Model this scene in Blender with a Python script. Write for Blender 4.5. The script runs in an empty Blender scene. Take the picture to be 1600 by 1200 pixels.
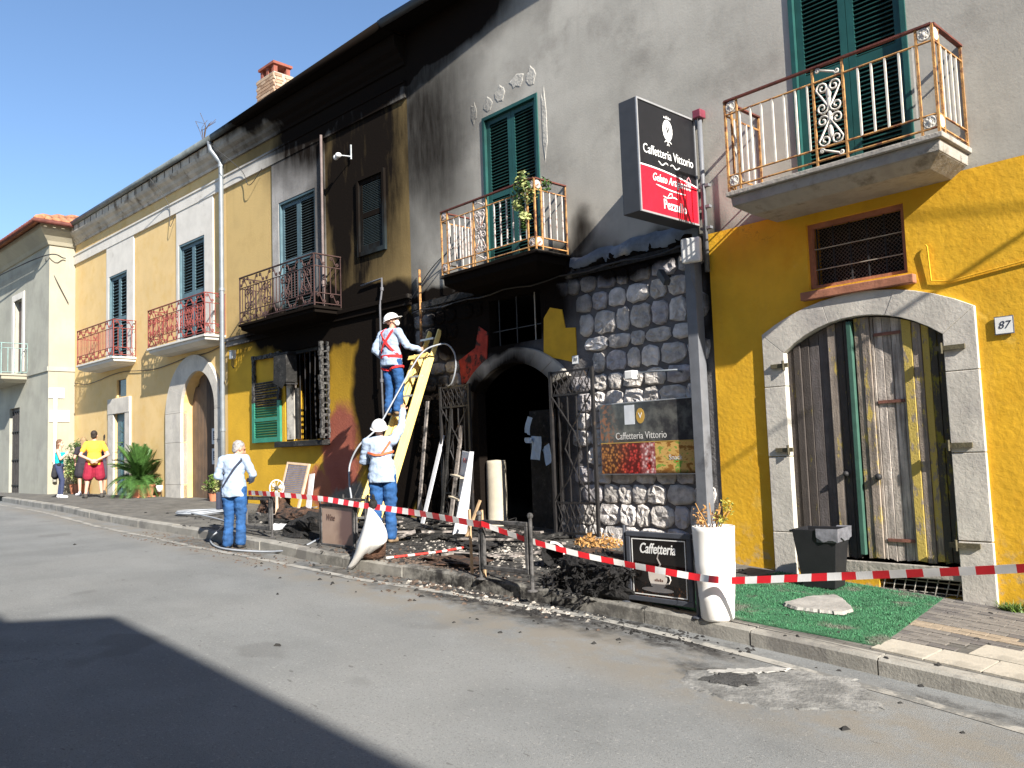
import bpy, bmesh, math, random
from mathutils import Vector, Matrix, noise, geometry
random.seed(11)
R = math.radians
scene = bpy.context.scene
C = scene.collection
S = 1.1                                   # metres per layout unit, applied to every top-level object at the end
# ---------------------------------------------------------------- camera
FPX, CX, CY = 1317.0, 800.0, 600.0        # focal length and centre in photograph pixels
CAM = Vector((0.0, -8.3, 1.7))
_vx = Vector((-419 - CX, 749 - CY, FPX)).normalized()
_v2 = Vector((2230 - CX, 656 - CY, FPX))
_vy = (_v2 - _vx * _v2.dot(_vx)).normalized()
_vz = (-_vx).cross(_vy)
ROT = Matrix((-_vx, _vy, _vz))            # world <- camera (x right, y down, z forward)
cam_data = bpy.data.cameras.new('camera')
cam_data.sensor_width = 36.0
cam_data.lens = 36.0 * FPX / 1600.0
cam_data.clip_start = 0.05
cam_data.clip_end = 3000.0
cam = bpy.data.objects.new('camera', cam_data)
C.objects.link(cam)
_r, _d, _f = (ROT @ Vector(a) for a in ((1, 0, 0), (0, 1, 0), (0, 0, 1)))
M3 = Matrix((_r, -_d, -_f)).transposed()
cam.matrix_world = Matrix.Translation(CAM * S) @ M3.to_4x4()
scene.camera = cam
# ---------------------------------------------------------------- sky, sun, exposure
SUN = Vector((-0.83, 0.207, -0.518)).normalized()      # direction in which the sunlight travels
world = bpy.data.worlds.new('World')
scene.world = world
world.use_nodes = True
_n = world.node_tree.nodes
_sky = _n.new('ShaderNodeTexSky')
_sky.sky_type = 'NISHITA'
_sky.sun_disc = False
_sky.sun_elevation = math.asin(-SUN.z)
_sky.sun_rotation = math.atan2(-SUN.x, -SUN.y)
_sky.air_density = 1.0
_sky.dust_density = 0.35
_sky.ozone_density = 4.0
world.node_tree.links.new(_sky.outputs[0], _n['Background'].inputs[0])
_n['Background'].inputs[1].default_value = 0.085
sun_data = bpy.data.lights.new('sun', 'SUN')
sun_data.energy = 5.0
sun_data.angle = R(0.5)
sun_data.color = (1.0, 0.95, 0.86)
sun = bpy.data.objects.new('sun', sun_data)
C.objects.link(sun)
sun.rotation_euler = SUN.to_track_quat('-Z', 'Y').to_euler()
sun.location = (20, -20, 30)
scene.view_settings.view_transform = 'Standard'
scene.view_settings.look = 'None'
scene.view_settings.exposure = 1.2
scene.view_settings.gamma = 1.0
scene.view_settings.use_curve_mapping = False
# ---------------------------------------------------------------- layout: ground profile, photograph pixel -> point
GX = [-400, -60, -40, -28, -20, -11.3, -7.8, -2.72, 0, 10, 60, 400]
GZ = [0.6, 0.9, 1.0, .95, .90, .68, .535, .185, 0.0, -.5, -1.5, -1.5]
def lerp_tab(X, Z, x):
    if x <= X[0]: return Z[0]
    for i in range(len(X) - 1):
        if x <= X[i + 1]:
            t = (x - X[i]) / (X[i + 1] - X[i])
            return Z[i] * (1 - t) + Z[i + 1] * t
    return Z[-1]
def ground(x):                             # pavement height, slightly smoothed
    return sum(lerp_tab(GX, GZ, x + d) for d in (-1.2, -.6, 0, .6, 1.2)) / 5
KERB_H = .12
KX = [-60, -28, -24, -20, -17, -15, -12.4, -9, -7.5, -6.1, -5.4, -4.3, -3.2, -1.5, 5, 60]
KY = [-2.7, -2.7, -2.95, -3.12, -3.25, -3.25, -3.15, -3.15, -2.93, -2.71, -2.62, -2.46, -2.41, -2.38, -2.38, -2.38]
def kerb_y(x): return lerp_tab(KX, KY, x)
def road(x, y=None): return ground(x) - KERB_H
def ray(px, py): return ROT @ Vector((px - CX, py - CY, FPX))
def on_y(px, py, y=0.0):
    d = ray(px, py); return CAM + d * ((y - CAM.y) / d.y)
def on_x(px, py, x):
    d = ray(px, py); return CAM + d * ((x - CAM.x) / d.x)
def on_g(px, py, dz=0.0):                  # on the pavement surface (dz above it)
    d = ray(px, py); lo, hi = 0.0, 0.0
    t = 0.0008
    while t < .06:
        p = CAM + d * t
        if p.z < ground(p.x) + dz: break
        t *= 1.01
    lo, hi = t / 1.01, t
    for _ in range(24):
        m = (lo + hi) / 2; p = CAM + d * m
        if p.z < ground(p.x) + dz: hi = m
        else: lo = m
    return CAM + d * hi
XC, BEND = -11.36, R(3)                    # where the street front bends
def b_world(lx, off=0.0, z=0.0):           # local x on the bent front, metres out from the wall -> world
    return Vector((XC + lx * math.cos(BEND) + off * math.sin(BEND), lx * math.sin(BEND) - off * math.cos(BEND), z))
# ---------------------------------------------------------------- mesh builder
class MB:
    def __init__(s): s.v = []; s.f = []; s.m = []; s.cur = 0
    def add(s, vs, fs):
        o = len(s.v); s.v += [tuple(p) for p in vs]
        for f in fs: s.f.append([i + o for i in f]); s.m.append(s.cur)
        return s
    def box(s, x0, x1, y0, y1, z0, z1):
        return s.add([(x0, y0, z0), (x1, y0, z0), (x1, y1, z0), (x0, y1, z0), (x0, y0, z1), (x1, y0, z1), (x1, y1, z1), (x0, y1, z1)],
                     [(0, 3, 2, 1), (4, 5, 6, 7), (0, 1, 5, 4), (1, 2, 6, 5), (2, 3, 7, 6), (3, 0, 4, 7)])
    def bar(s, a, b, w, t, up=(0, 0, 1)):          # box from a to b, w wide (sideways), t thick (along up)
        a = Vector(a); b = Vector(b); d = (b - a).normalized(); u = Vector(up)
        if abs(d.dot(u)) > .99: u = Vector((0, 1, 0))
        sd = d.cross(u).normalized() * w / 2; u = sd.cross(d).normalized() * t / 2
        vs = [p + i * sd + j * u for p in (a, b) for i, j in ((-1, -1), (1, -1), (1, 1), (-1, 1))]
        return s.add(vs, [(3, 2, 1, 0), (4, 5, 6, 7), (0, 1, 5, 4), (1, 2, 6, 5), (2, 3, 7, 6), (3, 0, 4, 7)])
    def tube(s, pts, r, n=6, cap=True):
        pts = [Vector(p) for p in pts]; k = len(pts)
        rr = r if isinstance(r, (list, tuple)) else [r] * k
        prev = None; rings = []
        for i, p in enumerate(pts):
            d = (pts[min(i + 1, k - 1)] - pts[max(i - 1, 0)])
            d = d.normalized() if d.length > 1e-9 else Vector((0, 0, 1))
            if prev is None:
                u = d.orthogonal().normalized()
            else:
                u = prev - d * prev.dot(d)
                u = u.normalized() if u.length > 1e-6 else d.orthogonal().normalized()
            prev = u; w = d.cross(u)
            rings.append([p + (u * math.cos(2 * math.pi * j / n) + w * math.sin(2 * math.pi * j / n)) * rr[i] for j in range(n)])
        vs = [q for ring in rings for q in ring]; fs = []
        for i in range(k - 1):
            for j in range(n):
                a = i * n + j; b = i * n + (j + 1) % n
                fs.append((a, b, b + n, a + n))
        if cap: fs.append(tuple(range(n))[::-1]); fs.append(tuple((k - 1) * n + j for j in range(n)))
        return s.add(vs, fs)
    def lathe(s, prof, c=(0, 0, 0), n=16, sx=1, sy=1):   # prof: [(r, z)]
        vs = []; fs = []
        for r, z in prof:
            for j in range(n):
                a = 2 * math.pi * j / n
                vs.append((c[0] + r * sx * math.cos(a), c[1] + r * sy * math.sin(a), c[2] + z))
        for i in range(len(prof) - 1):
            for j in range(n):
                a = i * n + j; b = i * n + (j + 1) % n
                fs.append((a, b, b + n, a + n))
        fs.append(tuple(range(n))[::-1]); fs.append(tuple((len(prof) - 1) * n + j for j in range(n)))
        return s.add(vs, fs)
    def ell(s, c, r, n=12, m=8, rot=None):
        c = Vector(c); vs = []; fs = []
        for i in range(m + 1):
            t = math.pi * (i + (.02 if i == 0 else (-.02 if i == m else 0))) / m
            for j in range(n):
                a = 2 * math.pi * j / n
                p = Vector((r[0] * math.sin(t) * math.cos(a), r[1] * math.sin(t) * math.sin(a), -r[2] * math.cos(t)))
                if rot is not None: p = rot @ p
                vs.append(c + p)
        for i in range(m):
            for j in range(n):
                a = i * n + j; b = i * n + (j + 1) % n
                fs.append((a, b, b + n, a + n))
        fs.append(tuple(range(n))[::-1]); fs.append(tuple(m * n + j for j in range(n)))
        return s.add(vs, fs)
    def cap(s, a, ra, b, rb, n=10):                # tapered capsule, closed
        a = Vector(a); b = Vector(b); d = b - a; L = d.length; d = d.normalized() if L > 1e-6 else Vector((0, 0, 1))
        pts = []; rad = []
        for t in (-.98, -.8, -.45): pts.append(a + d * ra * t); rad.append(ra * math.sqrt(1 - t * t))
        pts.append(a); rad.append(ra); pts.append(b); rad.append(rb)
        for t in (.45, .8, .98): pts.append(b + d * rb * t); rad.append(rb * math.sqrt(1 - t * t))
        return s.tube(pts, rad, n)
    def prism(s, poly, y0, y1):                    # poly of (x, z), front at y0, back at y1
        n = len(poly)
        area = sum(poly[i][0] * poly[(i + 1) % n][1] - poly[(i + 1) % n][0] * poly[i][1] for i in range(n))
        if area < 0: poly = poly[::-1]
        vs = [(x, y0, z) for x, z in poly] + [(x, y1, z) for x, z in poly]
        fs = [tuple(range(n)), tuple(range(2 * n - 1, n - 1, -1))]
        for i in range(n):
            j = (i + 1) % n; fs.append((j, i, i + n, j + n))
        return s.add(vs, fs)
    def sheet(s, pts_rows):                        # grid of points
        h = len(pts_rows); w = len(pts_rows[0])
        return s.add([p for r in pts_rows for p in r], [(i * w + j, i * w + j + 1, (i + 1) * w + j + 1, (i + 1) * w + j) for i in range(h - 1) for j in range(w - 1)])
    def mesh(s, name, mats, smooth=False):
        me = bpy.data.meshes.new(name); me.from_pydata(s.v, [], s.f)
        if not isinstance(mats, (list, tuple)): mats = [mats]
        for m in mats: me.materials.append(m)
        if len(mats) > 1: me.polygons.foreach_set('material_index', s.m)
        if smooth: me.polygons.foreach_set('use_smooth', [True] * len(me.polygons))
        me.update(); return me
    def build(s, name, mats, parent=None, smooth=False, loc=None, rot=None, bevel=0):
        return link(name, s.mesh(name, mats, smooth), parent, loc, rot, bevel=bevel)
def link(name, data, parent=None, loc=None, rot=None, scale=None, bevel=0):
    o = bpy.data.objects.new(name, data); C.objects.link(o)
    if parent is not None: o.parent = parent
    if loc is not None: o.location = loc
    if rot is not None: o.rotation_euler = rot
    if scale is not None: o.scale = scale
    if bevel:
        b = o.modifiers.new('bevel', 'BEVEL'); b.width = bevel; b.segments = 2; b.limit_method = 'ANGLE'; b.angle_limit = R(40)
    return o
def tag(o, label, cat, group=None):
    o['label'] = label; o['category'] = cat
    if group: o['group'] = group
    return o
def thing(name, label, cat, loc=(0, 0, 0), rz=0.0, group=None):
    return tag(link(name, None, None, loc, (0, 0, rz)), label, cat, group)
def structure(o): o['kind'] = 'structure'; return o
def stuff(o): o['kind'] = 'stuff'; return o
_bench = bpy.data.scenes.new('bench')                 # an empty side scene in which single objects are evaluated quickly
def evaluated_mesh(o):
    _bench.collection.objects.link(o); vl = _bench.view_layers[0]; vl.update()
    me = bpy.data.meshes.new_from_object(o.evaluated_get(vl.depsgraph))
    _bench.collection.objects.unlink(o); return me
def baked(o, name=None):                           # replace an object's mesh by its evaluated (modified) mesh
    me = evaluated_mesh(o)
    o.modifiers.clear(); o.data = me
    if name: me.name = name
    return o
def text(name, body, size, mat_, parent, loc, rot=(R(90), 0, 0), shear=0.0, bold=0.0, sx=1.0, align='CENTER', space=1.0):
    cu = bpy.data.curves.new(name, 'FONT'); cu.body = body; cu.size = size; cu.shear = shear; cu.offset = bold
    cu.align_x = align; cu.align_y = 'CENTER'; cu.space_character = space; cu.extrude = .0008; cu.resolution_u = 3
    t = bpy.data.objects.new(name + '_curve', cu); me = evaluated_mesh(t)
    bpy.data.objects.remove(t); bpy.data.curves.remove(cu)
    me.materials.clear(); me.materials.append(mat_)
    return link(name, me, parent, loc, rot, (sx, 1, 1))
def pt_in(poly, x, z):
    c = False; n = len(poly)
    for i in range(n):
        (x1, z1), (x2, z2) = poly[i], poly[i - 1]
        if (z1 > z) != (z2 > z) and x < (x2 - x1) * (z - z1) / (z2 - z1) + x1: c = not c
    return c
def rect(x0, x1, z0, z1): return [(x0, z0), (x1, z0), (x1, z1), (x0, z1)]
def arch(x0, x1, z0, spring, crown, n=14):         # opening with a segmental or round head
    w = (x1 - x0) / 2; h = crown - spring; cx = (x0 + x1) / 2
    pts = [(x0, z0), (x1, z0)]
    if h >= w * .98:
        return pts + [(cx + w * math.cos(math.pi * i / n), spring + h * math.sin(math.pi * i / n)) for i in range(n + 1)]
    r = (w * w + h * h) / (2 * h); a0 = math.asin(w / r); cz = crown - r
    return pts + [(cx + r * math.sin(a0 - 2 * a0 * i / n), cz + r * math.cos(a0 - 2 * a0 * i / n)) for i in range(n + 1)]
def wall(name, outline, holes, mat_, parent, depth=.35, y=0.0):    # a plastered wall face with real openings and their reveals
    vs = []; es = []
    for poly in [outline] + holes:
        o = len(vs); vs += [Vector(p) for p in poly]
        es += [(o + i, o + (i + 1) % len(poly)) for i in range(len(poly))]
    r = geometry.delaunay_2d_cdt(vs, es, [], 1, 1e-5)
    V, T = r[0], r[2]; mb = MB(); fs = []
    for t in T:
        cx = sum(V[i][0] for i in t) / len(t); cz = sum(V[i][1] for i in t) / len(t)
        if pt_in(outline, cx, cz) and not any(pt_in(h, cx, cz) for h in holes):
            a, b, c = (V[i] for i in t[:3])
            fs.append(tuple(t) if (b - a).cross(c - a) > 0 else tuple(t)[::-1])
    mb.add([(v[0], y, v[1]) for v in V], fs)
    for h in holes:
        n = len(h)
        mb.add([(p[0], y, p[1]) for p in h] + [(p[0], y + depth, p[1]) for p in h], [(i, (i + 1) % n, (i + 1) % n + n, i + n) for i in range(n)])
    return mb.build(name, mat_, parent)
# ---------------------------------------------------------------- materials
class NT:
    def __init__(s, tree): s.t = tree; s.n = tree.nodes; s.l = tree.links
    def node(s, typ, **kw):
        n = s.n.new(typ)
        for k, v in kw.items(): setattr(n, k, v)
        return n
    def put(s, sock, val):
        if hasattr(val, 'is_output'): s.l.new(val, sock)
        else: sock.default_value = val
    def math(s, op, a, b=0.0, clamp=False):
        n = s.node('ShaderNodeMath', operation=op, use_clamp=clamp); s.put(n.inputs[0], a); s.put(n.inputs[1], b); return n.outputs[0]
    def vec(s, op, a, b=(0, 0, 0)):
        n = s.node('ShaderNodeVectorMath', operation=op); s.put(n.inputs[0], a)
        if op == 'SCALE': s.put(n.inputs['Scale'], b)
        elif op != 'LENGTH': s.put(n.inputs[1], b)
        return n.outputs['Value'] if op in ('LENGTH', 'DISTANCE') else n.outputs[0]
    def noise(s, vec, scale, detail=4.0, rough=.55, out='Fac'):
        n = s.node('ShaderNodeTexNoise'); s.put(n.inputs['Vector'], vec); n.inputs['Scale'].default_value = scale
        n.inputs['Detail'].default_value = detail; n.inputs['Roughness'].default_value = rough; return n.outputs[out]
    def voronoi(s, vec, scale, feature='F1', out='Distance'):
        n = s.node('ShaderNodeTexVoronoi', feature=feature); s.put(n.inputs['Vector'], vec); n.inputs['Scale'].default_value = scale; return n.outputs[out]
    def ramp(s, f, a, b, lo=0.0, hi=1.0, smooth=True):
        n = s.node('ShaderNodeMapRange', interpolation_type='SMOOTHSTEP' if smooth else 'LINEAR'); s.put(n.inputs['Value'], f)
        n.inputs['From Min'].default_value = a; n.inputs['From Max'].default_value = b
        n.inputs['To Min'].default_value = lo; n.inputs['To Max'].default_value = hi; return n.outputs[0]
    def mix(s, f, a, b, blend='MIX'):
        n = s.node('ShaderNodeMix', data_type='RGBA', blend_type=blend); s.put(n.inputs[0], f)
        for i, v in ((6, a), (7, b)): s.put(n.inputs[i], v if hasattr(v, 'is_output') else (v[0], v[1], v[2], 1.0))
        return n.outputs[2]
    def coord(s, kind='Object'):
        return s.node('ShaderNodeTexCoord').outputs[kind]
    def pos(s):                                    # layout coordinates (world position in layout units)
        return s.vec('SCALE', s.node('ShaderNodeNewGeometry').outputs['Position'], 1.0 / S)
    def spot(s, p, c, r, strength=1.0, soft=.35):  # soft ellipsoid mask; r entries of None ignore that axis
        d = s.vec('SUBTRACT', p, c); d = s.vec('MULTIPLY', d, tuple(0.0 if q is None else 1.0 / q for q in r))
        return s.ramp(s.vec('LENGTH', d), 1.0 + soft, max(0.0, 1.0 - soft), 0.0, strength)
    def most(s, lst):
        o = lst[0]
        for q in lst[1:]: o = s.math('MAXIMUM', o, q)
        return o
# soot left by the fire on everything near it, plus eave shade painted in: one stain field shared by all the materials there
_sg = bpy.data.node_groups.new('soot', 'ShaderNodeTree')
_sg.interface.new_socket('Fac', in_out='OUTPUT', socket_type='NodeSocketFloat')
_t = NT(_sg)
_p = _t.pos()
_w = _t.vec('SUBTRACT', _t.noise(_p, 1.0, 3, .5, 'Color'), (.5, .5, .5))
_pw = _t.vec('ADD', _p, _t.vec('MULTIPLY', _w, (.75, 0, .8)))
SOOT_SHADE = [  # centre x, z, half width, half height, strength, softness
    (-12.6, 9.6, 3.4, 1.6, 1.0, .4), (-9.72, 1.7, .3, 1.3, 1.0, .4), (-13.4, 6.4, .75, 3.0, .95, .95), (-14.5, 8.1, 1.6, 1.0, .85, .6), (-12.2, 8.1, 1.2, .65, .95, .7),
    (-14.1, 4.35, 3.2, .62, 1.0, .3), (-14.75, 3.7, 1.0, .75, 1.0, .35), (-12.1, 2.9, 1.1, 1.9, 1.0, .3), (-13.9, 3.95, .7, .35, .9, .5),
    (-10.85, 7.0, 1.25, 1.6, .80, .7), (-9.9, 8.9, 2.2, .8, .75, .6), (-9.3, 3.75, 1.8, .7, 1.0, .35), (-10.7, 1.7, .9, 1.5, .93, .4),
    (-8.85, 1.9, 1.0, 1.35, 1.0, .35), (-8.7, 4.25, 1.5, .35, 1.0, .45), (-6.6, 4.05, 1.3, .22, .95, .5), (-5.5, 3.6, .2, .8, .85, .6),
    (-7.5, 4.55, .22, .35, .8, .7), (-12.45, 6.05, .6, 1.0, .6, .8), (-10.9, 4.25, .9, .2, .9, .5), (-12.8, 5.2, .5, .8, .85, .6),
    (-12.7, 7.0, 1.8, 3.0, .88, .7), (-12.7, 8.75, 3.0, .9, 1.0, .3), (-10.2, 8.8, 1.9, .85, 1.0, .45), (-13.6, 9.35, 4.4, .95, 1.0, .25), (-9.4, 9.3, 3.2, .75, .95, .4), (-14.0, 8.25, 1.9, .55, .95, .5), (-11.9, 2.4, 1.0, 2.1, 1.0, .25), (-16.0, 8.5, 1.6, .5, .6, .8), (-11.0, 8.3, 1.6, .7, .8, .5)]
_f = _t.most([_t.spot(_pw, (x, 0, z), (rx, None, rz), s_, sf) for x, z, rx, rz, s_, sf in SOOT_SHADE])
_st = _t.ramp(_t.noise(_t.vec('MULTIPLY', _p, (5.0, 5.0, .9)), 1.5, 5, .65), .25, .75, .93, 1.05)
_o = _t.node('NodeGroupOutput')
_t.l.new(_t.math('MULTIPLY', _t.math('MULTIPLY', _f, 1.18), _st, True), _o.inputs[0])
MATS = {}
def mat(name, col, rough=.8, var=.18, scale=4.0, bump=.25, bscale=30.0, soot=False, metal=0.0, col2=None, c2=(.5, .62), c2scale=2.5, spec=.4, coord='Object', dist=.01, alpha=None, extra=None, trans=0.0):
    if name in MATS: return MATS[name]
    m = bpy.data.materials.new(name); m.use_nodes = True; t = NT(m.node_tree); b = t.n['Principled BSDF']
    p = t.coord(coord)
    c = t.mix(t.ramp(t.noise(p, scale, 6, .6), .3, .7), [q * (1 - var) for q in col], [min(1, q * (1 + var)) for q in col])
    if col2 is not None: c = t.mix(t.ramp(t.noise(p, c2scale, 6, .65), c2[0], c2[1]), c, col2)
    rgh = rough
    if extra is not None: c = extra(t, p, c)
    if soot:
        g = t.node('ShaderNodeGroup', node_tree=_sg)
        c = t.mix(g.outputs[0], c, (.012, .0095, .008)); t.put(b.inputs['Specular IOR Level'], t.math('MULTIPLY', t.math('SUBTRACT', 1.0, g.outputs[0]), spec)); spec = None
    t.put(b.inputs['Base Color'], c); t.put(b.inputs['Roughness'], rgh)
    b.inputs['Metallic'].default_value = metal
    if spec is not None: b.inputs['Specular IOR Level'].default_value = spec
    if trans: b.inputs['Transmission Weight'].default_value = trans
    if bump:
        bn = t.node('ShaderNodeBump'); bn.inputs['Strength'].default_value = bump; bn.inputs['Distance'].default_value = dist
        t.put(bn.inputs['Height'], t.noise(p, bscale, 6, .6)); t.l.new(bn.outputs[0], b.inputs['Normal'])
    MATS[name] = m; return m
def plain(name, col, rough=.6, metal=0.0, spec=.4): return mat(name, col, rough, .08, 8, 0, metal=metal, spec=spec)
def plaster_extra(streak=.25, dirt=(.30, .29, .26), base_z=None):
    def fn(t, p, c):
        s_ = t.ramp(t.noise(t.vec('MULTIPLY', p, (3.0, 3.0, .35)), 2.0, 6, .65), .48, .8, 0, streak)
        c = t.mix(s_, c, dirt)
        return t.mix(t.ramp(t.noise(p, 22, 3, .6), .55, .75, 0, streak * .6), c, [q * 1.25 for q in dirt])
    return fn
# ---------------------------------------------------------------- the ground, the road and the pavement
def soot_ground(t, p, c, spots, dark=(.018, .016, .015)):
    q = t.pos(); w = t.vec('SUBTRACT', t.noise(q, 1.6, 6, .65, 'Color'), (.5, .5, .5))
    q = t.vec('ADD', q, t.vec('MULTIPLY', w, (1.3, .9, 0)))
    f = t.most([t.spot(q, (x, y, 0), (rx, ry, None), s_, .5) for x, y, rx, ry, s_ in spots])
    f = t.math('MULTIPLY', f, t.ramp(t.noise(t.pos(), 9, 6, .7), .32, .62, .35, 1.2), True)
    return t.mix(f, c, dark)
def road_extra(t, p, c):
    c = t.mix(t.ramp(t.noise(t.vec('MULTIPLY', p, (.35, 1.6, 1.0)), .9, 5, .6), .42, .7, 0, .35), c, (.13, .132, .13))
    c = t.mix(t.ramp(t.noise(p, .55, 4, .5), .4, .65, 0, .5), c, (.225, .225, .218))
    c = t.mix(t.ramp(t.noise(p, 160, 2, .5), .62, .75, 0, .6), c, (.25, .245, .23))
    c = t.mix(t.ramp(t.noise(t.vec('MULTIPLY', p, (1.0, 2.2, 1.0)), 7.5, 2, .5), .725, .75, 0, .6), c, (.075, .07, .065))
    c = t.mix(t.ramp(t.noise(p, 75, 3, .6), .52, .70, 0, .55), c, (.085, .085, .083))
    c = t.mix(t.ramp(t.noise(p, 48, 2, .5), .60, .72, 0, .5), c, (.30, .295, .28))
    w = t.vec('ADD', p, t.vec('SCALE', t.noise(p, 2.2, 6, .7, 'Color'), 1.1)); cr = t.voronoi(w, .22, 'DISTANCE_TO_EDGE')
    c = t.mix(t.math('MULTIPLY', t.ramp(cr, .0035, .001), t.ramp(t.noise(p, .35, 2), .5, .58, 0, .45)), c, (.07, .068, .065))
    c = t.mix(t.ramp(t.noise(t.vec('ADD', p, (7, 3, 0)), 1.1, 2, .4), .67, .72, 0, .35), c, (.09, .088, .085))
    q = t.pos()                                   # worn and dusty strip by the kerb
    c = t.mix(t.math('MULTIPLY', t.spot(q, (-11, -3.35, 0), (14, .55, None), .8, .5), t.ramp(t.noise(p, 3.5, 6, .7), .35, .6)), c, (.19, .17, .14))
    return soot_ground(t, p, c, [(-6.3, -2.95, 1.7, .3, .85), (-4.6, -2.72, 1.1, .22, .8), (-8.3, -3.25, 1.0, .18, .6), (-11.5, -3.4, 1.4, .2, .55), (-3.4, -3.2, .5, .22, .75), (-2.0, -2.62, .5, .1, .5)])
M_road = mat('asphalt', (.180, .184, .182), .9, .12, 1.2, .55, 140, extra=road_extra, dist=.012, spec=.25)
def pave_extra(t, p, c):
    b = t.node('ShaderNodeTexBrick'); t.put(b.inputs['Vector'], p)
    for k, v in (('Scale', 1.0), ('Mortar Size', .006), ('Brick Width', .21), ('Row Height', .105), ('Bias', .1)): b.inputs[k].default_value = v
    b.inputs['Color1'].default_value = (.75, .74, .72, 1); b.inputs['Color2'].default_value = (1.05, 1.03, 1.0, 1); b.inputs['Mortar'].default_value = (.45, .44, .42, 1)
    c = t.mix(1.0, c, b.outputs[0], 'MULTIPLY')
    c = t.mix(t.ramp(t.noise(p, 2.2, 6, .7), .45, .7, 0, .5), c, (.21, .195, .17))
    return soot_ground(t, p, c, [(-9.4, -1.0, 2.6, 1.5, .95), (-7.3, -2.3, 1.6, .7, .9), (-13.0, -1.0, 1.9, 1.1, .75), (-5.2, -1.5, .9, 1.1, .6), (-11.0, -2.2, 1.4, .6, .5)])
M_pave = mat('pavement_surface', (.13, .126, .118), .9, .15, 2.0, .5, 60, extra=pave_extra, dist=.008, spec=.25)
def kerb_extra(t, p, c):
    return soot_ground(t, p, c, [(-6.4, -2.8, 1.5, .5, .85), (-8.6, -3.1, .5, .5, .5), (-4.9, -2.6, .6, .4, .6)])
M_kerb = mat('kerb_stone', (.28, .265, .235), .88, .2, 5, .5, 50, col2=(.17, .16, .145), extra=kerb_extra, coord='Object')
M_earth = mat('earth', (.16, .14, .10), .95, .2, .5, 0)
xs_far = [-500, -200, -100, -60, -45, -40, -34, -28] + [-26 + .8 * i for i in range(43)] + [10, 14, 20, 40, 60, 100, 200, 500]
g = MB(); g.sheet([[(x, y, ground(x) - .32) for x in xs_far] for y in (-500, -100, -40, -20, -9, 0, 9, 20, 40, 100, 500)])
structure(g.build('ground', M_earth))
xs = [x for x in xs_far if -120 < x < 110]
g = MB(); g.sheet([[(x, (kerb_y(x) + .02) * (1 - t) + -9.0 * t, road(x)) for x in xs] for t in (1, .8, .6, .4, .2, .05, 0)])
road_o = structure(g.build('road', M_road, smooth=True))
# pavement on our side and the narrow one across the street
KW = .14
g = MB(); rows = []
for y in (None, -2.0, -1.2, -.5, .1, .8): rows.append([(x, kerb_y(x) + KW if y is None else y, ground(x)) for x in xs])
g.sheet(rows)
pavement = structure(g.build('pavement', M_pave))
g = MB(); g.sheet([[(x, y, ground(x) + .02) for x in xs] for y in (-9.75, -9.02)]); g.sheet([[(x, -9.02, ground(x) + .02 - d) for x in xs] for d in (0, .3)])
structure(g.build('pavement', M_pave))
# kerb stones, one by one
x = -27.0
while x < 3.0:
    L = .98 if x > -14 else 1.35
    x1 = x + L - .012; n = 4; mb = MB(); j = random.uniform(-.006, .006); top = []
    ring = []
    for i in range(n + 1):
        xx = x + (x1 - x) * i / n; yk = kerb_y(xx); z = ground(xx) + .006 + j
        ring.append([(xx, yk + KW - .004, z), (xx, yk + .02 + j, z), (xx, yk + j, z - .02), (xx, yk - .006 + j, z - .24)])
    mb.sheet([list(r) for r in ring][::-1])
    for r, fl in ((ring[0], 0), (ring[-1], 1)):
        mb.add(r + [(r[0][0], r[0][1], r[3][2])], [(0, 1, 2, 3, 4) if not fl else (4, 3, 2, 1, 0)])
    mb.build('kerb_stone', M_kerb, pavement)
    x += L
# pale square slabs and grey pavers at the near end of the pavement
M_slab = mat('pale_slab', (.40, .365, .305), .85, .12, 3, .4, 60, col2=(.30, .275, .23))
M_pav = [mat('paver_%s' % n, c, .9, .2, 8, .5, 70) for n, c in (('grey', (.17, .155, .14)), ('dark', (.12, .11, .105)), ('tan', (.28, .225, .165)))]
sw = .37
for r in range(3):
    y1 = -2.38 + KW + .01 + r * sw; x0 = -2.86 + (0, .34, .75)[r]
    for k in range(9):
        xx = x0 + k * sw + (sw / 2 if r % 2 else 0)
        if xx > .8: break
        mb = MB(); mb.box(-sw / 2 + .007, sw / 2 - .007, -sw / 2 + .007, sw / 2 - .007, -.03, .009 + random.uniform(0, .004))
        mb.build('paving_slab', M_slab, pavement, loc=(xx + sw / 2, y1 + sw / 2, ground(xx + sw / 2)), rot=(0, math.atan2(ground(xx) - ground(xx + sw), sw), 0))
pm = MB(); pm.box(-.098, .098, -.047, .047, -.03, .006)
pav_me = [pm.mesh('paver', m) for m in M_pav]
for r in range(22):
    yy = -2.2 + r * .104
    for k in range(15):
        xx = -3.35 + k * .206 + (.103 if r % 2 else 0)
        row = int((yy + 2.24) / sw)
        if row < 3 and xx > -2.86 + (0, .34, .75)[row] + (sw / 2 if row % 2 else 0) - .1: continue
        if xx > -.9 or yy > -.02: continue
        edge = -3.12 + (-.13 - yy) / 1.99 * .31
        if xx < edge - .1: continue
        mi = 2 if 8 < r < 11 else (0 if random.random() < .6 else 1)
        link('paver', pav_me[mi], pavement, (xx, yy, ground(xx) + random.uniform(-.001, .003)), (0, math.atan2(ground(xx - .1) - ground(xx + .1), .2), 0))
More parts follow.
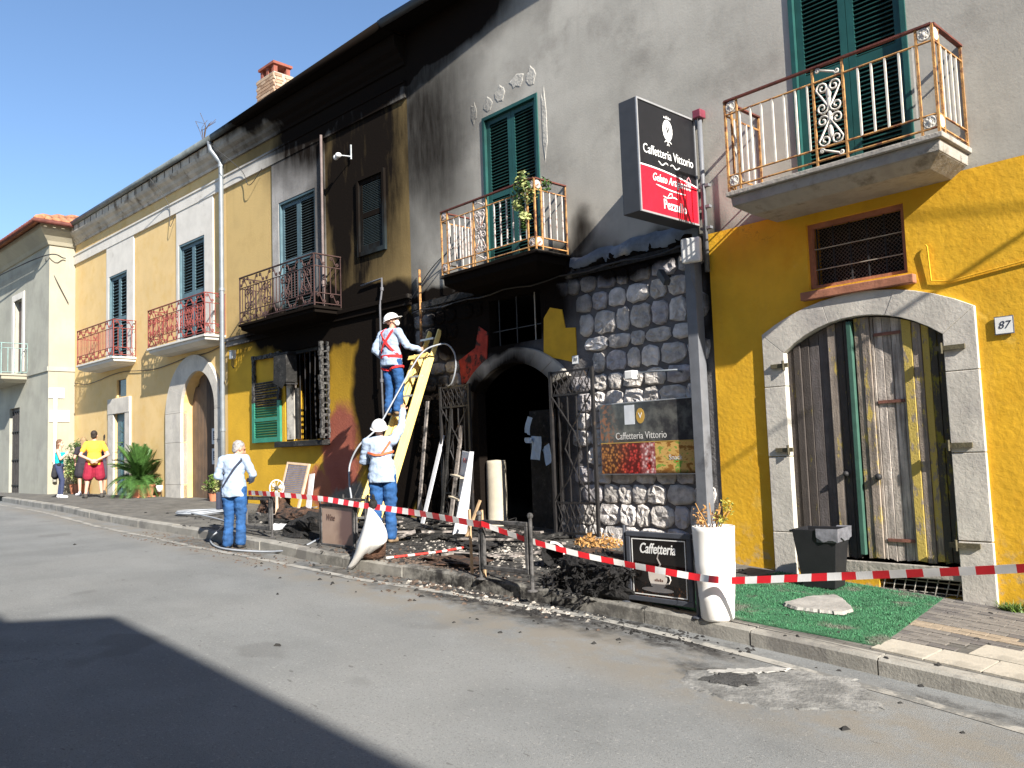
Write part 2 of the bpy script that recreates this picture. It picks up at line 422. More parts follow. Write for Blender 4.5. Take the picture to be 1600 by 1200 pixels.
# the worn white edge line
def line_extra(t, p, c):
    return t.mix(t.ramp(t.noise(p, 5, 6, .7), .45, .6), c, (.14, .138, .13))
M_line = mat('worn_road_paint', (.30, .285, .255), .85, .1, 6, .3, 90, extra=line_extra)
pix = [(0, 789), (80, 803), (150, 822), (262, 845), (307, 855), (400, 872), (560, 905), (660, 920), (800, 943), (930, 965), (1090, 1003), (1250, 1045), (1420, 1090), (1600, 1142)]
P = [on_g(px, py, -KERB_H + .004) for px, py in pix]
P = [P[0] + (P[0] - P[1])] + P + [P[-1] + (P[-1] - P[-2]) * 2]
fine = []
for i in range(len(P) - 1):
    for k in range(6): fine.append(P[i].lerp(P[i + 1], k / 6))
rows = [[], []]
for i, q in enumerate(fine):
    d = (fine[min(i + 1, len(fine) - 1)] - fine[max(i - 1, 0)]).normalized(); nn = Vector((-d.y, d.x, 0)) * .05
    for k, s_ in ((0, -1), (1, 1)):
        a = q + nn * s_; rows[k].append((a.x, a.y, road(a.x) + .004))
g = MB(); g.sheet(rows); structure(g.build('edge_line', M_line))
# ---------------------------------------------------------------- shared building materials
M_grey = mat('grey_cement_render', (.42, .395, .345), .9, .12, 1.1, .3, 34, soot=True, col2=(.29, .27, .235), c2=(.45, .75), c2scale=1.3, extra=plaster_extra(.25, (.25, .23, .20)), dist=.008)
def ochre_extra(t, p, c):                          # patched, cracked and splashed paint
    c = plaster_extra(.22, (.46, .26, .05))(t, p, c)
    c = t.mix(t.ramp(t.noise(p, 1.7, 6, .7), .60, .66, 0, .45), c, (.74, .47, .08))
    w = t.vec('ADD', p, t.vec('SCALE', t.noise(p, 2.5, 5, .65, 'Color'), .9)); cr = t.voronoi(w, .8, 'DISTANCE_TO_EDGE')
    c = t.mix(t.math('MULTIPLY', t.ramp(cr, .006, .001), t.ramp(t.noise(p, .9, 2), .5, .6, 0, .6)), c, (.22, .12, .02))
    sp = t.node('ShaderNodeSeparateXYZ'); t.put(sp.inputs[0], p)
    return t.mix(t.math('MULTIPLY', t.ramp(sp.outputs[2], 1.0, .25, 0, 1), t.ramp(t.noise(p, 7, 6, .7), .5, .62, 0, .7)), c, (.45, .36, .22))
M_ochre = mat('ochre_paint', (.70, .39, .020), .85, .11, 1.4, .55, 18, soot=False, col2=(.66, .33, .01), c2=(.45, .8), extra=ochre_extra, dist=.012)
M_mortar = mat('grey_mortar', (.14, .133, .135), .95, .2, 5, .8, 30, soot=True, dist=.02)
M_stone = [mat('rubble_stone_%s' % n, c, .9, .25, 7, 1.0, 24, soot=True, col2=d, c2=(.5, .66), c2scale=5, dist=.03) for n, c, d in (
    ('pale', (.64, .60, .57), (.42, .39, .375)), ('warm', (.54, .50, .465), (.34, .315, .295)), ('mauve', (.47, .44, .445), (.30, .28, .29)))]
M_dressed = mat('dressed_limestone', (.54, .50, .44), .85, .12, 3, .5, 30, soot=True, col2=(.40, .37, .34), c2=(.48, .75), extra=plaster_extra(.3, (.30, .28, .25)))
M_conc = mat('weathered_concrete', (.36, .33, .29), .9, .2, 3, .7, 26, soot=True, col2=(.17, .15, .12), c2=(.5, .7), c2scale=3, dist=.015)
M_green = mat('green_shutter_paint', (.013, .072, .064), .5, .15, 5, .15, 60, soot=True)
M_greyblue = mat('blue_grey_shutter_paint', (.085, .145, .17), .55, .15, 5, .15, 60, soot=True)
M_sootgreen = mat('sooty_shutter_paint', (.035, .05, .052), .6, .2, 5, .2, 60, soot=False)
M_rust = mat('rusty_iron', (.44, .23, .08), .75, .35, 14, .5, 90, col2=(.16, .06, .03), c2scale=9)
M_darkrust = mat('dark_rust_iron', (.12, .035, .025), .7, .3, 10, .4, 90)
M_white = mat('white_bar_paint', (.66, .61, .53), .5, .15, 10, .1, 60, col2=(.45, .22, .10), c2=(.66, .72), c2scale=14)
M_redrust = mat('red_brown_iron', (.22, .045, .035), .6, .25, 8, .3, 60)
M_iron = mat('black_iron', (.022, .021, .022), .6, .3, 8, .3, 60)
M_dark = mat('shade_black', (.007, .006, .006), .95, .3, 3, .3, 20)  # near-black colour stands in for shade inside rooms and behind shutters
M_roof = mat('terracotta_tiles', (.40, .17, .085), .85, .3, 6, .4, 30, col2=(.25, .13, .08), c2scale=4)
M_char = mat('charred_wood', (.016, .015, .014), .85, .6, 9, .9, 40, col2=(.07, .065, .06), c2=(.58, .68), c2scale=9, dist=.02)
M_pipe = mat('grey_zinc_pipe', (.22, .24, .26), .45, .1, 6, .1, 50, metal=.3)
M_cable = plain('black_cable', (.03, .03, .032), .6)

def slatted(parent, x0, x1, z0, z1, y, m, nslat, mslat=None, joined=False, tilt=38, name='shutter'):     # one shutter leaf with its louvre slats
    fw = .075; mb = MB(); t = .04
    mb.box(x0, x0 + fw, y, y + t, z0, z1); mb.box(x1 - fw, x1, y, y + t, z0, z1)
    for a, b in ((z0, z0 + .11), ((z0 + z1) / 2 - .05, (z0 + z1) / 2 + .05), (z1 - fw, z1)): mb.box(x0 + fw, x1 - fw, y + .002, y + t - .002, a, b)
    leaf = mb.build(name, m, parent)
    w = x1 - x0 - 2 * fw; sm = MB(); sm.bar((-w / 2, 0, 0), (w / 2, 0, 0), .05, .008, (0, 0, 1)); me = sm.mesh('slat', mslat or m)
    zs = []
    for a, b in ((z0 + .11, (z0 + z1) / 2 - .05), ((z0 + z1) / 2 + .05, z1 - fw)):
        n = max(3, nslat // 2); zs += [a + (b - a) * (i + .5) / n for i in range(n)]
    if joined:
        jm = MB()
        for z in zs:
            c, s_ = math.cos(R(tilt)) * .025, math.sin(R(tilt)) * .025
            jm.add([(x0 + fw, y + .02 - c, z - s_), (x1 - fw, y + .02 - c, z - s_), (x1 - fw, y + .02 + c, z + s_), (x0 + fw, y + .02 + c, z + s_)], [(0, 1, 2, 3)])
        stuff(jm.build('slats', mslat or m, leaf))
    else:
        for z in zs: link('slat', me, leaf, ((x0 + x1) / 2, y + .022, z), (R(tilt), 0, 0))
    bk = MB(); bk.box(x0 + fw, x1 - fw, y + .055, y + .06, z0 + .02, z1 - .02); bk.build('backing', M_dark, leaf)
    return leaf
def shutter_pair(parent, x0, x1, z0, z1, m, n=24, mslat=None, joined=False, frame=.05, y=.03):
    fr = MB(); fr.box(x0, x0 + frame, y - .05, y + .08, z0, z1); fr.box(x1 - frame, x1, y - .05, y + .08, z0, z1); fr.box(x0 + frame, x1 - frame, y - .05, y + .08, z1 - frame, z1)
    fr.build('window_frame', m, parent)
    xm = (x0 + x1) / 2
    slatted(parent, x0 + frame + .004, xm - .003, z0 + .01, z1 - frame - .004, y, m, n, mslat, joined)
    slatted(parent, xm + .003, x1 - frame - .004, z0 + .01, z1 - frame - .004, y, m, n, mslat, joined)
def spiral(cx, cz, r, turns, a0, sgn=1, n=14, y=0):
    return [(cx + r * (1 - .82 * i / n) * math.cos(a0 + sgn * turns * 2 * math.pi * i / n), y, cz + r * (1 - .82 * i / n) * math.sin(a0 + sgn * turns * 2 * math.pi * i / n)) for i in range(n + 1)]
def scroll_mesh(w, h, r, m, name='scroll'):        # an S scroll with spiral ends, in the xz plane about the origin
    mb = MB(); k = min(w, h * .5) * .46
    up = spiral(-w / 2 + k, h / 2 - k, k, 1.3, 0, 1); dn = spiral(w / 2 - k, -h / 2 + k, k, 1.3, math.pi, 1)
    mb.tube(up[::-1] + dn, r, 5); return mb.mesh(name, m, True)
def rosette_mesh(r, m):
    mb = MB()
    for q in (r, r * .55): mb.tube([(q * math.cos(a * math.pi / 8), 0, q * math.sin(a * math.pi / 8)) for a in range(17)], .012, 5, False)
    for a in range(8): mb.ell((r * .76 * math.cos(a * math.pi / 4), 0, r * .76 * math.sin(a * math.pi / 4)), (.018, .012, .018), 6, 4)
    mb.ell((0, 0, 0), (.028, .02, .028), 6, 4); return mb.mesh('rosette', m, True)
def balcony_slab(parent, x0, x1, P_, zt, m, th=.2, inset=.1, lip=.05):
    mb = MB()
    def lay(a, z0, z1, ins0, ins1):
        r = []
        for z, i in ((z1, ins1), (z0, ins0)):
            r.append([(x0 + i, a, z), (x0 + i, -P_ + i, z), (x1 - i, -P_ + i, z), (x1 - i, a, z)])
        mb.add(r[0] + r[1], [(0, 1, 2, 3)[::-1], (4, 5, 6, 7), (0, 4, 5, 1)[::-1], (1, 5, 6, 2)[::-1], (2, 6, 7, 3)[::-1]])
    lay(.1, zt - lip, zt, 0, 0)
    lay(.1, zt - th * .62, zt - lip - .0005, .045, .035)
    lay(.1, zt - th, zt - th * .62 - .0005, inset + .09, .05)
    return mb.build('balcony', m, parent, bevel=.008)
def rail_frame(parent, x0, x1, P_, zt, h, levels, m, mtop, r=.011, wtop=.045, d=.03):     # handrail, rails at levels and corner posts on three sides
    y = -P_ + d; xa, xb = x0 + d, x1 - d
    mb = MB()
    for a, b in (((xa, .02, zt + h), (xa, y, zt + h)), ((xa, y, zt + h), (xb, y, zt + h)), ((xb, y, zt + h), (xb, .02, zt + h))): mb.bar(a, b, wtop, .018)
    mb.build('handrail', mtop, parent)
    mb = MB()
    for l in levels:
        for a, b in (((xa, .02, zt + l), (xa, y, zt + l)), ((xa, y, zt + l), (xb, y, zt + l)), ((xb, y, zt + l), (xb, .02, zt + l))): mb.tube([a, b], r, 5)
    mb.build('rail', m, parent)
    for xx, yy in ((xa, y), (xb, y), (xa, 0.0), (xb, 0.0)):
        mb = MB(); mb.bar((xx, yy, zt), (xx, yy, zt + h), .022, .022); mb.build('corner_post', m, parent)
    return xa, xb, y
def bars(parent, me, xs_, ys_, z, name='baluster'):
    for q in xs_: link(name, me, parent, (q[0], q[1], z))
def bar_mesh(h, w, m, name='baluster', twist=False):
    mb = MB(); mb.bar((0, 0, 0), (0, 0, h), w, w, (0, 1, 0)); return mb.mesh(name, m)

# ================================================================ the grey house with the burnt cafe
A = thing('grey_house', 'grey rendered two storey house with ochre ground floor and stone clad burnt cafe front', 'building')
Z1 = 4.15
mid_sh = rect(-9.42, -8.22, 4.36, 6.80); rig_sh = rect(-4.33, -3.12, 4.36, 6.78)
wall('upper_wall', rect(-11.36, 4.0, Z1, 9.25), [mid_sh, rig_sh], M_grey, A)
shop_door = arch(-9.75, -8.08, -.6, 2.62, 2.98); shop_door[0] = (-9.75, .3); shop_door[1] = (-8.08, .3)
transom = rect(-9.42, -8.32, 3.27, 3.97)
shop = wall('cafe_wall', rect(-11.36, -5.5, -.4, Z1), [shop_door, transom], M_mortar, A, .16, y=.004)
shop['label'] = 'soot blackened mortar wall of the cafe with rubble stone cladding'
door_hole = arch(-4.62, -2.98, .5, 2.66, 2.95)
vent = rect(-3.76, -3.0, .215, .375); win_hole = rect(-4.29, -3.275, 3.29, 3.985)
wall('ochre_wall', rect(-5.5, 4.0, -.6, Z1), [door_hole, vent, win_hole], M_ochre, A, .3, y=-.012)
mb = MB()                                          # sides, back, inner back walls and floors so that the rooms are closed and dark
mb.add([(4, 0, -1), (4, 8, -1), (4, 8, 9.25), (4, 0, 9.25)], [(0, 1, 2, 3)]); mb.add([(-11.36, 8, -1), (4, 8, -1), (4, 8, 9.25), (-11.36, 8, 9.25)], [(0, 3, 2, 1)])
mb.add([(-11.36, 0, -1), (-11.36, 8, -1), (-11.36, 8, 9.25), (-11.36, 0, 9.25)], [(0, 3, 2, 1)])
mb.build('outer_shell', M_grey, A)
mb = MB(); mb.box(-11.2, 3.8, .5, 7.8, 4.05, 4.3); mb.box(-5.6, -5.4, .3, 7.8, -.5, 4.1); mb.build('inner_floor', M_dark, A)
mb = MB(); mb.box(-11.2, -5.7, .02, 7.8, .2, .53); mb.build('cafe_floor', M_char, A)
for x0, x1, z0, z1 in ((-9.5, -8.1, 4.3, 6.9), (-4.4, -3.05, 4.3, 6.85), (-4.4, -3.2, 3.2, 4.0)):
    mb = MB(); mb.box(x0, x1, .34, .36, z0, z1); mb.build('dark_back', M_dark, A)  # near-black plates close behind the openings, painted as room shade
# roof with a sooty boarded eave that narrows towards the near end
def eave_p(x): return lerp_tab([-11.36, -7.8, -5.5, 4.0], [.50, .24, .22, .22], x)
M_eave = mat('sooty_eave_boards', (.07, .055, .045), .9, .3, 4, .4, 30, soot=True)
mb = MB(); ex = [-11.36, -7.8, -5.5, 4.0]
mb.sheet([[(x, -eave_p(x), 8.86) for x in ex], [(x, .1, 8.98) for x in ex]])
mb.sheet([[(x, -eave_p(x), 8.86) for x in ex], [(x, -eave_p(x), 9.02) for x in ex]])
ro = mb.build('roof', M_eave, A)
mb = MB(); mb.sheet([[(x, -eave_p(x) - .03, 9.02) for x in ex], [(x, 4.0, 10.5) for x in ex], [(x, 8.2, 9.02) for x in ex]]); mb.build('tile_covering', M_roof, ro)
mb = MB(); mb.tube([(x, -eave_p(x) - .02, 8.93) for x in ex], .07, 8); mb.build('gutter', M_iron, ro, True)
# shutters of the two balcony doors
shutter_pair(A, -9.42, -8.22, 4.36, 6.80, M_green, 44)
shutter_pair(A, -4.33, -3.12, 4.36, 6.78, M_green, 44)
# rough repaired render around the openings (raised patches)
M_patch = mat('patched_render', (.45, .425, .375), .95, .15, 4, .5, 22, soot=True, dist=.03)
mb = MB()
for cx, cz, w, h in ((-9.62, 6.95, .07, .16), (-9.28, 6.98, .1, .12), (-9.0, 7.05, .12, .13), (-8.62, 7.12, .16, .1), (-8.33, 7.08, .1, .15), (-8.10, 6.3, .05, .5)):
    n = 11; ph = random.random() * 6
    ring = [(cx + w * (1 + .25 * math.sin(2 * i + ph)) * math.cos(2 * math.pi * i / n), cz + h * (1 + .25 * math.cos(3 * i + ph)) * math.sin(2 * math.pi * i / n)) for i in range(n)]
    mb.add([(x, 0.0, z) for x, z in ring] + [(cx + (x - cx) * .86, -.006, cz + (z - cz) * .86) for x, z in ring], [tuple(range(n, 2 * n))] + [(i, (i + 1) % n, (i + 1) % n + n, i + n) for i in range(n)])
stuff(mb.build('render_patches', M_patch, A))
# near balcony: rusty frame, white bars, scroll panel, rosettes
def balcony_a(x0, x1, P_, zt, h, mframe, mtop, mbar, panel_x, belly=0.0):
    b = balcony_slab(A, x0, x1, P_, zt, M_conc, .25)
    xa, xb, y = rail_frame(b, x0, x1, P_, zt, h, (.05, .17, h - .15), mframe, mtop)
    me = bar_mesh(h - .32 - .0, .017, mbar); bz = zt + .17
    n = round((xb - xa - .34) / .128)
    for i in range(n + 1):
        xx = xa + .17 + (xb - xa - .34) * i / n
        if panel_x[0] - .05 < xx < panel_x[1] + .05: continue
        link('baluster', me, b, (xx, y, bz))
    for xe in (xa, xb):
        for k in range(4): link('baluster', me, b, (xe, y + .16 + k * .12, bz))
    pm_ = bar_mesh(h, .02, mframe, 'panel_post')
    for xx in (panel_x[0], panel_x[1], xa + .14, xb - .14): link('panel_post', pm_, b, (xx, y, zt))
    for xe in (xa, xb): link('panel_post', pm_, b, (xe, y + .12, zt))
    ros = rosette_mesh(.05, M_white if mbar is M_white else mbar)
    for xx in (xa + .07, xb - .07):
        for zz in (zt + .11, zt + h - .075): link('rosette', ros, b, (xx, y, zz))
    for zz in (zt + .11, zt + h - .075): link('rosette', ros, b, (xb, y + .06, zz), (0, 0, R(90)))
    cx = (panel_x[0] + panel_x[1]) / 2; w = (panel_x[1] - panel_x[0]) * .9; hh = (h - .34) / 2
    for sx in (-1, 1):
        for sz in (-1, 1):
            sm = scroll_mesh(w * .5, hh * .98, .011, mbar)
            link('scroll', sm, b, (cx + sx * w * .24, y, zt + .17 + hh + sz * hh * .5), None, (sx * sz, 1, 1))
    for zz in (zt + .11, zt + h - .075):
        link('scroll', scroll_mesh(w * .9, .11, .011, mbar), b, (cx, y, zz))
    lm = MB(); lm.ell((0, 0, 0), (.03, .012, .07), 7, 5); lme = lm.mesh('cast_leaf', mbar, True)
    for zz in (-.18, -.04, .1, .2): link('cast_leaf', lme, b, (cx, y, zt + h / 2 + zz))
    return b
b1 = balcony_a(-4.80, -2.63, .70, 4.34, .98, M_rust, M_darkrust, M_white, (-3.78, -3.48))
b1['label'] = 'balcony with rusty frame, white bars and a white scrollwork panel'
b2 = balcony_a(-9.78, -7.72, .63, 4.35, .96, M_rust, M_darkrust, mat('grimy_bar_paint', (.50, .45, .42), .6, .3, 9, .3, 60, col2=(.20, .09, .05), c2=(.5, .62), c2scale=12), (-9.0, -8.72))
b2['label'] = 'smoke stained balcony with rusty railing'
# the ochre wall's window over the door
M_sill = mat('brown_painted_sill', (.36, .15, .09), .8, .2, 6, .4, 40)
mb = MB(); mb.box(-4.36, -3.2, -.09, .02, 3.175, 3.262); mb.build('window_sill', M_sill, A, bevel=.008)
fr = MB(); fr.box(-4.29, -4.245, .03, .10, 3.29, 3.985); fr.box(-3.32, -3.275, .03, .10, 3.29, 3.985); fr.box(-4.245, -3.32, .03, .10, 3.94, 3.985); fr.box(-4.245, -3.32, .03, .10, 3.29, 3.33)
wf = fr.build('window_frame', M_sill, A)
M_mesh = mat('wire_mesh', (.13, .10, .08), .6, .2, 8, 0)
mb = MB(); k = -4.9
while k < -3.0:
    for sg in (1, -1):
        a = (k if sg > 0 else k + .66); pts = []
        x0_, x1_ = max(a, -4.24) if sg > 0 else min(a, -3.325), 0
        z0_ = 3.33; z1_ = 3.94
        pa = Vector((a, .12, z0_)); pb = Vector((a + sg * (z1_ - z0_), .12, z1_))
        lo, hi = (-4.24, -3.325)
        def clip(p, q):
            if p.x > q.x: p, q = q, p
            if q.x < lo or p.x > hi: return None
            if p.x < lo: p = p.lerp(q, (lo - p.x) / (q.x - p.x))
            if q.x > hi: q = p.lerp(q, (hi - p.x) / (q.x - p.x))
            return p, q
        cc = clip(pa, pb)
        if cc and (cc[1] - cc[0]).length > .02: mb.tube(cc, .003, 4)
    k += .042
stuff(mb.build('mesh_screen', M_mesh, A))
for i in range(6):
    mb = MB(); mb.bar((-4.22 + i * .178, .085, 3.32), (-4.22 + i * .178, .085, 3.95), .012, .012, (0, 1, 0)); mb.build('window_bar', M_iron, wf)
for z in (3.5, 3.72):
    mb = MB(); mb.bar((-4.25, .075, z), (-3.31, .075, z), .016, .008); mb.build('window_bar', mat('pale_iron', (.4, .36, .3), .6, .2, 8, 0), wf)
# limestone door surround in blocks
def surround(parent, xo0, xo1, xi0, xi1, zb0, zb1, so, co, si, ci, joints, nv, y0, y1, m, name='door_surround', gap=.006):
    ro_, ri_ = arch(xo0, xo1, 0, so, co, nv * 4), arch(xi0, xi1, 0, si, ci, nv * 4)
    oa, ia = ro_[2:], ri_[2:]                       # right to left along the heads
    blk = MB(); blk.box(xi1, xo1, y0, y1, zb1, joints[0] - gap); base = blk.build(name, m, parent, bevel=.006)
    for sd in (0, 1):
        js = ([zb1] if sd else [zb0]) + joints
        for i in range(len(js)):
            za = js[i]; zb = js[i + 1] if i + 1 < len(js) else None
            if sd and i == 0: continue
            mb = MB(); a, b = (xi1, xo1) if sd else (xo0, xi0)
            if zb is not None: mb.box(a, b, y0 - random.uniform(0, .004), y1, za + gap / 2, zb - gap / 2)
            else:
                if sd: mb.prism([(xi1, za + gap / 2), (xo1, za + gap / 2), (xo1, so), (xi1, si)], y0, y1)
                else: mb.prism([(xo0, za + gap / 2), (xi0, za + gap / 2), (xi0, si), (xo0, so)], y0, y1)
            mb.build('stone_block', m, base, bevel=.006)
    for k in range(nv):
        mb = MB(); seg = list(range(k * 4, k * 4 + 5))
        mb.prism([oa[i] for i in seg] + [ia[i] for i in seg[::-1]], y0 - random.uniform(0, .005), y1); mb.build('voussoir', m, base, bevel=.005)
    return base
surround(A, -4.86, -2.70, -4.61, -2.99, .1, .0, 2.88, 3.18, 2.655, 2.94, [.75, 1.55, 2.3], 3, -.05, .27, M_dressed)
mb = MB(); mb.box(-4.62, -2.98, -.03, .3, .375, .50); mb.build('door_threshold', M_conc, A, bevel=.01)
mb = MB(); mb.box(-3.98, -2.98, -.02, .02, .1, .212); mb.build('door_threshold', M_conc, A)
mb = MB(); mb.box(-4.7, -2.9, .29, .3, .1, 3.1); mb.build('dark_back', M_dark, A)
# vent grille under the door
vg = None
for i in range(8):
    mb = MB(); q = -3.76 + .04 + i * .098; mb.tube([(q - .03, .02, .21), (q, .0, .29), (q + .02, .02, .38)], .006, 5)
    if vg is None: vg = mb.build('vent_grille', M_conc, A)
    else: mb.build('grille_bar', M_conc, vg)
for z in (.25, .3, .35):
    mb = MB(); mb.tube([(-3.76, .03, z), (-3.0, .02, z - .01)], .006, 5); mb.build('grille_bar', M_conc, vg)
# the weathered double door: planks one by one
def peel(paint, amount):
    def fn(t, p, c):
        q = t.vec('MULTIPLY', p, (30, 30, 2.0))
        gr = t.noise(q, 1.0, 5, .7)
        c = t.mix(t.ramp(gr, .3, .7, 0, .75), c, (.075, .062, .055))
        if paint is None: return c
        f = t.ramp(t.math('ADD', t.noise(t.vec('MULTIPLY', p, (1, 1, .35)), 11, 6, .75), amount), .48, .56)
        return t.mix(f, c, paint)
    return fn
YEL = (.50, .37, .09)
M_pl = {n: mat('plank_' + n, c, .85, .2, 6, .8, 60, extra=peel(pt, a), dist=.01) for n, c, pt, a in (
    ('grey', (.52, .455, .395), None, 0), ('pale', (.62, .545, .48), None, 0), ('yellow', (.38, .31, .24), YEL, .08), ('half', (.34, .28, .23), YEL, -.06), ('shade_grey', (.115, .10, .098), None, 0), ('olive', (.055, .05, .035), (.20, .17, .02), -.04), ('dark', (.06, .05, .045), (.20, .16, .03), -.12))}
def door_leaf(name, planks, xa, z0, head, y):
    o = None; x = xa
    for w, kind, dy in planks:
        mb = MB(); x1 = x + w - .004; zz = lambda q: head(q)
        mb.prism([(x, z0 + random.uniform(-.015, .02)), (x1, z0 + random.uniform(-.015, .02)), (x1, zz(x1)), ((x + x1) / 2, zz((x + x1) / 2)), (x, zz(x))], y + dy, y + .05)
        if o is None: o = mb.build(name, M_pl[kind], A, bevel=.004)
        else: mb.build('plank', M_pl[kind], o, bevel=.004)
        x += w
    return o
def dhead(x):
    w, h = .82, .29; r = (w * w + h * h) / (2 * h); return 2.95 - r + math.sqrt(max(0, r * r - (x + 3.8) ** 2)) - .025
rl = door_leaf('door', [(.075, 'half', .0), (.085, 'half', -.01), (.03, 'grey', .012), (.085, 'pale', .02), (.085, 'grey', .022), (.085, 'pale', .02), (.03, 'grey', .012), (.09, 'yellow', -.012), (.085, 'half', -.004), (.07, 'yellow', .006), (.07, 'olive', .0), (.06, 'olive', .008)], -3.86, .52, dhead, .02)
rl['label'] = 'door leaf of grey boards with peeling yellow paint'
ll = door_leaf('door', [(.07, 'dark', .0), (.08, 'dark', -.01), (.09, 'dark', .01), (.11, 'shade_grey', .02), (.11, 'shade_grey', .02), (.09, 'half', -.008), (.08, 'dark', .0), (.05, 'dark', .0)], -4.605, .52, dhead, .025)  # the darkest board colours put this leaf's shade into the wood
ll['label'] = 'door leaf of old boards with shade painted into their colour'
M_bat = mat('green_batten', (.045, .11, .082), .6, .15, 6, .2, 50)
mb = MB(); mb.box(-3.925, -3.875, -.02, .04, .56, 2.90); mb.build('door_batten', M_bat, rl, bevel=.006)
M_strip = mat('red_brown_strip', (.20, .085, .06), .7, .3, 8, .3, 50)
for z in (2.72, 2.05, .70):
    mb = MB(); mb.box(-3.665, -3.405, .024, .036, z, z + .03); mb.build('rail', M_strip, rl)
mb = MB(); mb.ell((-3.70, -.01, 1.33), (.035, .03, .035)); mb.build('door_knob', M_iron, rl, True)
mb = MB(); mb.ell((-4.03, -.005, 1.36), (.03, .03, .03)); mb.build('door_knob', M_iron, ll, True)
for x0, x1, zs in ((-3.06, -2.80, (2.52, 1.62, .71)), (-4.76, -4.56, (2.52, 1.62))):
    for z in zs:
        mb = MB(); mb.box(x0, x1, -.075, -.051, z - .022, z + .022); mb.tube([((x0 + .06) if x0 > -4 else (x1 - .05), -.08, z - .05), ((x0 + .06) if x0 > -4 else (x1 - .05), -.08, z + .05)], .014, 6); mb.build('hinge', mat('rusty_hinge', (.10, .085, .05), .8, .3, 12, .4, 60), A)
# ---- cafe front: rubble stones one by one
excl = [arch(-9.97, -7.8, -.6, 2.72, 3.2), rect(-9.5, -8.26, 3.2, 4.05), rect(-8.18, -7.63, 2.9, 3.68), rect(-10.05, -9.55, 2.85, 3.6)]
def blocked(x, z, w, h): return any(pt_in(e, x + i * w * .42, z + j * h * .42) for e in excl for i in (-1, 0, 1) for j in (-1, 0, 1))
row = .42; ns = 0
while row < 4.02:
    hh = random.uniform(.2, .34) if row > 1.9 else random.uniform(.22, .30)
    x = -11.33 + random.uniform(0, .1)
    while x < -5.6:
        w = random.uniform(.2, .42); cx, cz = x + w / 2, row + hh / 2
        if cz > ground(cx) + .02 and not blocked(cx, cz, w, hh) and x + w < -5.5 and ns < 298:
            gap = .014 if row > 2.35 else .004
            n = 12; ph = random.random() * 9; e = random.uniform(3.2, 6.5); depth = random.uniform(.022, .04)
            def outl(k, sc, sh=0.0):
                a = 2 * math.pi * k / n + .1; ca, sa = math.cos(a), math.sin(a)
                rr = (abs(ca) ** e + abs(sa) ** e) ** (-1 / e) * (1 + .05 * math.sin(3 * a + ph) + .045 * math.sin(5 * a + 2 * ph))
                return (cx + (w / 2 - gap) * rr * ca * sc, cz + (hh / 2 - gap) * rr * sa * sc)
            vs = []
            for sc, yy in ((1.0, .004), (.965, -depth * .6), (.82, -depth), (.42, -depth * 1.05)):
                for k in range(n):
                    q = outl(k, sc); vs.append((q[0], yy - (random.uniform(-.016, .014) if sc < .9 else 0), q[1]))
            vs.append((cx, -depth * random.uniform(.9, 1.2), cz))
            fs = [(r * n + k, r * n + (k + 1) % n, (r + 1) * n + (k + 1) % n, (r + 1) * n + k) for r in range(3) for k in range(n)]
            fs += [(3 * n + k, 3 * n + (k + 1) % n, 4 * n) for k in range(n)]
            mb = MB(); mb.add(vs, fs); mb.build('stone', M_stone[random.choice((0, 0, 1, 1, 2))], shop, smooth=random.random() < .3); ns += 1
        x += w
    row += hh
# bare ochre and red plaster where the cladding ends beside the arch
M_ochre2 = mat('old_ochre_plaster', (.66, .37, .02), .85, .12, 3, .5, 25, soot=False, col2=(.10, .06, .02), c2=(.62, .72), c2scale=4)
M_redp = mat('red_plaster', (.36, .035, .02), .9, .3, 6, .6, 25, col2=(.03, .015, .012), c2=(.5, .6), c2scale=5)
mb = MB(); mb.prism([(-8.28, 3.02), (-7.95, 2.94), (-7.66, 2.86), (-7.66, 3.34), (-7.85, 3.36), (-7.9, 3.62), (-8.12, 3.68), (-8.25, 3.55)], -.012, .02); mb.build('plaster_patch', M_ochre2, A)
mb = MB(); mb.prism([(-10.1, 2.75), (-9.75, 2.9), (-9.5, 3.05), (-9.45, 3.5), (-9.65, 3.62), (-9.75, 3.3), (-10.15, 3.15)], -.012, .02); mb.build('plaster_patch', M_redp, A)
# arch stones over the cafe door
oa, ia = arch(-9.98, -7.78, 0, 2.70, 3.20, 28)[2:], arch(-9.75, -8.08, 0, 2.62, 2.98, 28)[2:]
base = None
for k in range(7):
    mb = MB(); mb.prism([oa[i] for i in range(k * 4, k * 4 + 5)] + [ia[i] for i in range(k * 4 + 4, k * 4 - 1, -1)], -.07 - random.uniform(0, .008), .1)
    if base is None: base = mb.build('cafe_arch', M_dressed, A, bevel=.008)
    else: mb.build('voussoir', M_dressed, base, bevel=.008)
# transom grille and charred ledge above it
tg = None
for i in range(3):
    mb = MB(); q = -9.25 + i * .38; mb.bar((q, .06, 3.27), (q, .06, 3.97), .014, .014, (0, 1, 0))
    if tg is None: tg = mb.build('transom_grille', M_iron, A)
    else: mb.build('grille_bar', M_iron if i != 2 else mat('pale_iron', (.4, .36, .3)), tg)
mb = MB(); mb.bar((-9.42, .07, 3.5), (-8.32, .07, 3.5), .014, .014); mb.build('grille_bar', M_iron, tg)
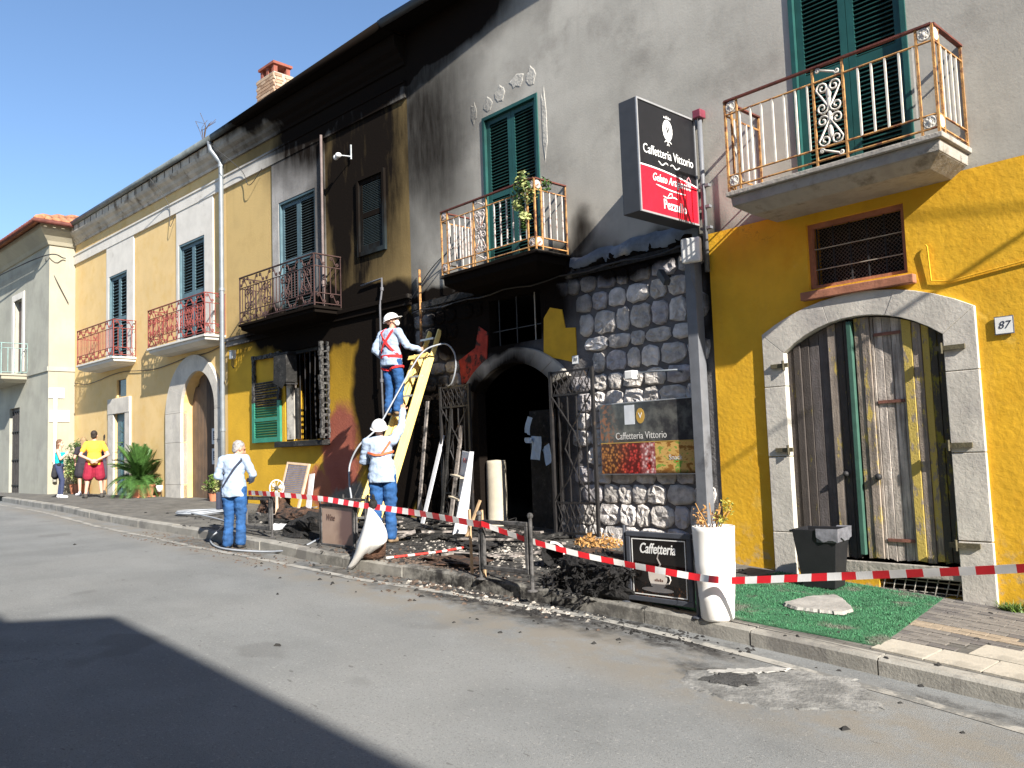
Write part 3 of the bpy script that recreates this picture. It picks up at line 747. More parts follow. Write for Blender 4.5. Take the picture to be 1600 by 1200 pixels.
# ledge / burnt fascia strip at the top of the cladding with flapping membrane
M_memb = mat('blue_grey_membrane', (.16, .19, .23), .7, .3, 5, .5, 20, soot=False, col2=(.38, .36, .33), c2=(.55, .65), c2scale=2)
mb = MB(); rows = []
xs_ = [-7.7 + i * .13 for i in range(17)]
for k, (dy, dz) in enumerate(((-.005, .17), (-.03, .13), (-.055, .07), (-.035, .0), (-.01, -.03))):
    rows.append([(x, dy + .02 * math.sin(x * 9 + k), 4.16 + dz * lerp_tab([-7.7, -6.5, -5.6], [.75, 1.1, 1.25], x) + .015 * math.sin(x * 13 + k * 2)) for x in xs_])
mb.sheet(rows[::-1]); mb.build('roofing_membrane', M_memb, A, True)
mb = MB(); mb.box(-11.3, -9.7, -.06, .0, 4.10, 4.2); mb.build('burnt_fascia', M_char, A); mb = MB(); mb.box(-7.65, -5.6, -.04, .0, 4.02, 4.1); mb.build('burnt_fascia', M_char, A)
mb = MB(); mb.tube([(-11.3 + i * .285, -.05 - .02 * math.sin(i), 4.06 + .02 * math.sin(i * 1.7)) for i in range(21)], .012, 5); mb.build('burnt_cable', M_cable, A)
# grey steel post in front of the wall end
M_steel = mat('grey_steel', (.15, .155, .17), .5, .12, 6, .1, 60, col2=(.07, .07, .075), c2=(.55, .7), c2scale=2)
mb = MB(); mb.box(-5.74, -5.60, -.17, -.03, ground(-5.67) - .02, 4.0); po = mb.build('steel_post', M_steel, bevel=.006)
tag(po, 'grey square steel post standing at the end of the stone cladding', 'post')
# ================================================================ the burnt ochre house and the pale yellow house on the bent front
def wall_b_extra(t, p, c):                        # old red wash and bare rubble showing low on the burnt wall
    q = t.coord('Object'); w = t.vec('SUBTRACT', t.noise(q, 2.5, 5, .6, 'Color'), (.5, .5, .5)); qw = t.vec('ADD', q, t.vec('MULTIPLY', w, (.7, 0, .7)))
    red = t.most([t.spot(qw, (-2.15, 0, 1.75), (.60, None, .95), 1, .2), t.spot(qw, (-2.9, 0, 1.15), (.5, None, .4), .9, .2)])
    c = t.mix(red, c, t.mix(t.noise(q, 5, 4), (.30, .075, .05), (.46, .14, .085)))
    rub = t.spot(qw, (-1.7, 0, .72), (1.0, None, .48), 1, .12)
    return t.mix(rub, c, t.mix(t.noise(q, 14, 5), (.12, .105, .085), (.38, .34, .28)))
M_must = mat('mustard_wall_paint', (.53, .37, .15), .88, .1, 1.2, .4, 25, soot=True, col2=(.45, .31, .12), c2=(.45, .75), c2scale=1.2, extra=plaster_extra(.25, (.33, .22, .08)))
M_mustlow = mat('deep_ochre_wall_paint', (.62, .36, .022), .88, .1, 1.5, .5, 22, soot=True, extra=wall_b_extra, dist=.015)
M_peach = mat('peach_yellow_paint', (.68, .48, .22), .88, .06, 1.2, .3, 25, soot=False, col2=(.64, .42, .15), c2=(.45, .75), extra=plaster_extra(.12, (.50, .36, .18)))
M_trim = mat('white_trim_paint', (.62, .585, .53), .85, .08, 2, .3, 25, soot=True, col2=(.44, .40, .35), c2=(.55, .8))
M_dirtytrim = mat('grey_stained_trim', (.36, .34, .32), .88, .15, 2, .4, 25, soot=True, extra=plaster_extra(.4, (.12, .11, .10)))
M_wood = mat('brown_door_wood', (.17, .10, .055), .7, .25, 3, .4, 40, extra=peel(None, 0))
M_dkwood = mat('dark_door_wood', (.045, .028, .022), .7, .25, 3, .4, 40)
M_zinc = mat('dark_zinc_gutter', (.13, .15, .155), .5, .2, 4, .2, 40, soot=True)
HB = [('burnt', -6.45, 0.0), ('pale', -15.97, -6.452)]
BU = thing('burnt_ochre_house', 'smoke blackened ochre house with grey shutters and a burnt out ground floor window', 'building', (XC, 0, 0), BEND)
PA = thing('pale_yellow_house', 'pale yellow house with white panels, blue grey shutters and red balconies', 'building', (XC, 0, 0), BEND)
ZS, ZE = 4.37, 8.75
sh3 = rect(-4.18, -2.83, 4.46, 6.93); win2 = rect(-1.42, -.68, 5.33, 6.70); bwin = rect(-4.06, -2.6, 2.07, 3.86)
wall('upper_wall', rect(-6.45, 0, ZS, ZE), [sh3, win2], M_must, BU)
wall('lower_wall', rect(-6.45, 0, -.4, ZS), [bwin], M_mustlow, BU, .4)
sh2 = rect(-8.81, -7.47, 4.50, 6.97); sh1 = rect(-13.24, -11.98, 4.50, 6.95)
arch_d = arch(-8.66, -6.95, .3, 2.95, 3.82); sdoor = rect(-12.82, -12.05, .3, 3.1); swin = rect(-12.72, -12.08, 3.55, 4.02)
wall('front_wall', rect(-15.97, -6.452, -.4, ZE), [sh1, sh2, arch_d, sdoor, swin], M_peach, PA, .35)
for T, x0, x1 in ((BU, -6.45, 0.0), (PA, -15.97, -6.452)):
    mb = MB(); mb.add([(x0, 0, -1), (x0, 8, -1), (x0, 8, ZE), (x0, 0, ZE)], [(0, 3, 2, 1)]); mb.add([(x0, 8, -1), (x1, 8, -1), (x1, 8, ZE), (x0, 8, ZE)], [(0, 3, 2, 1)])
    mb.add([(x0, .5, 4.2), (x1, .5, 4.2), (x1, 7.9, 4.2), (x0, 7.9, 4.2)], [(0, 1, 2, 3)])
    mb.add([(x1 - .01, 0.02, -1), (x1 - .01, 8, -1), (x1 - .01, 8, ZE), (x1 - .01, .02, ZE)], [(0, 1, 2, 3)])
    mb.build('outer_shell', M_peach if T is PA else M_must, T)
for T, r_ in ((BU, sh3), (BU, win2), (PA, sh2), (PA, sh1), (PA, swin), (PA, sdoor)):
    mb = MB(); mb.box(r_[0][0] - .05, r_[1][0] + .05, .345, .36, r_[0][1] - .05, r_[2][1] + .05); mb.build('dark_back', M_dark, T)
mb = MB(); mb.box(-4.6, -2.0, 1.2, 1.22, 1.0, 4.2); mb.box(-4.6, -2.0, .41, 1.2, 1.9, 1.92); mb.build('dark_back', M_char, BU)
# string course, frieze band, cornice profile, roof
def extrude_profile(prof, x0, x1, close=True):    # prof of (y, z) run along x
    mb = MB(); n = len(prof); mb.sheet([[(x, y, z) for y, z in prof] for x in (x0, x1)])
    if close:
        mb.add([(x0, y, z) for y, z in prof], [tuple(range(n))]); mb.add([(x1, y, z) for y, z in prof], [tuple(range(n))[::-1]])
    return mb
CORN = [(.1, 8.36), (-.04, 8.38), (-.05, 8.44), (-.11, 8.50), (-.14, 8.56), (-.21, 8.62), (-.24, 8.68), (-.25, 8.85), (.1, 8.87)]
M_corn = mat('stained_cornice', (.50, .45, .38), .9, .2, 3, .6, 30, soot=True, col2=(.20, .16, .12), c2=(.5, .68), c2scale=2.5, dist=.02)
for T, x0, x1, nm in ((BU, -6.45, 0.0, 0), (PA, -15.97, -6.452, 1)):
    extrude_profile(CORN[::-1], x0, x1).build('cornice', M_corn, T)
    mb = MB(); mb.box(x0, x1, -.045, .0, 7.80, 8.10); mb.box(x0, x1, -.065, -.0, 8.06, 8.1); mb.build('frieze_band', M_trim, T)
mb = MB(); mb.add([(-6.45, -.30, 8.875), (0.0, -.50, 8.875), (0, .1, 8.885), (-6.45, .1, 8.885), (-6.45, -.30, 8.92), (0.0, -.50, 8.92)], [(0, 3, 2, 1), (0, 1, 5, 4)]); mb.build('boarded_eave', M_eave, BU)
for T, x0, x1 in ((BU, -6.45, 0.0), (PA, -15.97, -6.452)):
    mb = MB(); e0 = -.52 if T is PA else -.6
    xr = [x0, x1]; er = [-.25, -.30] if T is PA else [-.30, -.50]
    mb.sheet([[(x, e, 8.93) for x, e in zip(xr, er)], [(x, 4, 10.3) for x in xr], [(x, 8.3, 8.93) for x in xr]])
    mb.add([(x0, 0.1, 8.7), (x0, 4, 10.29), (x0, 8.2, 8.7)], [(0, 1, 2)]); rf = mb.build('roof', M_roof, T)
    mb = MB(); mb.tube([(x, e - .02, 8.92) for x, e in zip(xr, er)], .07, 8); mb.build('gutter', M_zinc, rf, True)
    if T is PA:
        mb = MB(); n = 0
        ct = [(-15.4 + i * .45) for i in range(20)]
        for xx in ct: mb.box(xx, xx + .012, -.257, -.25, 8.68, 8.84)
        mb.build('cornice_joint', M_dark, T)
mb = MB(); mb.box(-6.45, 0, -.05, 0, 4.22, 4.37); mb.box(-6.45, 0, -.09, 0, 4.33, 4.40); mb.build('string_course', M_dirtytrim, BU, bevel=.006)
# panels around the balcony doors
for T, x0, x1, m in ((PA, -13.43, -11.55, M_trim), (PA, -8.95, -7.04, M_trim), (BU, -4.43, -2.51, M_dirtytrim)):
    h = {True: sh1, False: sh2}[x0 < -10] if T is PA else sh3
    mb = MB(); a, b = h[0][0], h[1][0]; zt = h[2][1]
    mb.box(x0, a, -.03, .0, 4.45, 7.80); mb.box(b, x1, -.03, 0, 4.45, 7.80); mb.box(a, b, -.03, 0, zt, 7.80); mb.build('door_panel', m, T)
shutter_pair(PA, -13.24, -11.98, 4.50, 6.95, M_greyblue, 24, joined=True)
shutter_pair(PA, -8.81, -7.47, 4.50, 6.97, M_greyblue, 30, joined=True)
shutter_pair(BU, -4.18, -2.83, 4.46, 6.93, M_greyblue, 40, M_sootgreen)
fr = MB(); fr.box(-1.46, -1.40, -.05, .05, 5.29, 6.74); fr.box(-.70, -.64, -.05, .05, 5.29, 6.74); fr.box(-1.4, -.7, -.05, .05, 6.68, 6.74); fr.box(-1.4, -.7, -.05, .05, 5.29, 5.37); fr.build('window_frame', M_greyblue, BU)
slatted(BU, -1.395, -.705, 5.375, 6.675, -.01, M_greyblue, 34, M_sootgreen)
# ornate iron balconies
def balcony_b(T, x0, x1, P_, zt, h, m, mslab, dense=False, pitch=.11):
    b = balcony_slab(T, x0, x1, P_, zt, mslab, .19)
    xa, xb, y = rail_frame(b, x0, x1, P_, zt, h, (.05, .24, h - .22), m, m)
    me = bar_mesh(h - .46, .014, m); n = round((xb - xa) / pitch)
    for i in range(1, n): link('baluster', me, b, (xa + (xb - xa) * i / n, y, zt + .24))
    k = max(2, round((P_ - .1) / pitch))
    for xe in (xa, xb):
        for i in range(1, k): link('baluster', me, b, (xe, y + (P_ - .03) * i / k, zt + .24))
    sc = scroll_mesh(.20, .17, .010, m); n = round((xb - xa) / .24)
    for i in range(n):
        xx = xa + (xb - xa) * (i + .5) / n; f = 1 if i % 2 else -1
        link('scroll', sc, b, (xx, y, zt + .145), None, (f, 1, 1)); link('scroll', sc, b, (xx, y, zt + h - .11), None, (f, 1, 1))
    for xe in (xa, xb):
        for i in range(2):
            yy = y + (P_ - .03) * (i + .5) / 2
            link('scroll', sc, b, (xe, yy, zt + .145), (0, 0, R(90))); link('scroll', sc, b, (xe, yy, zt + h - .11), (0, 0, R(90)))
    if dense or T is BU:
        s2 = scroll_mesh(.20, .44, .011, m); n = round((xb - xa) / (.24 if dense else .62))
        for i in range(n):
            xx = xa + (xb - xa) * (i + .5) / n
            link('scroll', s2, b, (xx - .02, y - .006, zt + .24 + (h - .46) / 2), None, (1 if i % 2 else -1, 1, 1))
            if not dense: link('scroll', s2, b, (xx + .14, y - .006, zt + .24 + (h - .46) / 2), None, (-1 if i % 2 else 1, 1, 1))
    return b
balcony_b(PA, -14.08, -11.42, .60, 4.52, .96, M_redrust, M_trim)['label'] = 'balcony with red iron scrolls above the small stone framed door'
balcony_b(PA, -9.55, -6.52, .50, 4.50, .92, M_redrust, M_trim, True)['label'] = 'balcony with dense red ironwork above the arched doorway'
balcony_b(BU, -4.82, -2.03, .60, 4.46, .95, mat('brown_wrought_iron', (.06, .03, .026), .65, .3, 8, .3, 60), M_dirtytrim)['label'] = 'blackened balcony with wrought iron scrolls'
# arched doorway of the pale house
surround(PA, -9.50, -6.62, -8.66, -6.95, .6, .6, 2.95, 4.22, 2.95, 3.82, [1.2, 2.2, 2.9], 7, -.07, .1, M_dressed)
dl = None
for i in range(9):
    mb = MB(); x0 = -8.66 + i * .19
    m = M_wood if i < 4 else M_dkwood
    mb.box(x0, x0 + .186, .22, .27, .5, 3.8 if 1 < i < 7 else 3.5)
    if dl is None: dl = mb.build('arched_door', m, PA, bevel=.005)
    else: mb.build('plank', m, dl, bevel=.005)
mb = MB(); mb.box(-8.66, -6.95, .27, .3, .3, 3.84); mb.build('door_backing', M_dark, PA)
M_paper = plain('printed_notice', (.62, .66, .70), .7); M_ink = plain('dark_print', (.05, .07, .11), .7)
for z0, nm in ((2.12, 'upper'), (1.66, 'lower')):
    p_ = b_world(-7.42, -.2)
    t = thing('door_notice', '%s of two framed notices with a dark picture on the arched wooden door' % nm, 'notice', (p_.x, p_.y, z0), BEND)
    mb = MB(); mb.box(-.19, .19, -.006, .012, 0, .36); mb.build('sheet', M_paper, t); mb = MB(); mb.box(-.13, .13, -.009, -.006, .09, .30); mb.build('picture', M_ink, t)
    for k in range(3): mb = MB(); mb.box(-.09, -.03 + .06 * k, -.011, -.009, .12 + k * .05, .135 + k * .05); mb.build('print_line', M_paper, t)
# small door with stone frame, transom
mb = MB(); mb.box(-13.22, -12.83, -.06, .0, .5, 3.1); mb.box(-12.05, -11.72, -.06, .0, .5, 3.1); mb.box(-13.22, -11.72, -.07, .0, 3.1, 3.52); mb.build('door_surround', M_dressed, PA, bevel=.01)
M_teal = mat('teal_door_paint', (.06, .13, .16), .5, .15, 4, .2, 40)
d2 = MB(); d2.box(-12.82, -12.05, .05, .1, .5, 3.1); d2 = d2.build('front_door', M_teal, PA)
for z0, z1 in ((.75, 1.6), (1.75, 2.9)):
    for x0 in (-12.75, -12.4): mb = MB(); mb.box(x0, x0 + .28, .035, .05, z0, z1); mb.build('door_panel', M_teal, d2, bevel=.01)
mb = MB(); mb.box(-12.72, -12.08, .05, .09, 3.55, 4.02); mb.build('transom_window', plain('dark_glass', (.02, .025, .03), .1), PA)
# drainpipe at the joint of the two houses
def pipe_thing(label, pts, r, m, name='drainpipe'):
    mb = MB(); mb.tube(pts, r, 8); o = mb.build(name, m, smooth=True); tag(o, label, 'pipe')
    for i in range(3, len(pts) - 1, 2):
        cm = MB(); p_ = Vector(pts[i]); cm.tube([p_ - Vector((0, 0, .03)), p_ + Vector((0, 0, .03))], r + .012, 8); cm.build('pipe_clip', m, o)
    return o
pts = [b_world(-6.6, .32, 8.86), b_world(-6.58, .30, 8.66), b_world(-6.46, .14, 8.40), b_world(-6.45, .12, 8.30), b_world(-6.45, .12, 7.0), b_world(-6.45, .12, 5.5), b_world(-6.45, .12, 4.0), b_world(-6.45, .12, 2.4), b_world(-6.45, .12, .75)]
pipe_thing('grey zinc drainpipe running down the joint between the two yellow houses', pts, .055, M_pipe)
pts = [b_world(-2.51, .08, 7.86), b_world(-2.51, .08, 7.0), b_world(-2.51, .08, 6.0), b_world(-2.51, .08, 5.0), b_world(-2.51, .08, 4.45)]
pipe_thing('thin sooty vertical pipe beside the shuttered balcony door of the burnt house', pts, .025, mat('sooty_pipe', (.17, .13, .12), .7, .2, 6, .2, 40))
pts = [b_world(-1.37, .04, 4.76), b_world(-1.0, .04, 4.78), b_world(-.76, .04, 4.79), b_world(-.75, .05, 4.6), b_world(-.75, .10, 4.3), b_world(-.75, .10, 3.0), b_world(-.75, .06, 1.5)]
pipe_thing('thin grey bent conduit crossing the burnt house below its small shuttered window', pts, .018, mat('sooty_conduit', (.10, .10, .11), .6, .2, 6, .2, 40), 'conduit')
# burnt window: frame stumps, bars, sill, shutters
M_charcoal = M_char
fr = MB(); fr.box(-4.06, -3.99, .06, .14, 2.07, 3.86); fr.box(-2.67, -2.6, .06, .14, 2.07, 3.86); fr.box(-3.99, -2.67, .06, .14, 3.79, 3.86)
bw = fr.build('burnt_window', M_char, BU)
for i in range(7):
    q = -3.85 + i * .185; mb = MB(); mb.tube([(q, .10, 2.08), (q + .02 * math.sin(i), .09, 3.0), (q, .10, 3.8)], .011, 5); mb.build('window_bar', M_iron, bw)
mb = MB(); mb.box(-4.0, -3.72, -.005, .05, 2.10, 3.3); mb.build('casement', mat('scorched_white_frame', (.55, .50, .43), .8, .2, 5, .3, 40, col2=(.05, .04, .035), c2=(.5, .6), c2scale=3), bw)
mb = MB(); mb.box(-3.70, -3.62, .0, .05, 2.10, 3.1); mb.build('casement', M_char, bw)
mb = MB(); mb.box(-4.22, -2.5, -.17, .05, 1.95, 2.06); mb.build('window_sill', M_char, BU, bevel=.01)
# left shutter leaf folded flat on the wall, its upper half burnt to an empty frame
M_shg = mat('bright_green_paint', (.03, .22, .14), .55, .15, 5, .2, 50)
M_shb = mat('blistered_burnt_paint', (.09, .088, .085), .9, .4, 14, .9, 40, col2=(.02, .018, .017), c2=(.45, .55), c2scale=18, dist=.02)
mb = MB(); mb.box(-5.28, -5.17, -.07, -.02, 2.07, 2.9); mb.box(-4.27, -4.16, -.07, -.02, 2.07, 2.9); mb.box(-5.17, -4.27, -.068, -.022, 2.07, 2.17); mb.box(-5.17, -4.27, -.068, -.022, 2.5, 2.58)
sl = mb.build('shutter', M_shg, BU, bevel=.004); sl['label'] = 'green shutter with burnt off top'
mb = MB()
for k in range(12):
    za = 2.905 + k * .082
    for xx in (-5.225, -4.215): mb.box(xx - .045 + random.uniform(-.015, .015), xx + .045 + random.uniform(-.015, .015), -.07 + random.uniform(-.01, .01), -.02, za, za + .0815)
for k in range(9):
    xx = -5.16 + k * .1; mb.box(xx, xx + .0995, -.068 + random.uniform(-.008, .008), -.022, 3.80 + random.uniform(-.02, .01), 3.87 + random.uniform(-.01, .015))
mb.build('burnt_frame', M_shb, sl)
for k in range(22):
    z = 2.2 + k * .052
    if 2.47 < z < 2.6: continue
    mb = MB(); mb.bar((-5.165, -.045, z), (-4.275, -.045 + random.uniform(-.01, .01), z + (random.uniform(-.02, .02) if z > 2.9 else 0)), .045, .008, (0, .7, .7))
    mb.build('slat', M_shg if z < 2.82 else M_shb, sl)
# right leaf standing out from the wall, charred
mb = MB()
for k in range(20):
    z = 2.08 + k * .09; mb.box(-2.50 + random.uniform(-.01, .01), -2.44 + random.uniform(-.01, .01), -.22 + random.uniform(-.02, .02), -.15, z, z + .0895); mb.box(-2.49, -2.45, -.06, -.02 + random.uniform(-.01, .01), z, z + .0895)
for k in range(14): mb.box(-2.485, -2.455, -.16, -.055, 2.12 + k * .12, 2.15 + k * .12 + random.uniform(0, .03))
rs = mb.build('shutter', M_shb, BU); rs['label'] = 'charred shutter standing open at a right angle'
# burnt box hanging under the balcony (remains of an air conditioner) and the meter box
p_ = b_world(-3.78, .02, 3.2); mb = MB(); mb.box(-.24, .24, -.26, -.02, .0, .55); mb.box(-.27, .27, -.24, -.05, .55, .6)
mb.add([(-.24, -.265, .02), (.1, -.265, -.12), (.24, -.265, .05), (.22, -.265, .45), (-.22, -.265, .47)], [(0, 1, 2, 3, 4)])
ac = mb.build('air_conditioner', M_char, loc=p_, rot=(0, 0, BEND), bevel=.01); tag(ac, 'burnt and melted box of an air conditioner above the charred window', 'air conditioner')
for s_ in (-.2, .2): mb = MB(); mb.bar((s_, 0.0, -.02), (s_, -.25, -.02), .03, .03); mb.build('bracket', M_iron, ac)
p_ = b_world(-6.08, .02, 3.92); mb = MB(); mb.box(-.07, .07, -.1, -.005, 0, .17); mb.box(-.085, .085, -.11, -.005, .17, .185)
mbx = mb.build('junction_box', mat('grey_plastic', (.45, .47, .48), .5), loc=p_, rot=(0, 0, BEND), bevel=.01); tag(mbx, 'small grey junction box on ochre wall beside the drainpipe', 'box')
for k in range(3): mb = MB(); mb.tube([(-.04 + .04 * k, -.05, 0), (-.05 + .05 * k, -.06, -.12 - .03 * k), (-.02 + .03 * k, -.02, -.2)], .006, 5); mb.build('wire', M_cable, mbx)
# lamp bracket high on the burnt wall
p_ = b_world(-1.6, .02, 7.2); lt = thing('wall_lamp', 'small white lamp on a bracket high on the blackened wall', 'lamp', p_, BEND)
mb = MB(); mb.bar((0, -.02, -.05), (0, -.02, .22), .02, .02); mb.tube([(0, -.02, .0), (-.12, -.18, .02)], .012, 6); mb.build('bracket', mat('grey_plastic', (.45, .47, .48)), lt)
mb = MB(); mb.ell((-.14, -.2, .02), (.06, .06, .05)); mb.ell((-.22, -.2, -.0), (.05, .05, .05)); mb.build('lamp_head', plain('white_plastic', (.75, .74, .72), .4), lt, True)
# chimney of bricks
M_brick = [mat('chimney_brick_%d' % i, c, .9, .2, 8, .4, 50) for i, c in enumerate(((.34, .23, .15), (.26, .17, .11), (.40, .30, .21)))]
M_cmort = mat('chimney_mortar', (.36, .32, .27), .95, .1, 8, .4, 50)
ch = MB(); cx, cy, cw, cd, cz0, cz1 = -6.85, 1.5, .80, .55, 9.0, 10.93; ch.box(cx - cw / 2 + .01, cx + cw / 2 - .01, cy - cd / 2 + .01, cy + cd / 2 - .01, cz0, cz1); CH = ch.build('chimney', M_cmort, PA)
bm_ = MB(); bm_.box(-.095, .095, -.02, .02, -.034, .034); bme = [bm_.mesh('brick', m) for m in M_brick]
r = 0; z = 9.55
while z < cz1 - .03:
    for s_, ax, ln in ((0, 'x', cw), (1, 'y', cd), (2, 'y', cd)):
        n = int(ln / .2); off = .05 if r % 2 else -.03
        for i in range(n):
            u = -ln / 2 + (i + .5) * ln / n + off * .5
            if s_ == 0: link('brick', random.choice(bme), CH, (cx + u, cy - cd / 2 + .008, z))
            else: link('brick', random.choice(bme), CH, (cx + (cw / 2 - .008) * (1 if s_ == 1 else -1), cy + u, z), (0, 0, R(90)))
    z += .082; r += 1
mb = MB(); M_pot = mat('red_clay', (.24, .075, .05), .8, .2, 6, .3, 40)
for sx in (-.26, 0, .26):
    for sy in (-.17, .17): mb.box(cx + sx - .05, cx + sx + .05, cy + sy - .05, cy + sy + .05, cz1, cz1 + .22)
mb.box(cx - .36, cx + .36, cy - .26, cy + .26, cz1 + .22, cz1 + .28); mb.box(cx - .24, cx + .24, cy - .18, cy + .18, cz1 + .28, cz1 + .35); mb.build('chimney_cap', M_pot, CH)
# small bare twig on the gutter
mb = MB(); q = b_world(-6.9, .3, 8.9)
for k in range(9): mb.tube([q, q + Vector((random.uniform(-.2, .2), 0, .25 + random.random() * .2)), q + Vector((random.uniform(-.4, .4), random.uniform(-.2, .2), .35 + random.random() * .3))], .006, 4)
tag(mb.build('dry_weed', mat('dry_twig', (.10, .07, .05))), 'dry weed sprouting from the roof gutter', 'plant')
# ================================================================ the cream house beyond
FH = b_world(-15.99, .72)
FA = thing('cream_house', 'cream grey corner house with brown tiled roof at the end of the row', 'building', (FH.x, FH.y, 0), BEND)
M_cream = mat('cream_render', (.36, .33, .25), .9, .08, 1.0, .4, 25, soot=False, col2=(.31, .285, .225), c2=(.45, .7), c2scale=.9, extra=plaster_extra(.35, (.23, .21, .175)))
M_cream2 = mat('grey_green_render', (.37, .36, .30), .9, .1, 1.0, .4, 25, col2=(.29, .28, .24), c2=(.45, .7), c2scale=.9, extra=plaster_extra(.35, (.22, .205, .18)))
fw = rect(-3.35, -2.5, 4.75, 7.1); fd = rect(-3.75, -2.7, .5, 3.65); fwl = rect(-8.2, -7.2, 4.75, 7.1); fdl = rect(-8.4, -7.2, .5, 3.4)
wall('front_wall', rect(-13, 0, -.4, 8.5), [fw, fd, fwl, fdl], M_cream2, FA, .3)
mb = MB(); mb.add([(0, 0, -.4), (0, 9, -.4), (0, 9, 8.5), (0, 0, 8.5)], [(0, 1, 2, 3)]); mb.build('side_wall', M_cream, FA); mb = MB(); mb.add([(-13, 0, -.4), (-13, 9, -.4), (-13, 9, 8.5), (-13, 0, 8.5)], [(0, 3, 2, 1)]); mb.build('side_wall', M_cream, FA)
mb = MB(); mb.add([(-13, 9, -.4), (0, 9, -.4), (0, 9, 8.5), (-13, 9, 8.5)], [(0, 1, 2, 3)]); mb.build('back_wall', M_cream, FA)
for a in (fw, fd, fwl, fdl): mb = MB(); mb.box(a[0][0] - .05, a[1][0] + .05, .29, .31, a[0][1] - .05, a[2][1] + .05); mb.build('dark_back', M_dark, FA)
for x0, x1, z0, z1 in ((-3.35, -2.5, 4.75, 7.1), (-8.2, -7.2, 4.75, 7.1)):
    mb = MB(); mb.box(x0 - .2, x0, -.03, .03, z0, z1 + .2); mb.box(x1, x1 + .2, -.03, .03, z0, z1 + .2); mb.box(x0, x1, -.03, .03, z1, z1 + .2); w = mb.build('window_frame', M_trim, FA)
    for q in (x0 + .03, (x0 + x1) / 2 + .01): mb = MB(); mb.box(q, q + (x1 - x0) / 2 - .05, .12, .16, z0, z1 - .03); mb.build('shutter', mat('brown_shutter', (.10, .07, .06), .7), w)
for x0, x1, z1 in ((-3.75, -2.7, 3.65), (-8.4, -7.2, 3.4)):
    d3 = MB(); d3.box(x0, x1, .1, .14, .5, z1); d3 = d3.build('iron_door', mat('grey_brown_iron', (.10, .085, .08), .6, .2, 5, .2), FA)
    for i in range(5): q = x0 + .1 + i * (x1 - x0 - .2) / 4; mb = MB(); mb.bar((q, .08, .6), (q, .08, z1 - .1), .03, .03, (0, 1, 0)); mb.build('door_bar', M_iron, d3)
    for z in (1.2, 2.0, 2.9): mb = MB(); mb.bar((x0 + .05, .075, z), (x1 - .05, .075, z), .03, .03); mb.build('door_bar', M_iron, d3)
fb = balcony_slab(FA, -5.0, -1.95, .75, 4.62, M_cream, .25)
M_tealrail = mat('pale_green_iron', (.22, .33, .31), .5, .2, 5, .2)
xa, xb, y = rail_frame(fb, -5.0, -1.95, .75, 4.62, .95, (.06, .8), M_tealrail, M_tealrail)
bm2 = bar_mesh(.74, .02, M_tealrail)
for i in range(1, 14): link('baluster', bm2, fb, (xa + (xb - xa) * i / 14, y, 4.68))
for i in range(1, 4): link('baluster', bm2, fb, (xb, y + .72 * i / 4, 4.68))
mb = MB(); prof = [(.05, 8.30), (-.05, 8.32), (-.10, 8.42), (-.28, 8.62), (-.34, 8.70), (-.34, 8.85), (.05, 8.86)]
mb.sheet([[(x, y_, z) for y_, z in prof] for x in (-13, 0.0)][::-1]); mb.sheet([[(-y_, q, z) for y_, z in prof] for q in (0.0, 9)][::-1])
mb.add([(0, y_, z) for y_, z in prof] + [(-y_, y_, z) for y_, z in prof] + [(-y_, 0, z) for y_, z in prof], [(i, i + 7, i + 8, i + 1) for i in range(6)] + [(i + 7, i + 14, i + 15, i + 8) for i in range(6)])
mb.build('cornice', M_cream, FA)
mb = MB(); mb.box(0.0, .03, 0, 3, 4.55, 4.68); mb.box(-1.9, .0, -.035, 0, 4.55, 4.68); mb.build('string_course', M_cream2, FA)
# hipped roof of barrel tiles
ez, ov = 8.88, .5; tile = .24
mb = MB(); mb.add([(-13.5, -ov, ez), (ov, -ov, ez), (-4, 4.5, ez + 1.75), (-9, 4.5, ez + 1.75), (ov, 9.5, ez), (-13.5, 9.5, ez)], [(0, 1, 2, 3), (1, 4, 2), (4, 5, 3, 2), (5, 0, 3)])
fr_ = mb.build('roof', M_roof, FA)
mb = MB()
def tile_run(a, b):
    a, b = Vector(a), Vector(b); n = max(2, int((b - a).length / .38)); mb.tube([a.lerp(b, i / n) + Vector((0, 0, .03 * (i % 2))) for i in range(n + 1)], [.085 + .02 * (i % 2) for i in range(n + 1)], 6)
x = -13.2
while x < ov:
    top = min(1.0, (ov - x) / 4.5) if x > -4 else (1.0 if x > -9 else (x + 13.5) / 4.5)
    tile_run((x, -ov - .03, ez + .02), (x, -ov + 5.0 * top, ez + .02 + 1.75 * top)); x += tile
yv = -ov + .1
while yv < 9.4:
    top = min(1.0, (yv + ov) / 5.0, (9.5 - yv) / 5.0)
    tile_run((ov + .03, yv, ez + .02), (ov - 4.5 * top, yv, ez + .02 + 1.75 * top)); yv += tile
tile_run((ov, -ov, ez + .06), (-4, 4.5, ez + 1.83)); tile_run((-4, 4.5, ez + 1.85), (-9, 4.5, ez + 1.85))
stuff(mb.build('barrel_tiles', M_roof, fr_, True))
mb = MB(); mb.tube([(-13.5, -ov - .08, ez - .03), (ov + .08, -ov - .08, ez - .03), (ov + .08, 9.5, ez - .03)], .07, 8); mb.build('gutter', M_darkrust, fr_, True)
pts = [b_world(-15.9, .55, z) for z in (4.0, 3.4, 2.6, 1.9, 1.3)]
pipe_thing('cream plastic drainpipe in the corner of the cream house', pts, .06, mat('cream_plastic', (.62, .60, .52), .5))
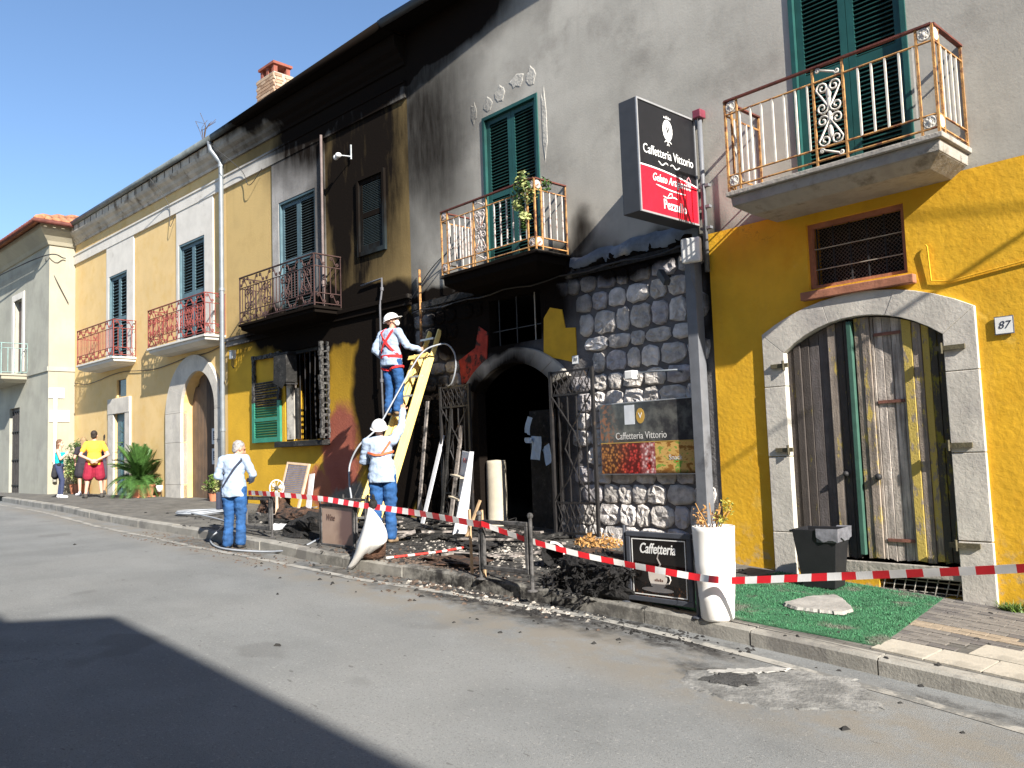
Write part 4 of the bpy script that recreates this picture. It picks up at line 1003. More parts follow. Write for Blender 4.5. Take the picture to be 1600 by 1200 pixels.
for z0, w, dz, yy in ((3.75, .42, .3, .5), (3.05, .55, .34, .42)):
    q = b_world(-15.99 + .015, yy, z0); mb = MB(); mb.box(0, .02, -w / 2, w / 2, 0, dz)
    pl = mb.build('street_plaque', plain('white_enamel', (.8, .79, .76), .35), loc=q, rot=(0, 0, BEND))
    tag(pl, 'blank looking white %s plaque on the side wall of the cream house' % ('upper small' if z0 > 3.5 else 'lower wide'), 'plaque')
# ================================================================ signs and boards
M_black = mat('black_sign_film', (.012, .012, .014), .35, .1, 8, 0)
M_red = plain('red_sign_film', (.72, .012, .03), .4)
M_wht = plain('white_lettering', (.86, .85, .83), .5)
M_case = mat('dark_grey_metal', (.045, .047, .052), .45, .1, 6, .05, 60)
SX, SY0, SY1, SZ0, SZ1 = -5.56, -1.16, -.07, 4.25, 5.53
sg = thing('lightbox_sign', 'projecting black and red lightbox sign reading Caffetteria Vittorio and Gelato Artigianale', 'sign', (SX, SY0, SZ0))
SW, SH = SY1 - SY0, SZ1 - SZ0
mb = MB(); mb.box(-.25, -.012, 0, SW, 0, SH); mb.build('casing', M_case, sg, bevel=.008)
mb = MB(); mb.add([(-.011, .0, 0), (-.011, SW, 0), (-.011, SW, SH), (-.011, 0, SH)], [(0, 1, 2, 3)]); mb.box(-.012, .004, 0, .02, 0, SH); mb.box(-.012, .004, SW - .02, SW, 0, SH); mb.box(-.012, .004, .02, SW - .02, 0, .02); mb.box(-.012, .004, .02, SW - .02, SH - .02, SH); mb.build('face_frame', mat('aluminium_edge', (.40, .40, .41), .4, .1, 6, 0, metal=.4), sg)
def curve_z(u): return SH * (.425 - .06 * (u - .15) ** 2 / .7)        # the red field's arched upper edge
mb = MB(); n = 16; us = [i / n for i in range(n + 1)]
ya = lambda u: .02 + (SW - .04) * u
mb.add([(-.008, ya(u), curve_z(u)) for u in us] + [(-.008, ya(u), SH - .02) for u in us], [(i, i + 1, i + n + 2, i + n + 1) for i in range(n)]); mb.build('black_panel', M_black, sg)
mb = MB(); mb.add([(-.008, ya(u), .02) for u in us] + [(-.008, ya(u), curve_z(u) - .012) for u in us], [(i, i + 1, i + n + 2, i + n + 1) for i in range(n)]); mb.build('red_panel', M_red, sg)
mb = MB(); mb.add([(-.007, ya(u), curve_z(u) - .014) for u in us] + [(-.007, ya(u), curve_z(u) + .002) for u in us], [(i, i + 1, i + n + 2, i + n + 1) for i in range(n)]); mb.build('white_rule', M_wht, sg)
RX = (R(90), 0, R(90))
def fl(pts, w, name, parent, m, x):                 # flat stroke in the sign plane (y, z)
    mb = MB(); k = len(pts); a = []
    for i, (y, z) in enumerate(pts):
        d = Vector((pts[min(i + 1, k - 1)][0] - pts[max(i - 1, 0)][0], pts[min(i + 1, k - 1)][1] - pts[max(i - 1, 0)][1])).normalized() * w / 2
        ww = 1.0 if 0 < i < k - 1 else .35
        a.append(((x, y + d.y * ww, z - d.x * ww), (x, y - d.y * ww, z + d.x * ww)))
    mb.add([q for p_ in a for q in p_], [(2 * i, 2 * i + 2, 2 * i + 3, 2 * i + 1) for i in range(k - 1)]); return mb.build(name, m, parent)
text('lettering', 'Caffetteria Vittorio', .15, M_wht, sg, (-.005, SW * .51, SH * .565), RX, sx=.80, space=1.0)
mb = MB(); cy, cz = SW * .51, SH * .80                                     # crest: beaded oval with a crown and a V
mb.add([(-.006, cy, cz)] + [(-.006, cy + .088 * (1 + .04 * (i % 2)) * math.cos(i * math.pi / 16), cz + .12 * (1 + .04 * (i % 2)) * math.sin(i * math.pi / 16)) for i in range(32)], [(0, i + 1, (i + 1) % 32 + 1) for i in range(32)])
for k in range(-2, 3): mb.add([(-.006, cy + k * .026 - .012, cz + .135), (-.006, cy + k * .026 + .012, cz + .135), (-.006, cy + k * .03, cz + .175 - abs(k) * .008)], [(0, 1, 2)])
mb.build('crest', M_wht, sg)
text('crest_letter', 'V', .13, M_black, sg, (-.0035, cy, cz), RX, bold=.002)
for s_ in (-1, 1):
    fl([(cy + s_ * (.02 + .05 * (1 - i / 10) * math.cos(.4 + i * .55)), cz - .15 + .03 * math.sin(i * .55)) for i in range(11)], .012, 'flourish', sg, M_wht, -.005)
    fl([(SW * .51 + s_ * (.02 + .018 * i), SH * .478 + .018 * math.sin(i * .75)) for i in range(11)], .013, 'flourish', sg, M_wht, -.005)
text('lettering', 'Gelato Artigianale', .125, M_wht, sg, (-.005, SW * .54, SH * .335), RX, shear=.3, sx=.78, bold=.001, space=1.0)
fl([(SW * (.27 + .05 * i), SH * (.275 - .002 * i - .010 * math.sin(i * .31))) for i in range(11)], .014, 'underline', sg, M_wht, -.005)
for pts in ([(SW * .80, SH * .365), (SW * .81, SH * .40), (SW * .84, SH * .43), (SW * .87, SH * .40), (SW * .88, SH * .365)], [(SW * .78, SH * .365), (SW * .84, SH * .355), (SW * .90, SH * .365)]): fl(pts, .012, 'ice_cream_mark', sg, mat('pink_print', (.85, .35, .38)), -.005)
text('lettering', 'Pezzullo', .155, M_wht, sg, (-.005, SW * .58, SH * .115), RX, bold=.003, sx=.80, space=1.05)
for pts in ([(SW * (.38 + .035 * i), SH * (.188 - .010 * math.sin(i * .9))) for i in range(8)], [(SW * .46, SH * .19), (SW * .50, SH * .225), (SW * .53, SH * .23), (SW * .54, SH * .19)]): fl(pts, .014, 'hat_mark', sg, M_wht, -.005)
for z in (.12, 1.1):
    mb = MB(); mb.box(-.16, -.1, SW, SW + .085, z, z + .06); mb.build('bracket', M_steel, sg)
mast = MB(); mast.tube([(-5.50, -.06, 3.7), (-5.50, -.06, 5.62)], .03, 8); mo = mast.build('sign_mast', M_steel, smooth=True); tag(mo, 'thin grey mast with a reddish cap beside the projecting sign', 'pole')
mb = MB(); mb.box(-5.55, -5.44, -.13, -.01, 5.52, 5.62); mb.build('cap', mat('maroon_plastic', (.20, .04, .06), .35), mo, bevel=.01)
for z in (4.2, 4.45, 4.7): mb = MB(); mb.box(-5.56, -5.42, -.075, -.02, z, z + .03); mb.build('clamp', M_steel, mo)
# cafe poster on standoffs
pb = thing('cafe_poster', 'glossy cafe poster with Caffetteria Vittorio lettering, red fruit and snacks on the stone wall', 'poster', (-7.22, -.10, 1.37))
def gloss(name, fn, rough=.12):
    if name in MATS: return MATS[name]
    m = bpy.data.materials.new(name); m.use_nodes = True; t = NT(m.node_tree); b = t.n['Principled BSDF']; p = t.coord()
    t.put(b.inputs['Base Color'], fn(t, p)); b.inputs['Roughness'].default_value = rough; MATS[name] = m; return m
def berries(t, p):
    v = t.node('ShaderNodeTexVoronoi'); t.put(v.inputs['Vector'], t.vec('MULTIPLY', p, (1, 0, 1))); v.inputs['Scale'].default_value = 26
    r = t.ramp(v.outputs['Distance'], .0, .7); sx = t.node('ShaderNodeSeparateXYZ'); t.put(sx.inputs[0], p)
    red = t.mix(r, (.75, .06, .05), (.10, .004, .004)); amber = t.mix(r, (.55, .22, .05), (.06, .015, .006))
    c = t.mix(t.ramp(t.math('ADD', sx.outputs[0], t.math('MULTIPLY', t.noise(p, 3, 3), .5)), .45, .75), amber, red)
    pale = t.mix(r, (.80, .74, .72), (.35, .10, .10))
    return t.mix(t.math('MULTIPLY', t.ramp(sx.outputs[0], .62, .74), t.ramp(t.noise(p, 5, 3), .42, .55)), c, pale)
def snack(t, p):
    n = t.noise(t.vec('MULTIPLY', p, (1, 0, 1.6)), 7, 4, .6); sx = t.node('ShaderNodeSeparateXYZ'); t.put(sx.inputs[0], p)
    c = t.mix(t.ramp(n, .40, .48), (.30, .13, .03), (.62, .38, .12)); c = t.mix(t.ramp(n, .55, .6), c, (.20, .34, .06)); c = t.mix(t.ramp(n, .64, .68), c, (.55, .05, .02))
    return t.mix(t.ramp(sx.outputs[2], .08, .0), c, (.04, .02, .01))
def cafe_dark(t, p):
    sx = t.node('ShaderNodeSeparateXYZ'); t.put(sx.inputs[0], p); n = t.noise(t.vec('MULTIPLY', p, (1, 0, 1)), 5, 5, .6)
    c = t.mix(t.ramp(n, .4, .7), (.035, .035, .04), (.13, .13, .12)); 
    return t.mix(t.math('MULTIPLY', t.ramp(t.math('ADD', sx.outputs[0], t.math('MULTIPLY', sx.outputs[2], .3)), .55, .25), t.ramp(t.noise(p, 18, 3), .45, .6, 0, .8)), c, (.30, .10, .035))
mb = MB(); mb.box(0, 1.47, 0, .02, 0, .9); mb.build('board', mat('aluminium_edge', (.4, .4, .41)), pb)
mb = MB(); mb.box(.012, 1.458, -.004, -.0, .40, .888); mb.build('cafe_picture', gloss('cafe_print', cafe_dark), pb)
mb = MB(); mb.box(.012, .87, -.004, 0, .012, .392); mb.build('fruit_picture', gloss('fruit_print', berries), pb)
mb = MB(); mb.box(.874, 1.458, -.004, 0, .012, .392); mb.build('snack_picture', gloss('snack_print', snack), pb)
mb = MB(); mb.box(.012, 1.458, -.006, -.0, .391, .401); mb.build('gold_rule', plain('gold_print', (.50, .30, .06), .4), pb)
mb = MB(); mb.box(.42, .58, -.006, -.004, .62, .86); mb.build('white_card', plain('card_white', (.65, .67, .70), .3), pb)
mb = MB(); mb.prism([(.67 + .065 * math.cos(i * math.pi / 10), .72 + .095 * math.sin(i * math.pi / 10)) for i in range(20)], -.0065, -.004); mb.build('gold_crest', plain('gold_print', (.5, .3, .06)), pb)
text('crest_letter', 'V', .1, M_wht, pb, (.67, -.0085, .72))
text('lettering', 'Caffetteria Vittorio', .125, plain('pale_print', (.62, .60, .57), .5), pb, (.66, -.0065, .475), sx=.82)
text('lettering', 'Snack', .085, plain('pale_print', (.6, .6, .57)), pb, (1.17, -.0065, .20), sx=1.0)
for x_ in (.05, 1.42):
    for z_ in (.05, .85): mb = MB(); mb.tube([(x_, .02, z_), (x_, .105, z_)], .012, 6); mb.build('standoff', M_steel, pb)
# spotlight arm over the poster, white box, security camera, house numbers
q = on_y(1010, 585, -.1); lp = thing('spot_lamp', 'small white spotlight on a thin horizontal arm above the cafe poster', 'lamp', (-6.62, -.06, 2.57))
mb = MB(); mb.tube([(.68, .05, .0), (.66, -.06, .03), (.1, -.08, .05)], .012, 6); mb.build('arm', M_pipe, lp, True); mb = MB(); mb.box(-.06, .07, -.16, -.04, -.03, .08); mb.build('lamp_head', plain('white_plastic', (.75, .74, .72)), lp, bevel=.012)
mb = MB(); mb.box(-.115, .115, -.09, 0, -.14, .15); wb = mb.build('wall_antenna', plain('white_plastic', (.75, .74, .72)), loc=(-5.60, -.19, 3.94), rot=(0, 0, R(18)), bevel=.025); tag(wb, 'white rounded antenna panel below the projecting sign', 'antenna')
mb = MB(); mb.tube([(0, .0, 0), (0, .12, .0)], .02, 6); mb.tube([(-.02, -.045, -.14), (-.02, -.04, -.3), (.02, .02, -.5)], .006, 5); mb.build('bracket', M_steel, wb)
sc_ = thing('security_camera', 'dark security camera angled down on the blackened stone wall', 'camera', (-6.05, -.03, 3.72)); mb = MB(); mb.tube([(0, 0, .03), (.0, -.14, .02)], .018, 6); mb.build('mount', M_iron, sc_)
mb = MB(); mb.bar((-.06, -.12, .08), (.10, -.2, -.09), .08, .08); mb.build('camera_body', M_case, sc_, bevel=.01)
def number_plate(num, x, z, w, label, par_y=-.02):
    t = thing('house_number', label, 'number plate', (x, par_y, z)); mb = MB(); mb.box(-w / 2, w / 2, -.012, 0, -w * .52, w * .52); mb.build('plate', plain('plate_rim', (.10, .12, .16), .4), t)
    mb = MB(); mb.box(-w * .45, w * .45, -.014, -.011, -w * .47, w * .47); mb.build('field', plain('white_enamel', (.8, .79, .76)), t); text('digits', num, w * .62, plain('navy_digits', (.03, .04, .07), .4), t, (0, -.0155, 0), shear=.25)
number_plate('87', -2.475, 2.67, .155, 'white house number plate 87 on the ochre wall')
number_plate('88', -7.66, 2.90, .11, 'small white house number plate 88 beside the burnt arch', -.03)
# ================================================================ pavement barriers and boards
M_fr = mat('dark_grey_frame', (.06, .065, .08), .5, .15, 6, .1, 60)
M_burntfr = mat('burnt_grey_frame', (.085, .08, .078), .75, .4, 9, .5, 50, col2=(.02, .02, .02), c2scale=6)
def frame_thing(name, label, cat, x0, x1, y, zb, zt, fw, m, posts=True, rz=0.0, hole=True, ball=False):
    cx = (x0 + x1) / 2; gz = ground(cx); t = thing(name, label, cat, (cx, y, gz), rz); w = (x1 - x0) / 2; zb -= gz; zt -= gz
    mb = MB(); mb.box(-w, w, -.02, .02, zt - fw, zt); mb.box(-w, w, -.02, .02, zb, zb + fw); mb.box(-w, -w + fw, -.02, .02, zb + fw, zt - fw); mb.box(w - fw, w, -.02, .02, zb + fw, zt - fw); mb.build('frame', m, t, bevel=.006)
    if posts:
        for s_ in (-1, 1):
            mb = MB(); q = s_ * (w + .03); zz = ground(cx + q) - gz
            if ball: mb.tube([(q, 0, zz - .01), (q, 0, zt + .04)], .018, 8); mb.ell((q, 0, zt + .06), (.03, .03, .03), 8, 6)
            else: mb.tube([(q, 0, zz - .01), (q, 0, zt + .05)], .014, 8)
            mb.lathe([(.05, 0), (.05, .01), (.02, .02)], (q, 0, zz), 10); mb.build('post', m, t)
    return t, w, zb, zt
a, b_ = on_y(979, 829, -2.42), on_y(1086, 949, -2.42); a2 = on_y(978, 936, -2.42)
bd, w, zb, zt = frame_thing('coffee_board', 'dark framed cafe board with a coffee cup and the word Caffetteria', 'sign board', a.x, b_.x, -2.42, (a2.z + b_.z) / 2, a.z, .045, M_fr)
def beans(t, p):
    v = t.voronoi(t.vec('MULTIPLY', p, (1, 0, 1)), 34); sx = t.node('ShaderNodeSeparateXYZ'); t.put(sx.inputs[0], p)
    c = t.mix(t.ramp(v, .1, .55), (.16, .065, .03), (.012, .006, .004)); return t.mix(t.ramp(t.math('ADD', sx.outputs[2], t.math('MULTIPLY', t.noise(p, 4), .3)), .30, .38), c, (.012, .009, .008))
mb = MB(); mb.box(-w + .045, w - .045, -.012, .01, zb + .045, zt - .045); mb.build('poster', gloss('coffee_print', beans, .2), bd)
fx = MB()
for x0, x1, z0, z1 in ((-w + .06, w - .06, zt - .068, zt - .06), (-w + .06, w - .06, zb + .06, zb + .068), (-w + .06, -w + .068, zb + .068, zt - .068), (w - .068, w - .06, zb + .068, zt - .068)): fx.box(x0, x1, -.0135, -.012, z0, z1)
fx.build('poster_border', M_wht, bd)
text('lettering', 'Caffetteria', .125, M_wht, bd, (-.01, -.0145, zt - .145), shear=.25, bold=.0015, sx=.74, space=.98)
cz = zb + .18; mb = MB(); mb.prism([(-.115, cz + .085), (-.108, cz + .02), (-.085, cz - .035), (-.04, cz - .06), (.02, cz - .06), (.06, cz - .035), (.082, cz + .02), (.088, cz + .085), (.05, cz + .095), (-.08, cz + .095)], -.0142, -.012); mb.prism([(-.02 + .17 * math.cos(i * math.pi / 12), cz - .068 + .022 * math.sin(i * math.pi / 12)) for i in range(24)], -.0138, -.0119)
mb.tube([(.082, -.013, cz + .06), (.115, -.013, cz + .055), (.122, -.013, cz + .025), (.105, -.013, cz - .005), (.068, -.013, cz - .015)], .006, 5); mb.build('cup_picture', plain('cup_print', (.66, .60, .55), .4), bd)
mb = MB()
for k in range(5): mb.box(-.045 + k * .019, -.034 + k * .019, -.0155, -.0142, cz + .005, cz + .02 + .008 * (k % 2))
mb.build('cup_mark', plain('brown_print', (.12, .05, .03), .5), bd)
mb = MB(); mb.tube([(-.02, -.013, cz + .09), (.02, -.013, cz + .15), (-.01, -.013, cz + .2), (.01, -.013, cz + .26)], [.006, .009, .007, .003], 5); mb.build('steam_picture', plain('steam_print', (.20, .18, .17), .5), bd)
a, b_ = on_y(502, 787, -2.75), on_y(556, 855, -2.75); a2 = on_y(502, 850, -2.75)
wd, w, zb, zt = frame_thing('wine_board', 'dark framed wine board with a faded brown picture standing on the kerb edge', 'sign board', a.x, b_.x, -2.75, (a2.z + b_.z) / 2 - .02, a.z, .035, M_burntfr)
def hand_pic(t, p):
    sx = t.node('ShaderNodeSeparateXYZ'); t.put(sx.inputs[0], p); d = t.math('ADD', t.math('MULTIPLY', sx.outputs[0], 1.2), t.math('MULTIPLY', t.noise(p, 4, 3), .55))
    return t.mix(t.ramp(d, .15, .45), t.mix(t.noise(p, 6), (.34, .22, .16), (.50, .36, .28)), (.15, .085, .075))
mb = MB(); mb.box(-w + .035, w - .035, -.01, .01, zb + .035, zt - .035); mb.build('poster', gloss('wine_print', hand_pic, .3), wd)
text('lettering', 'Wine', .12, plain('dark_brown_print', (.06, .025, .02), .5), wd, (-w * .42, -.0125, zt - .17), shear=.3, sx=.8, bold=.0)
a, b_ = on_y(752, 812, -2.78), on_y(828, 900, -2.78); a2 = on_y(752, 893, -2.78)
frame_thing('burnt_barrier', 'burnt empty grey barrier frame with ball topped posts beside the ash heap', 'barrier', a.x, b_.x, -2.78, (a2.z + b_.z) / 2 + .02, a.z, .04, M_burntfr, ball=True)
a, b_ = on_y(383, 775, -2.9), on_y(424, 838, -2.9)
frame_thing('burnt_barrier', 'burnt barrier post frame half hidden by the grey haired man', 'barrier', a.x, b_.x, -2.9, ground(b_.x) + .1, a.z, .05, M_burntfr, ball=False)
a, b_ = on_y(538, 778, -2.2), on_y(574, 840, -2.2)
frame_thing('burnt_barrier', 'bent burnt barrier frame behind the wine board', 'barrier', a.x, b_.x, -2.2, ground(b_.x) + .12, a.z, .035, M_burntfr)
# the iron gate leaves folded back against the front
M_gate = mat('scorched_gate_iron', (.018, .016, .016), .6, .35, 8, .4, 60, col2=(.07, .045, .03), c2=(.6, .7), c2scale=6)
def gate(label, x0, x1, z0, z1, y):
    t = thing('iron_gate', label, 'gate', ((x0 + x1) / 2, y, z0)); w = (x1 - x0) / 2; h = z1 - z0; mb = MB()
    for s_ in (-1, 1): mb.bar((s_ * (w - .02), 0, 0), (s_ * (w - .02), 0, h), .04, .04, (0, 1, 0))
    for z in (.02, .42, h - .33, h - .02): mb.bar((-w + .04, 0, z), (w - .04, 0, z), .012, .028)
    mb.build('frame', M_gate, t); n = 5; bm_ = bar_mesh(h - .8, .016, M_gate, 'bar')
    for i in range(1, n): link('bar', bm_, t, (-w + 2 * w * i / n, 0, .44))
    for zb_, zt_ in ((.03, .41), (h - .32, h - .03)):
        zm = (zb_ + zt_) / 2
        for i in range(6):
            q = -w + .06 + (2 * w - .12) * (i + .5) / 6; d = .045
            for s_ in (-1, 1): mb = MB(); mb.tube([(q - s_ * d, 0, zb_), (q + s_ * d * .9, -.004 * s_, zm), (q - s_ * d, 0, zt_)], .008, 5); mb.build('lattice_rod', M_gate, t)
    for s_ in (-1, 1):
        mb = MB(); mb.tube([(s_ * (w - .05), -.012, .46), (s_ * w * .25, -.012, h * .33), (-s_ * w * .35, -.012, h * .52), (-s_ * w * .1, -.012, h * .62), (s_ * (w - .05), -.012, h - .35)], .010, 5); mb.build('curved_rod', M_gate, t)
    return t
gate('black iron gate leaf folded back against pale stones beside the cafe poster', -8.07, -7.27, .58, 2.77, -.13)
gate('sooty iron gate leaf folded back against the blackened stones beside the ladder', -10.52, -9.78, .68, 2.76, -.12)
# pillar stump and hanging sheets in the doorway
M_colm = mat('cream_stone_drum', (.42, .37, .29), .85, .12, 4, .3, 40, col2=(.3, .26, .2), c2=(.6, .75))
mb = MB(); mb.lathe([(.17, 0), (.17, .06), (.15, .08), (.155, .5), (.15, 1.0), (.14, 1.05), (.0, 1.06)], n=20); tag(mb.build('stone_column', M_colm, loc=(-9.62, .22, .53), smooth=True), 'short round cream column standing just inside the burnt doorway', 'column')
M_bluep = mat('bluish_paper', (.40, .50, .62), .8, .15, 6, .2, 40)
for i, (px, py, w, h, tl) in enumerate(((838, 700, .26, .34, 4), (852, 712, .2, .26, -28), (828, 665, .14, .26, 18), (826, 688, .2, .08, 2))):
    q = on_y(px, py, .25); mb = MB(); mb.sheet([[(-w / 2 + w * a / 4, .015 * math.sin(a * 1.7 + i + b_), -h * b_ / 4) for a in range(5)] for b_ in range(5)])
    tag(mb.build('hanging_paper', M_bluep, loc=(q.x, q.y, q.z + h / 2), rot=(0, R(tl), R(-12))), ('square bluish printed sheet hanging in the burnt doorway', 'slanting bluish sheet hanging in the burnt doorway', 'narrow bluish strip hanging highest in the burnt doorway', 'small flat bluish scrap hanging in the burnt doorway')[i], 'paper')
q = on_y(840, 690, .3); mb = MB(); mb.box(q.x - .3, q.x + .25, .44, .47, .55, 2.3); tag(mb.build('charred_partition', M_char), 'charred partition with papers inside the burnt doorway', 'panel')
# ================================================================ planter, bin, carpet
M_plast = mat('white_planter_plastic', (.82, .79, .75), .45, .05, 3, .06, 30)
gp = on_g(1122, 968); pl = thing('tall_planter', 'tall tapered white plastic planter with a dried plant behind the warning tape', 'planter', (gp.x, gp.y, ground(gp.x)))
prof = [(.115, 0), (.135, .02), (.142, .16), (.148, .20), (.146, .205), (.158, .36), (.164, .46), (.162, .465), (.172, .72), (.175, .755), (.165, .76), (.155, .74), (.15, .70)]
mb = MB(); mb.lathe(prof, n=28); mb.build('pot', M_plast, pl, True)
M_soil = mat('dry_soil', (.10, .05, .03), .95, .4, 14, 1.0, 50, dist=.03)
mb = MB(); mb.lathe([(.15, .70), (.12, .735), (.05, .745), (.0, .75)], n=16); mb.build('soil', M_soil, pl, True)
M_dry = mat('dry_leaf', (.42, .22, .07), .8, .4, 20, 0); M_olive = mat('yellow_green_leaf', (.30, .28, .05), .7, .3, 20, 0)
def leaf_cloud(centres, n, size, jitter, squash=1.0):
    mb = MB()
    for _ in range(n):
        c, rad = random.choice(centres); d = Vector((random.gauss(0, 1), random.gauss(0, 1), random.gauss(0, 1))).normalized() * rad * random.random() ** .4
        p_ = Vector(c) + Vector((d.x, d.y, d.z * squash)); u = Vector((random.gauss(0, 1), random.gauss(0, 1), random.gauss(0, .7))).normalized(); v = u.orthogonal().normalized(); v = Matrix.Rotation(random.random() * 6.28, 3, u) @ v
        s_ = size * random.uniform(.6, 1.3); mb.add([p_ - u * s_, p_ + v * s_ * .42, p_ + u * s_, p_ - v * s_ * .42], [(0, 1, 2, 3)])
    return mb
for k, (mm, cs) in enumerate(((M_dry, [((-.13, .02, .86), .07), ((-.08, -.03, .80), .05), ((.02, .03, .84), .05)]), (M_olive, [((.1, .02, .86), .1), ((.14, .0, .93), .06), ((.06, .03, .80), .05)]))):
    stuff(leaf_cloud(cs, 130, .016, .3).build('foliage', mm, pl))
for k in range(9):
    a = random.random() * 6.28; mb = MB(); mb.tube([(.05 * math.cos(a), .05 * math.sin(a), .73), (.1 * math.cos(a), .1 * math.sin(a), .82), (.16 * math.cos(a), .15 * math.sin(a), .9 + .04 * math.sin(k))], .004, 4); mb.build('stem', M_dry, pl)
gb = on_g(1288, 918); bn_ = thing('waste_bin', 'black square tapered waste bin with a grey liner bag on the green carpet', 'bin', (gb.x, gb.y, ground(gb.x) + .014), R(8))
mb = MB(); h = .56; t0, b0 = .215, .155
mb.add([(sx * b0, sy * b0 * .9, 0) for sx, sy in ((-1, -1), (1, -1), (1, 1), (-1, 1))] + [(sx * t0, sy * t0 * .9, h) for sx, sy in ((-1, -1), (1, -1), (1, 1), (-1, 1))] + [(sx * (t0 - .015), sy * (t0 - .015) * .9, h) for sx, sy in ((-1, -1), (1, -1), (1, 1), (-1, 1))] + [(sx * (b0 - .01), sy * (b0 - .01) * .9, .03) for sx, sy in ((-1, -1), (1, -1), (1, 1), (-1, 1))],
       [(3, 2, 1, 0)] + [(i, (i + 1) % 4, 4 + (i + 1) % 4, 4 + i) for i in range(4)] + [(4 + i, 4 + (i + 1) % 4, 8 + (i + 1) % 4, 8 + i) for i in range(4)] + [(8 + i, 8 + (i + 1) % 4, 12 + (i + 1) % 4, 12 + i) for i in range(4)] + [(12, 13, 14, 15)])
mb.build('bin_body', mat('black_plastic', (.012, .012, .014), .55, .15, 6, .1, 60), bn_, bevel=.008)
mb = MB(); rows = []
for k, (sc, z) in enumerate(((.97, h - .12), (1.0, h + .005), (1.07, h + .012), (1.05, h - .07))):
    rows.append([((t0 * sc) * sx, (t0 * sc * .9) * sy, z - (.05 * abs(math.sin(i * 1.9)) if k == 3 else 0)) for i, (sx, sy) in enumerate([(.1, -1), (.4, -1.0), (.6, -1), (.8, -1), (1, -1), (1, -.5), (1, 0), (1, .5), (1, 1), (.4, 1)])])
mb.sheet(rows); mb.build('liner_bag', mat('grey_bag_film', (.16, .16, .18), .3, .3, 12, .6, 14), bn_)
mb = MB(); mb.tube([(-t0 - .02, -.05, h - .02), (-t0 - .07, -.05, h - .03), (-t0 - .07, .05, h - .03), (-t0 - .02, .05, h - .02)], .012, 6); mb.build('handle', MATS['black_plastic'], bn_)
M_turf = mat('green_turf', (.035, .135, .062), .9, .3, 30, 1.0, 200, col2=(.13, .14, .11), c2=(.52, .68), c2scale=3, dist=.01)
ca = [Vector((-4.78, -2.30)), Vector((-2.83, -2.13)), Vector((-3.14, -.10)), Vector((-4.78, -.10))]
mb = MB(); N_ = 14; rows = []
for i in range(N_ + 1):
    l, r_ = ca[0].lerp(ca[3], i / N_), ca[1].lerp(ca[2], i / N_); rows.append([(l.lerp(r_, j / N_).x, l.lerp(r_, j / N_).y, ground(l.lerp(r_, j / N_).x) + .012 + .004 * math.sin(i * 2.1 + j * 1.3)) for j in range(N_ + 1)])
mb.sheet(rows); carpet = mb.build('grass_carpet', M_turf); tag(carpet, 'green artificial grass carpet laid on the pavement before the old door', 'carpet')
so = carpet.modifiers.new('thick', 'SOLIDIFY'); so.thickness = .012; so.offset = -1
mb = MB()
for _ in range(14000):
    u, v = random.random(), random.random(); q = ca[0].lerp(ca[1], u).lerp(ca[3].lerp(ca[2], u), v); z = ground(q.x) + .011; a = random.random() * 6.28; c_, s_ = math.cos(a) * .004, math.sin(a) * .004
    mb.add([(q.x - c_, q.y - s_, z), (q.x + c_, q.y + s_, z), (q.x + random.uniform(-.01, .01), q.y + random.uniform(-.01, .01), z + random.uniform(.010, .02))], [(0, 1, 2)])
stuff(mb.build('turf_blades', mat('turf_blade', (.045, .165, .075), .7, .45, 9, 0, col2=(.12, .14, .10), c2=(.52, .66), c2scale=3), carpet))
# ================================================================ people
M_skin = mat('skin', (.50, .27, .18), .55, .06, 8, .05, 60, spec=.35)
M_skin2 = mat('fair_skin', (.58, .34, .25), .55, .06, 8, .05, 60, spec=.35)
def cloth(name, col, var=.1, rough=.85): return mat(name, col, rough, var, 7, .35, 26, dist=.02)
M_shirt = cloth('pale_blue_shirt', (.33, .41, .54)); M_jeans = cloth('blue_work_trousers', (.018, .075, .21), .3)
M_boot = cloth('tan_boots', (.28, .19, .11)); M_dkshoe = cloth('dark_shoes', (.06, .055, .05)); M_helmet = plain('white_helmet', (.84, .82, .79), .35)
M_orange = plain('orange_reflective_tape', (.80, .16, .06), .5); M_harness = cloth('red_harness', (.70, .03, .03))
M_hairg = mat('grey_hair', (.30, .28, .27), .8, .4, 30, .8, 60); M_hairb = mat('dark_hair', (.025, .018, .014), .7, .4, 30, .6, 60); M_hairbr = mat('brown_hair', (.14, .075, .045), .7, .4, 30, .6, 60)
M_eye = plain('dark_eye', (.02, .015, .012), .3)
def solid(name, mb, m, parent, voxel, smooth=4, fold=0.0, fscale=.12):
    o = bpy.data.objects.new(name, mb.mesh(name, m)); r_ = o.modifiers.new('r', 'REMESH'); r_.mode = 'VOXEL'; r_.voxel_size = voxel; r_.use_smooth_shade = True
    s_ = o.modifiers.new('s', 'SMOOTH'); s_.iterations = smooth; s_.factor = .5
    baked(o); C.objects.link(o); o.parent = parent
    if fold:
        co = [v.co.copy() for v in o.data.vertices]; nr = [v.normal.copy() for v in o.data.vertices]; flat = []
        for c, nv in zip(co, nr):
            n_ = noise.noise(Vector((c.x / fscale, c.y / fscale, c.z / (fscale * .55)))) + .5 * noise.noise(Vector((c.x / fscale * 2.3 + c.z * 5, c.y / fscale * 2.3, c.z / (fscale * .3))))
            flat += (c + nv * n_ * fold)[:]
        o.data.vertices.foreach_set('co', flat); o.data.update()
    if not o.data.materials: o.data.materials.append(m)
    o.data.polygons.foreach_set('use_smooth', [True] * len(o.data.polygons))
    return o
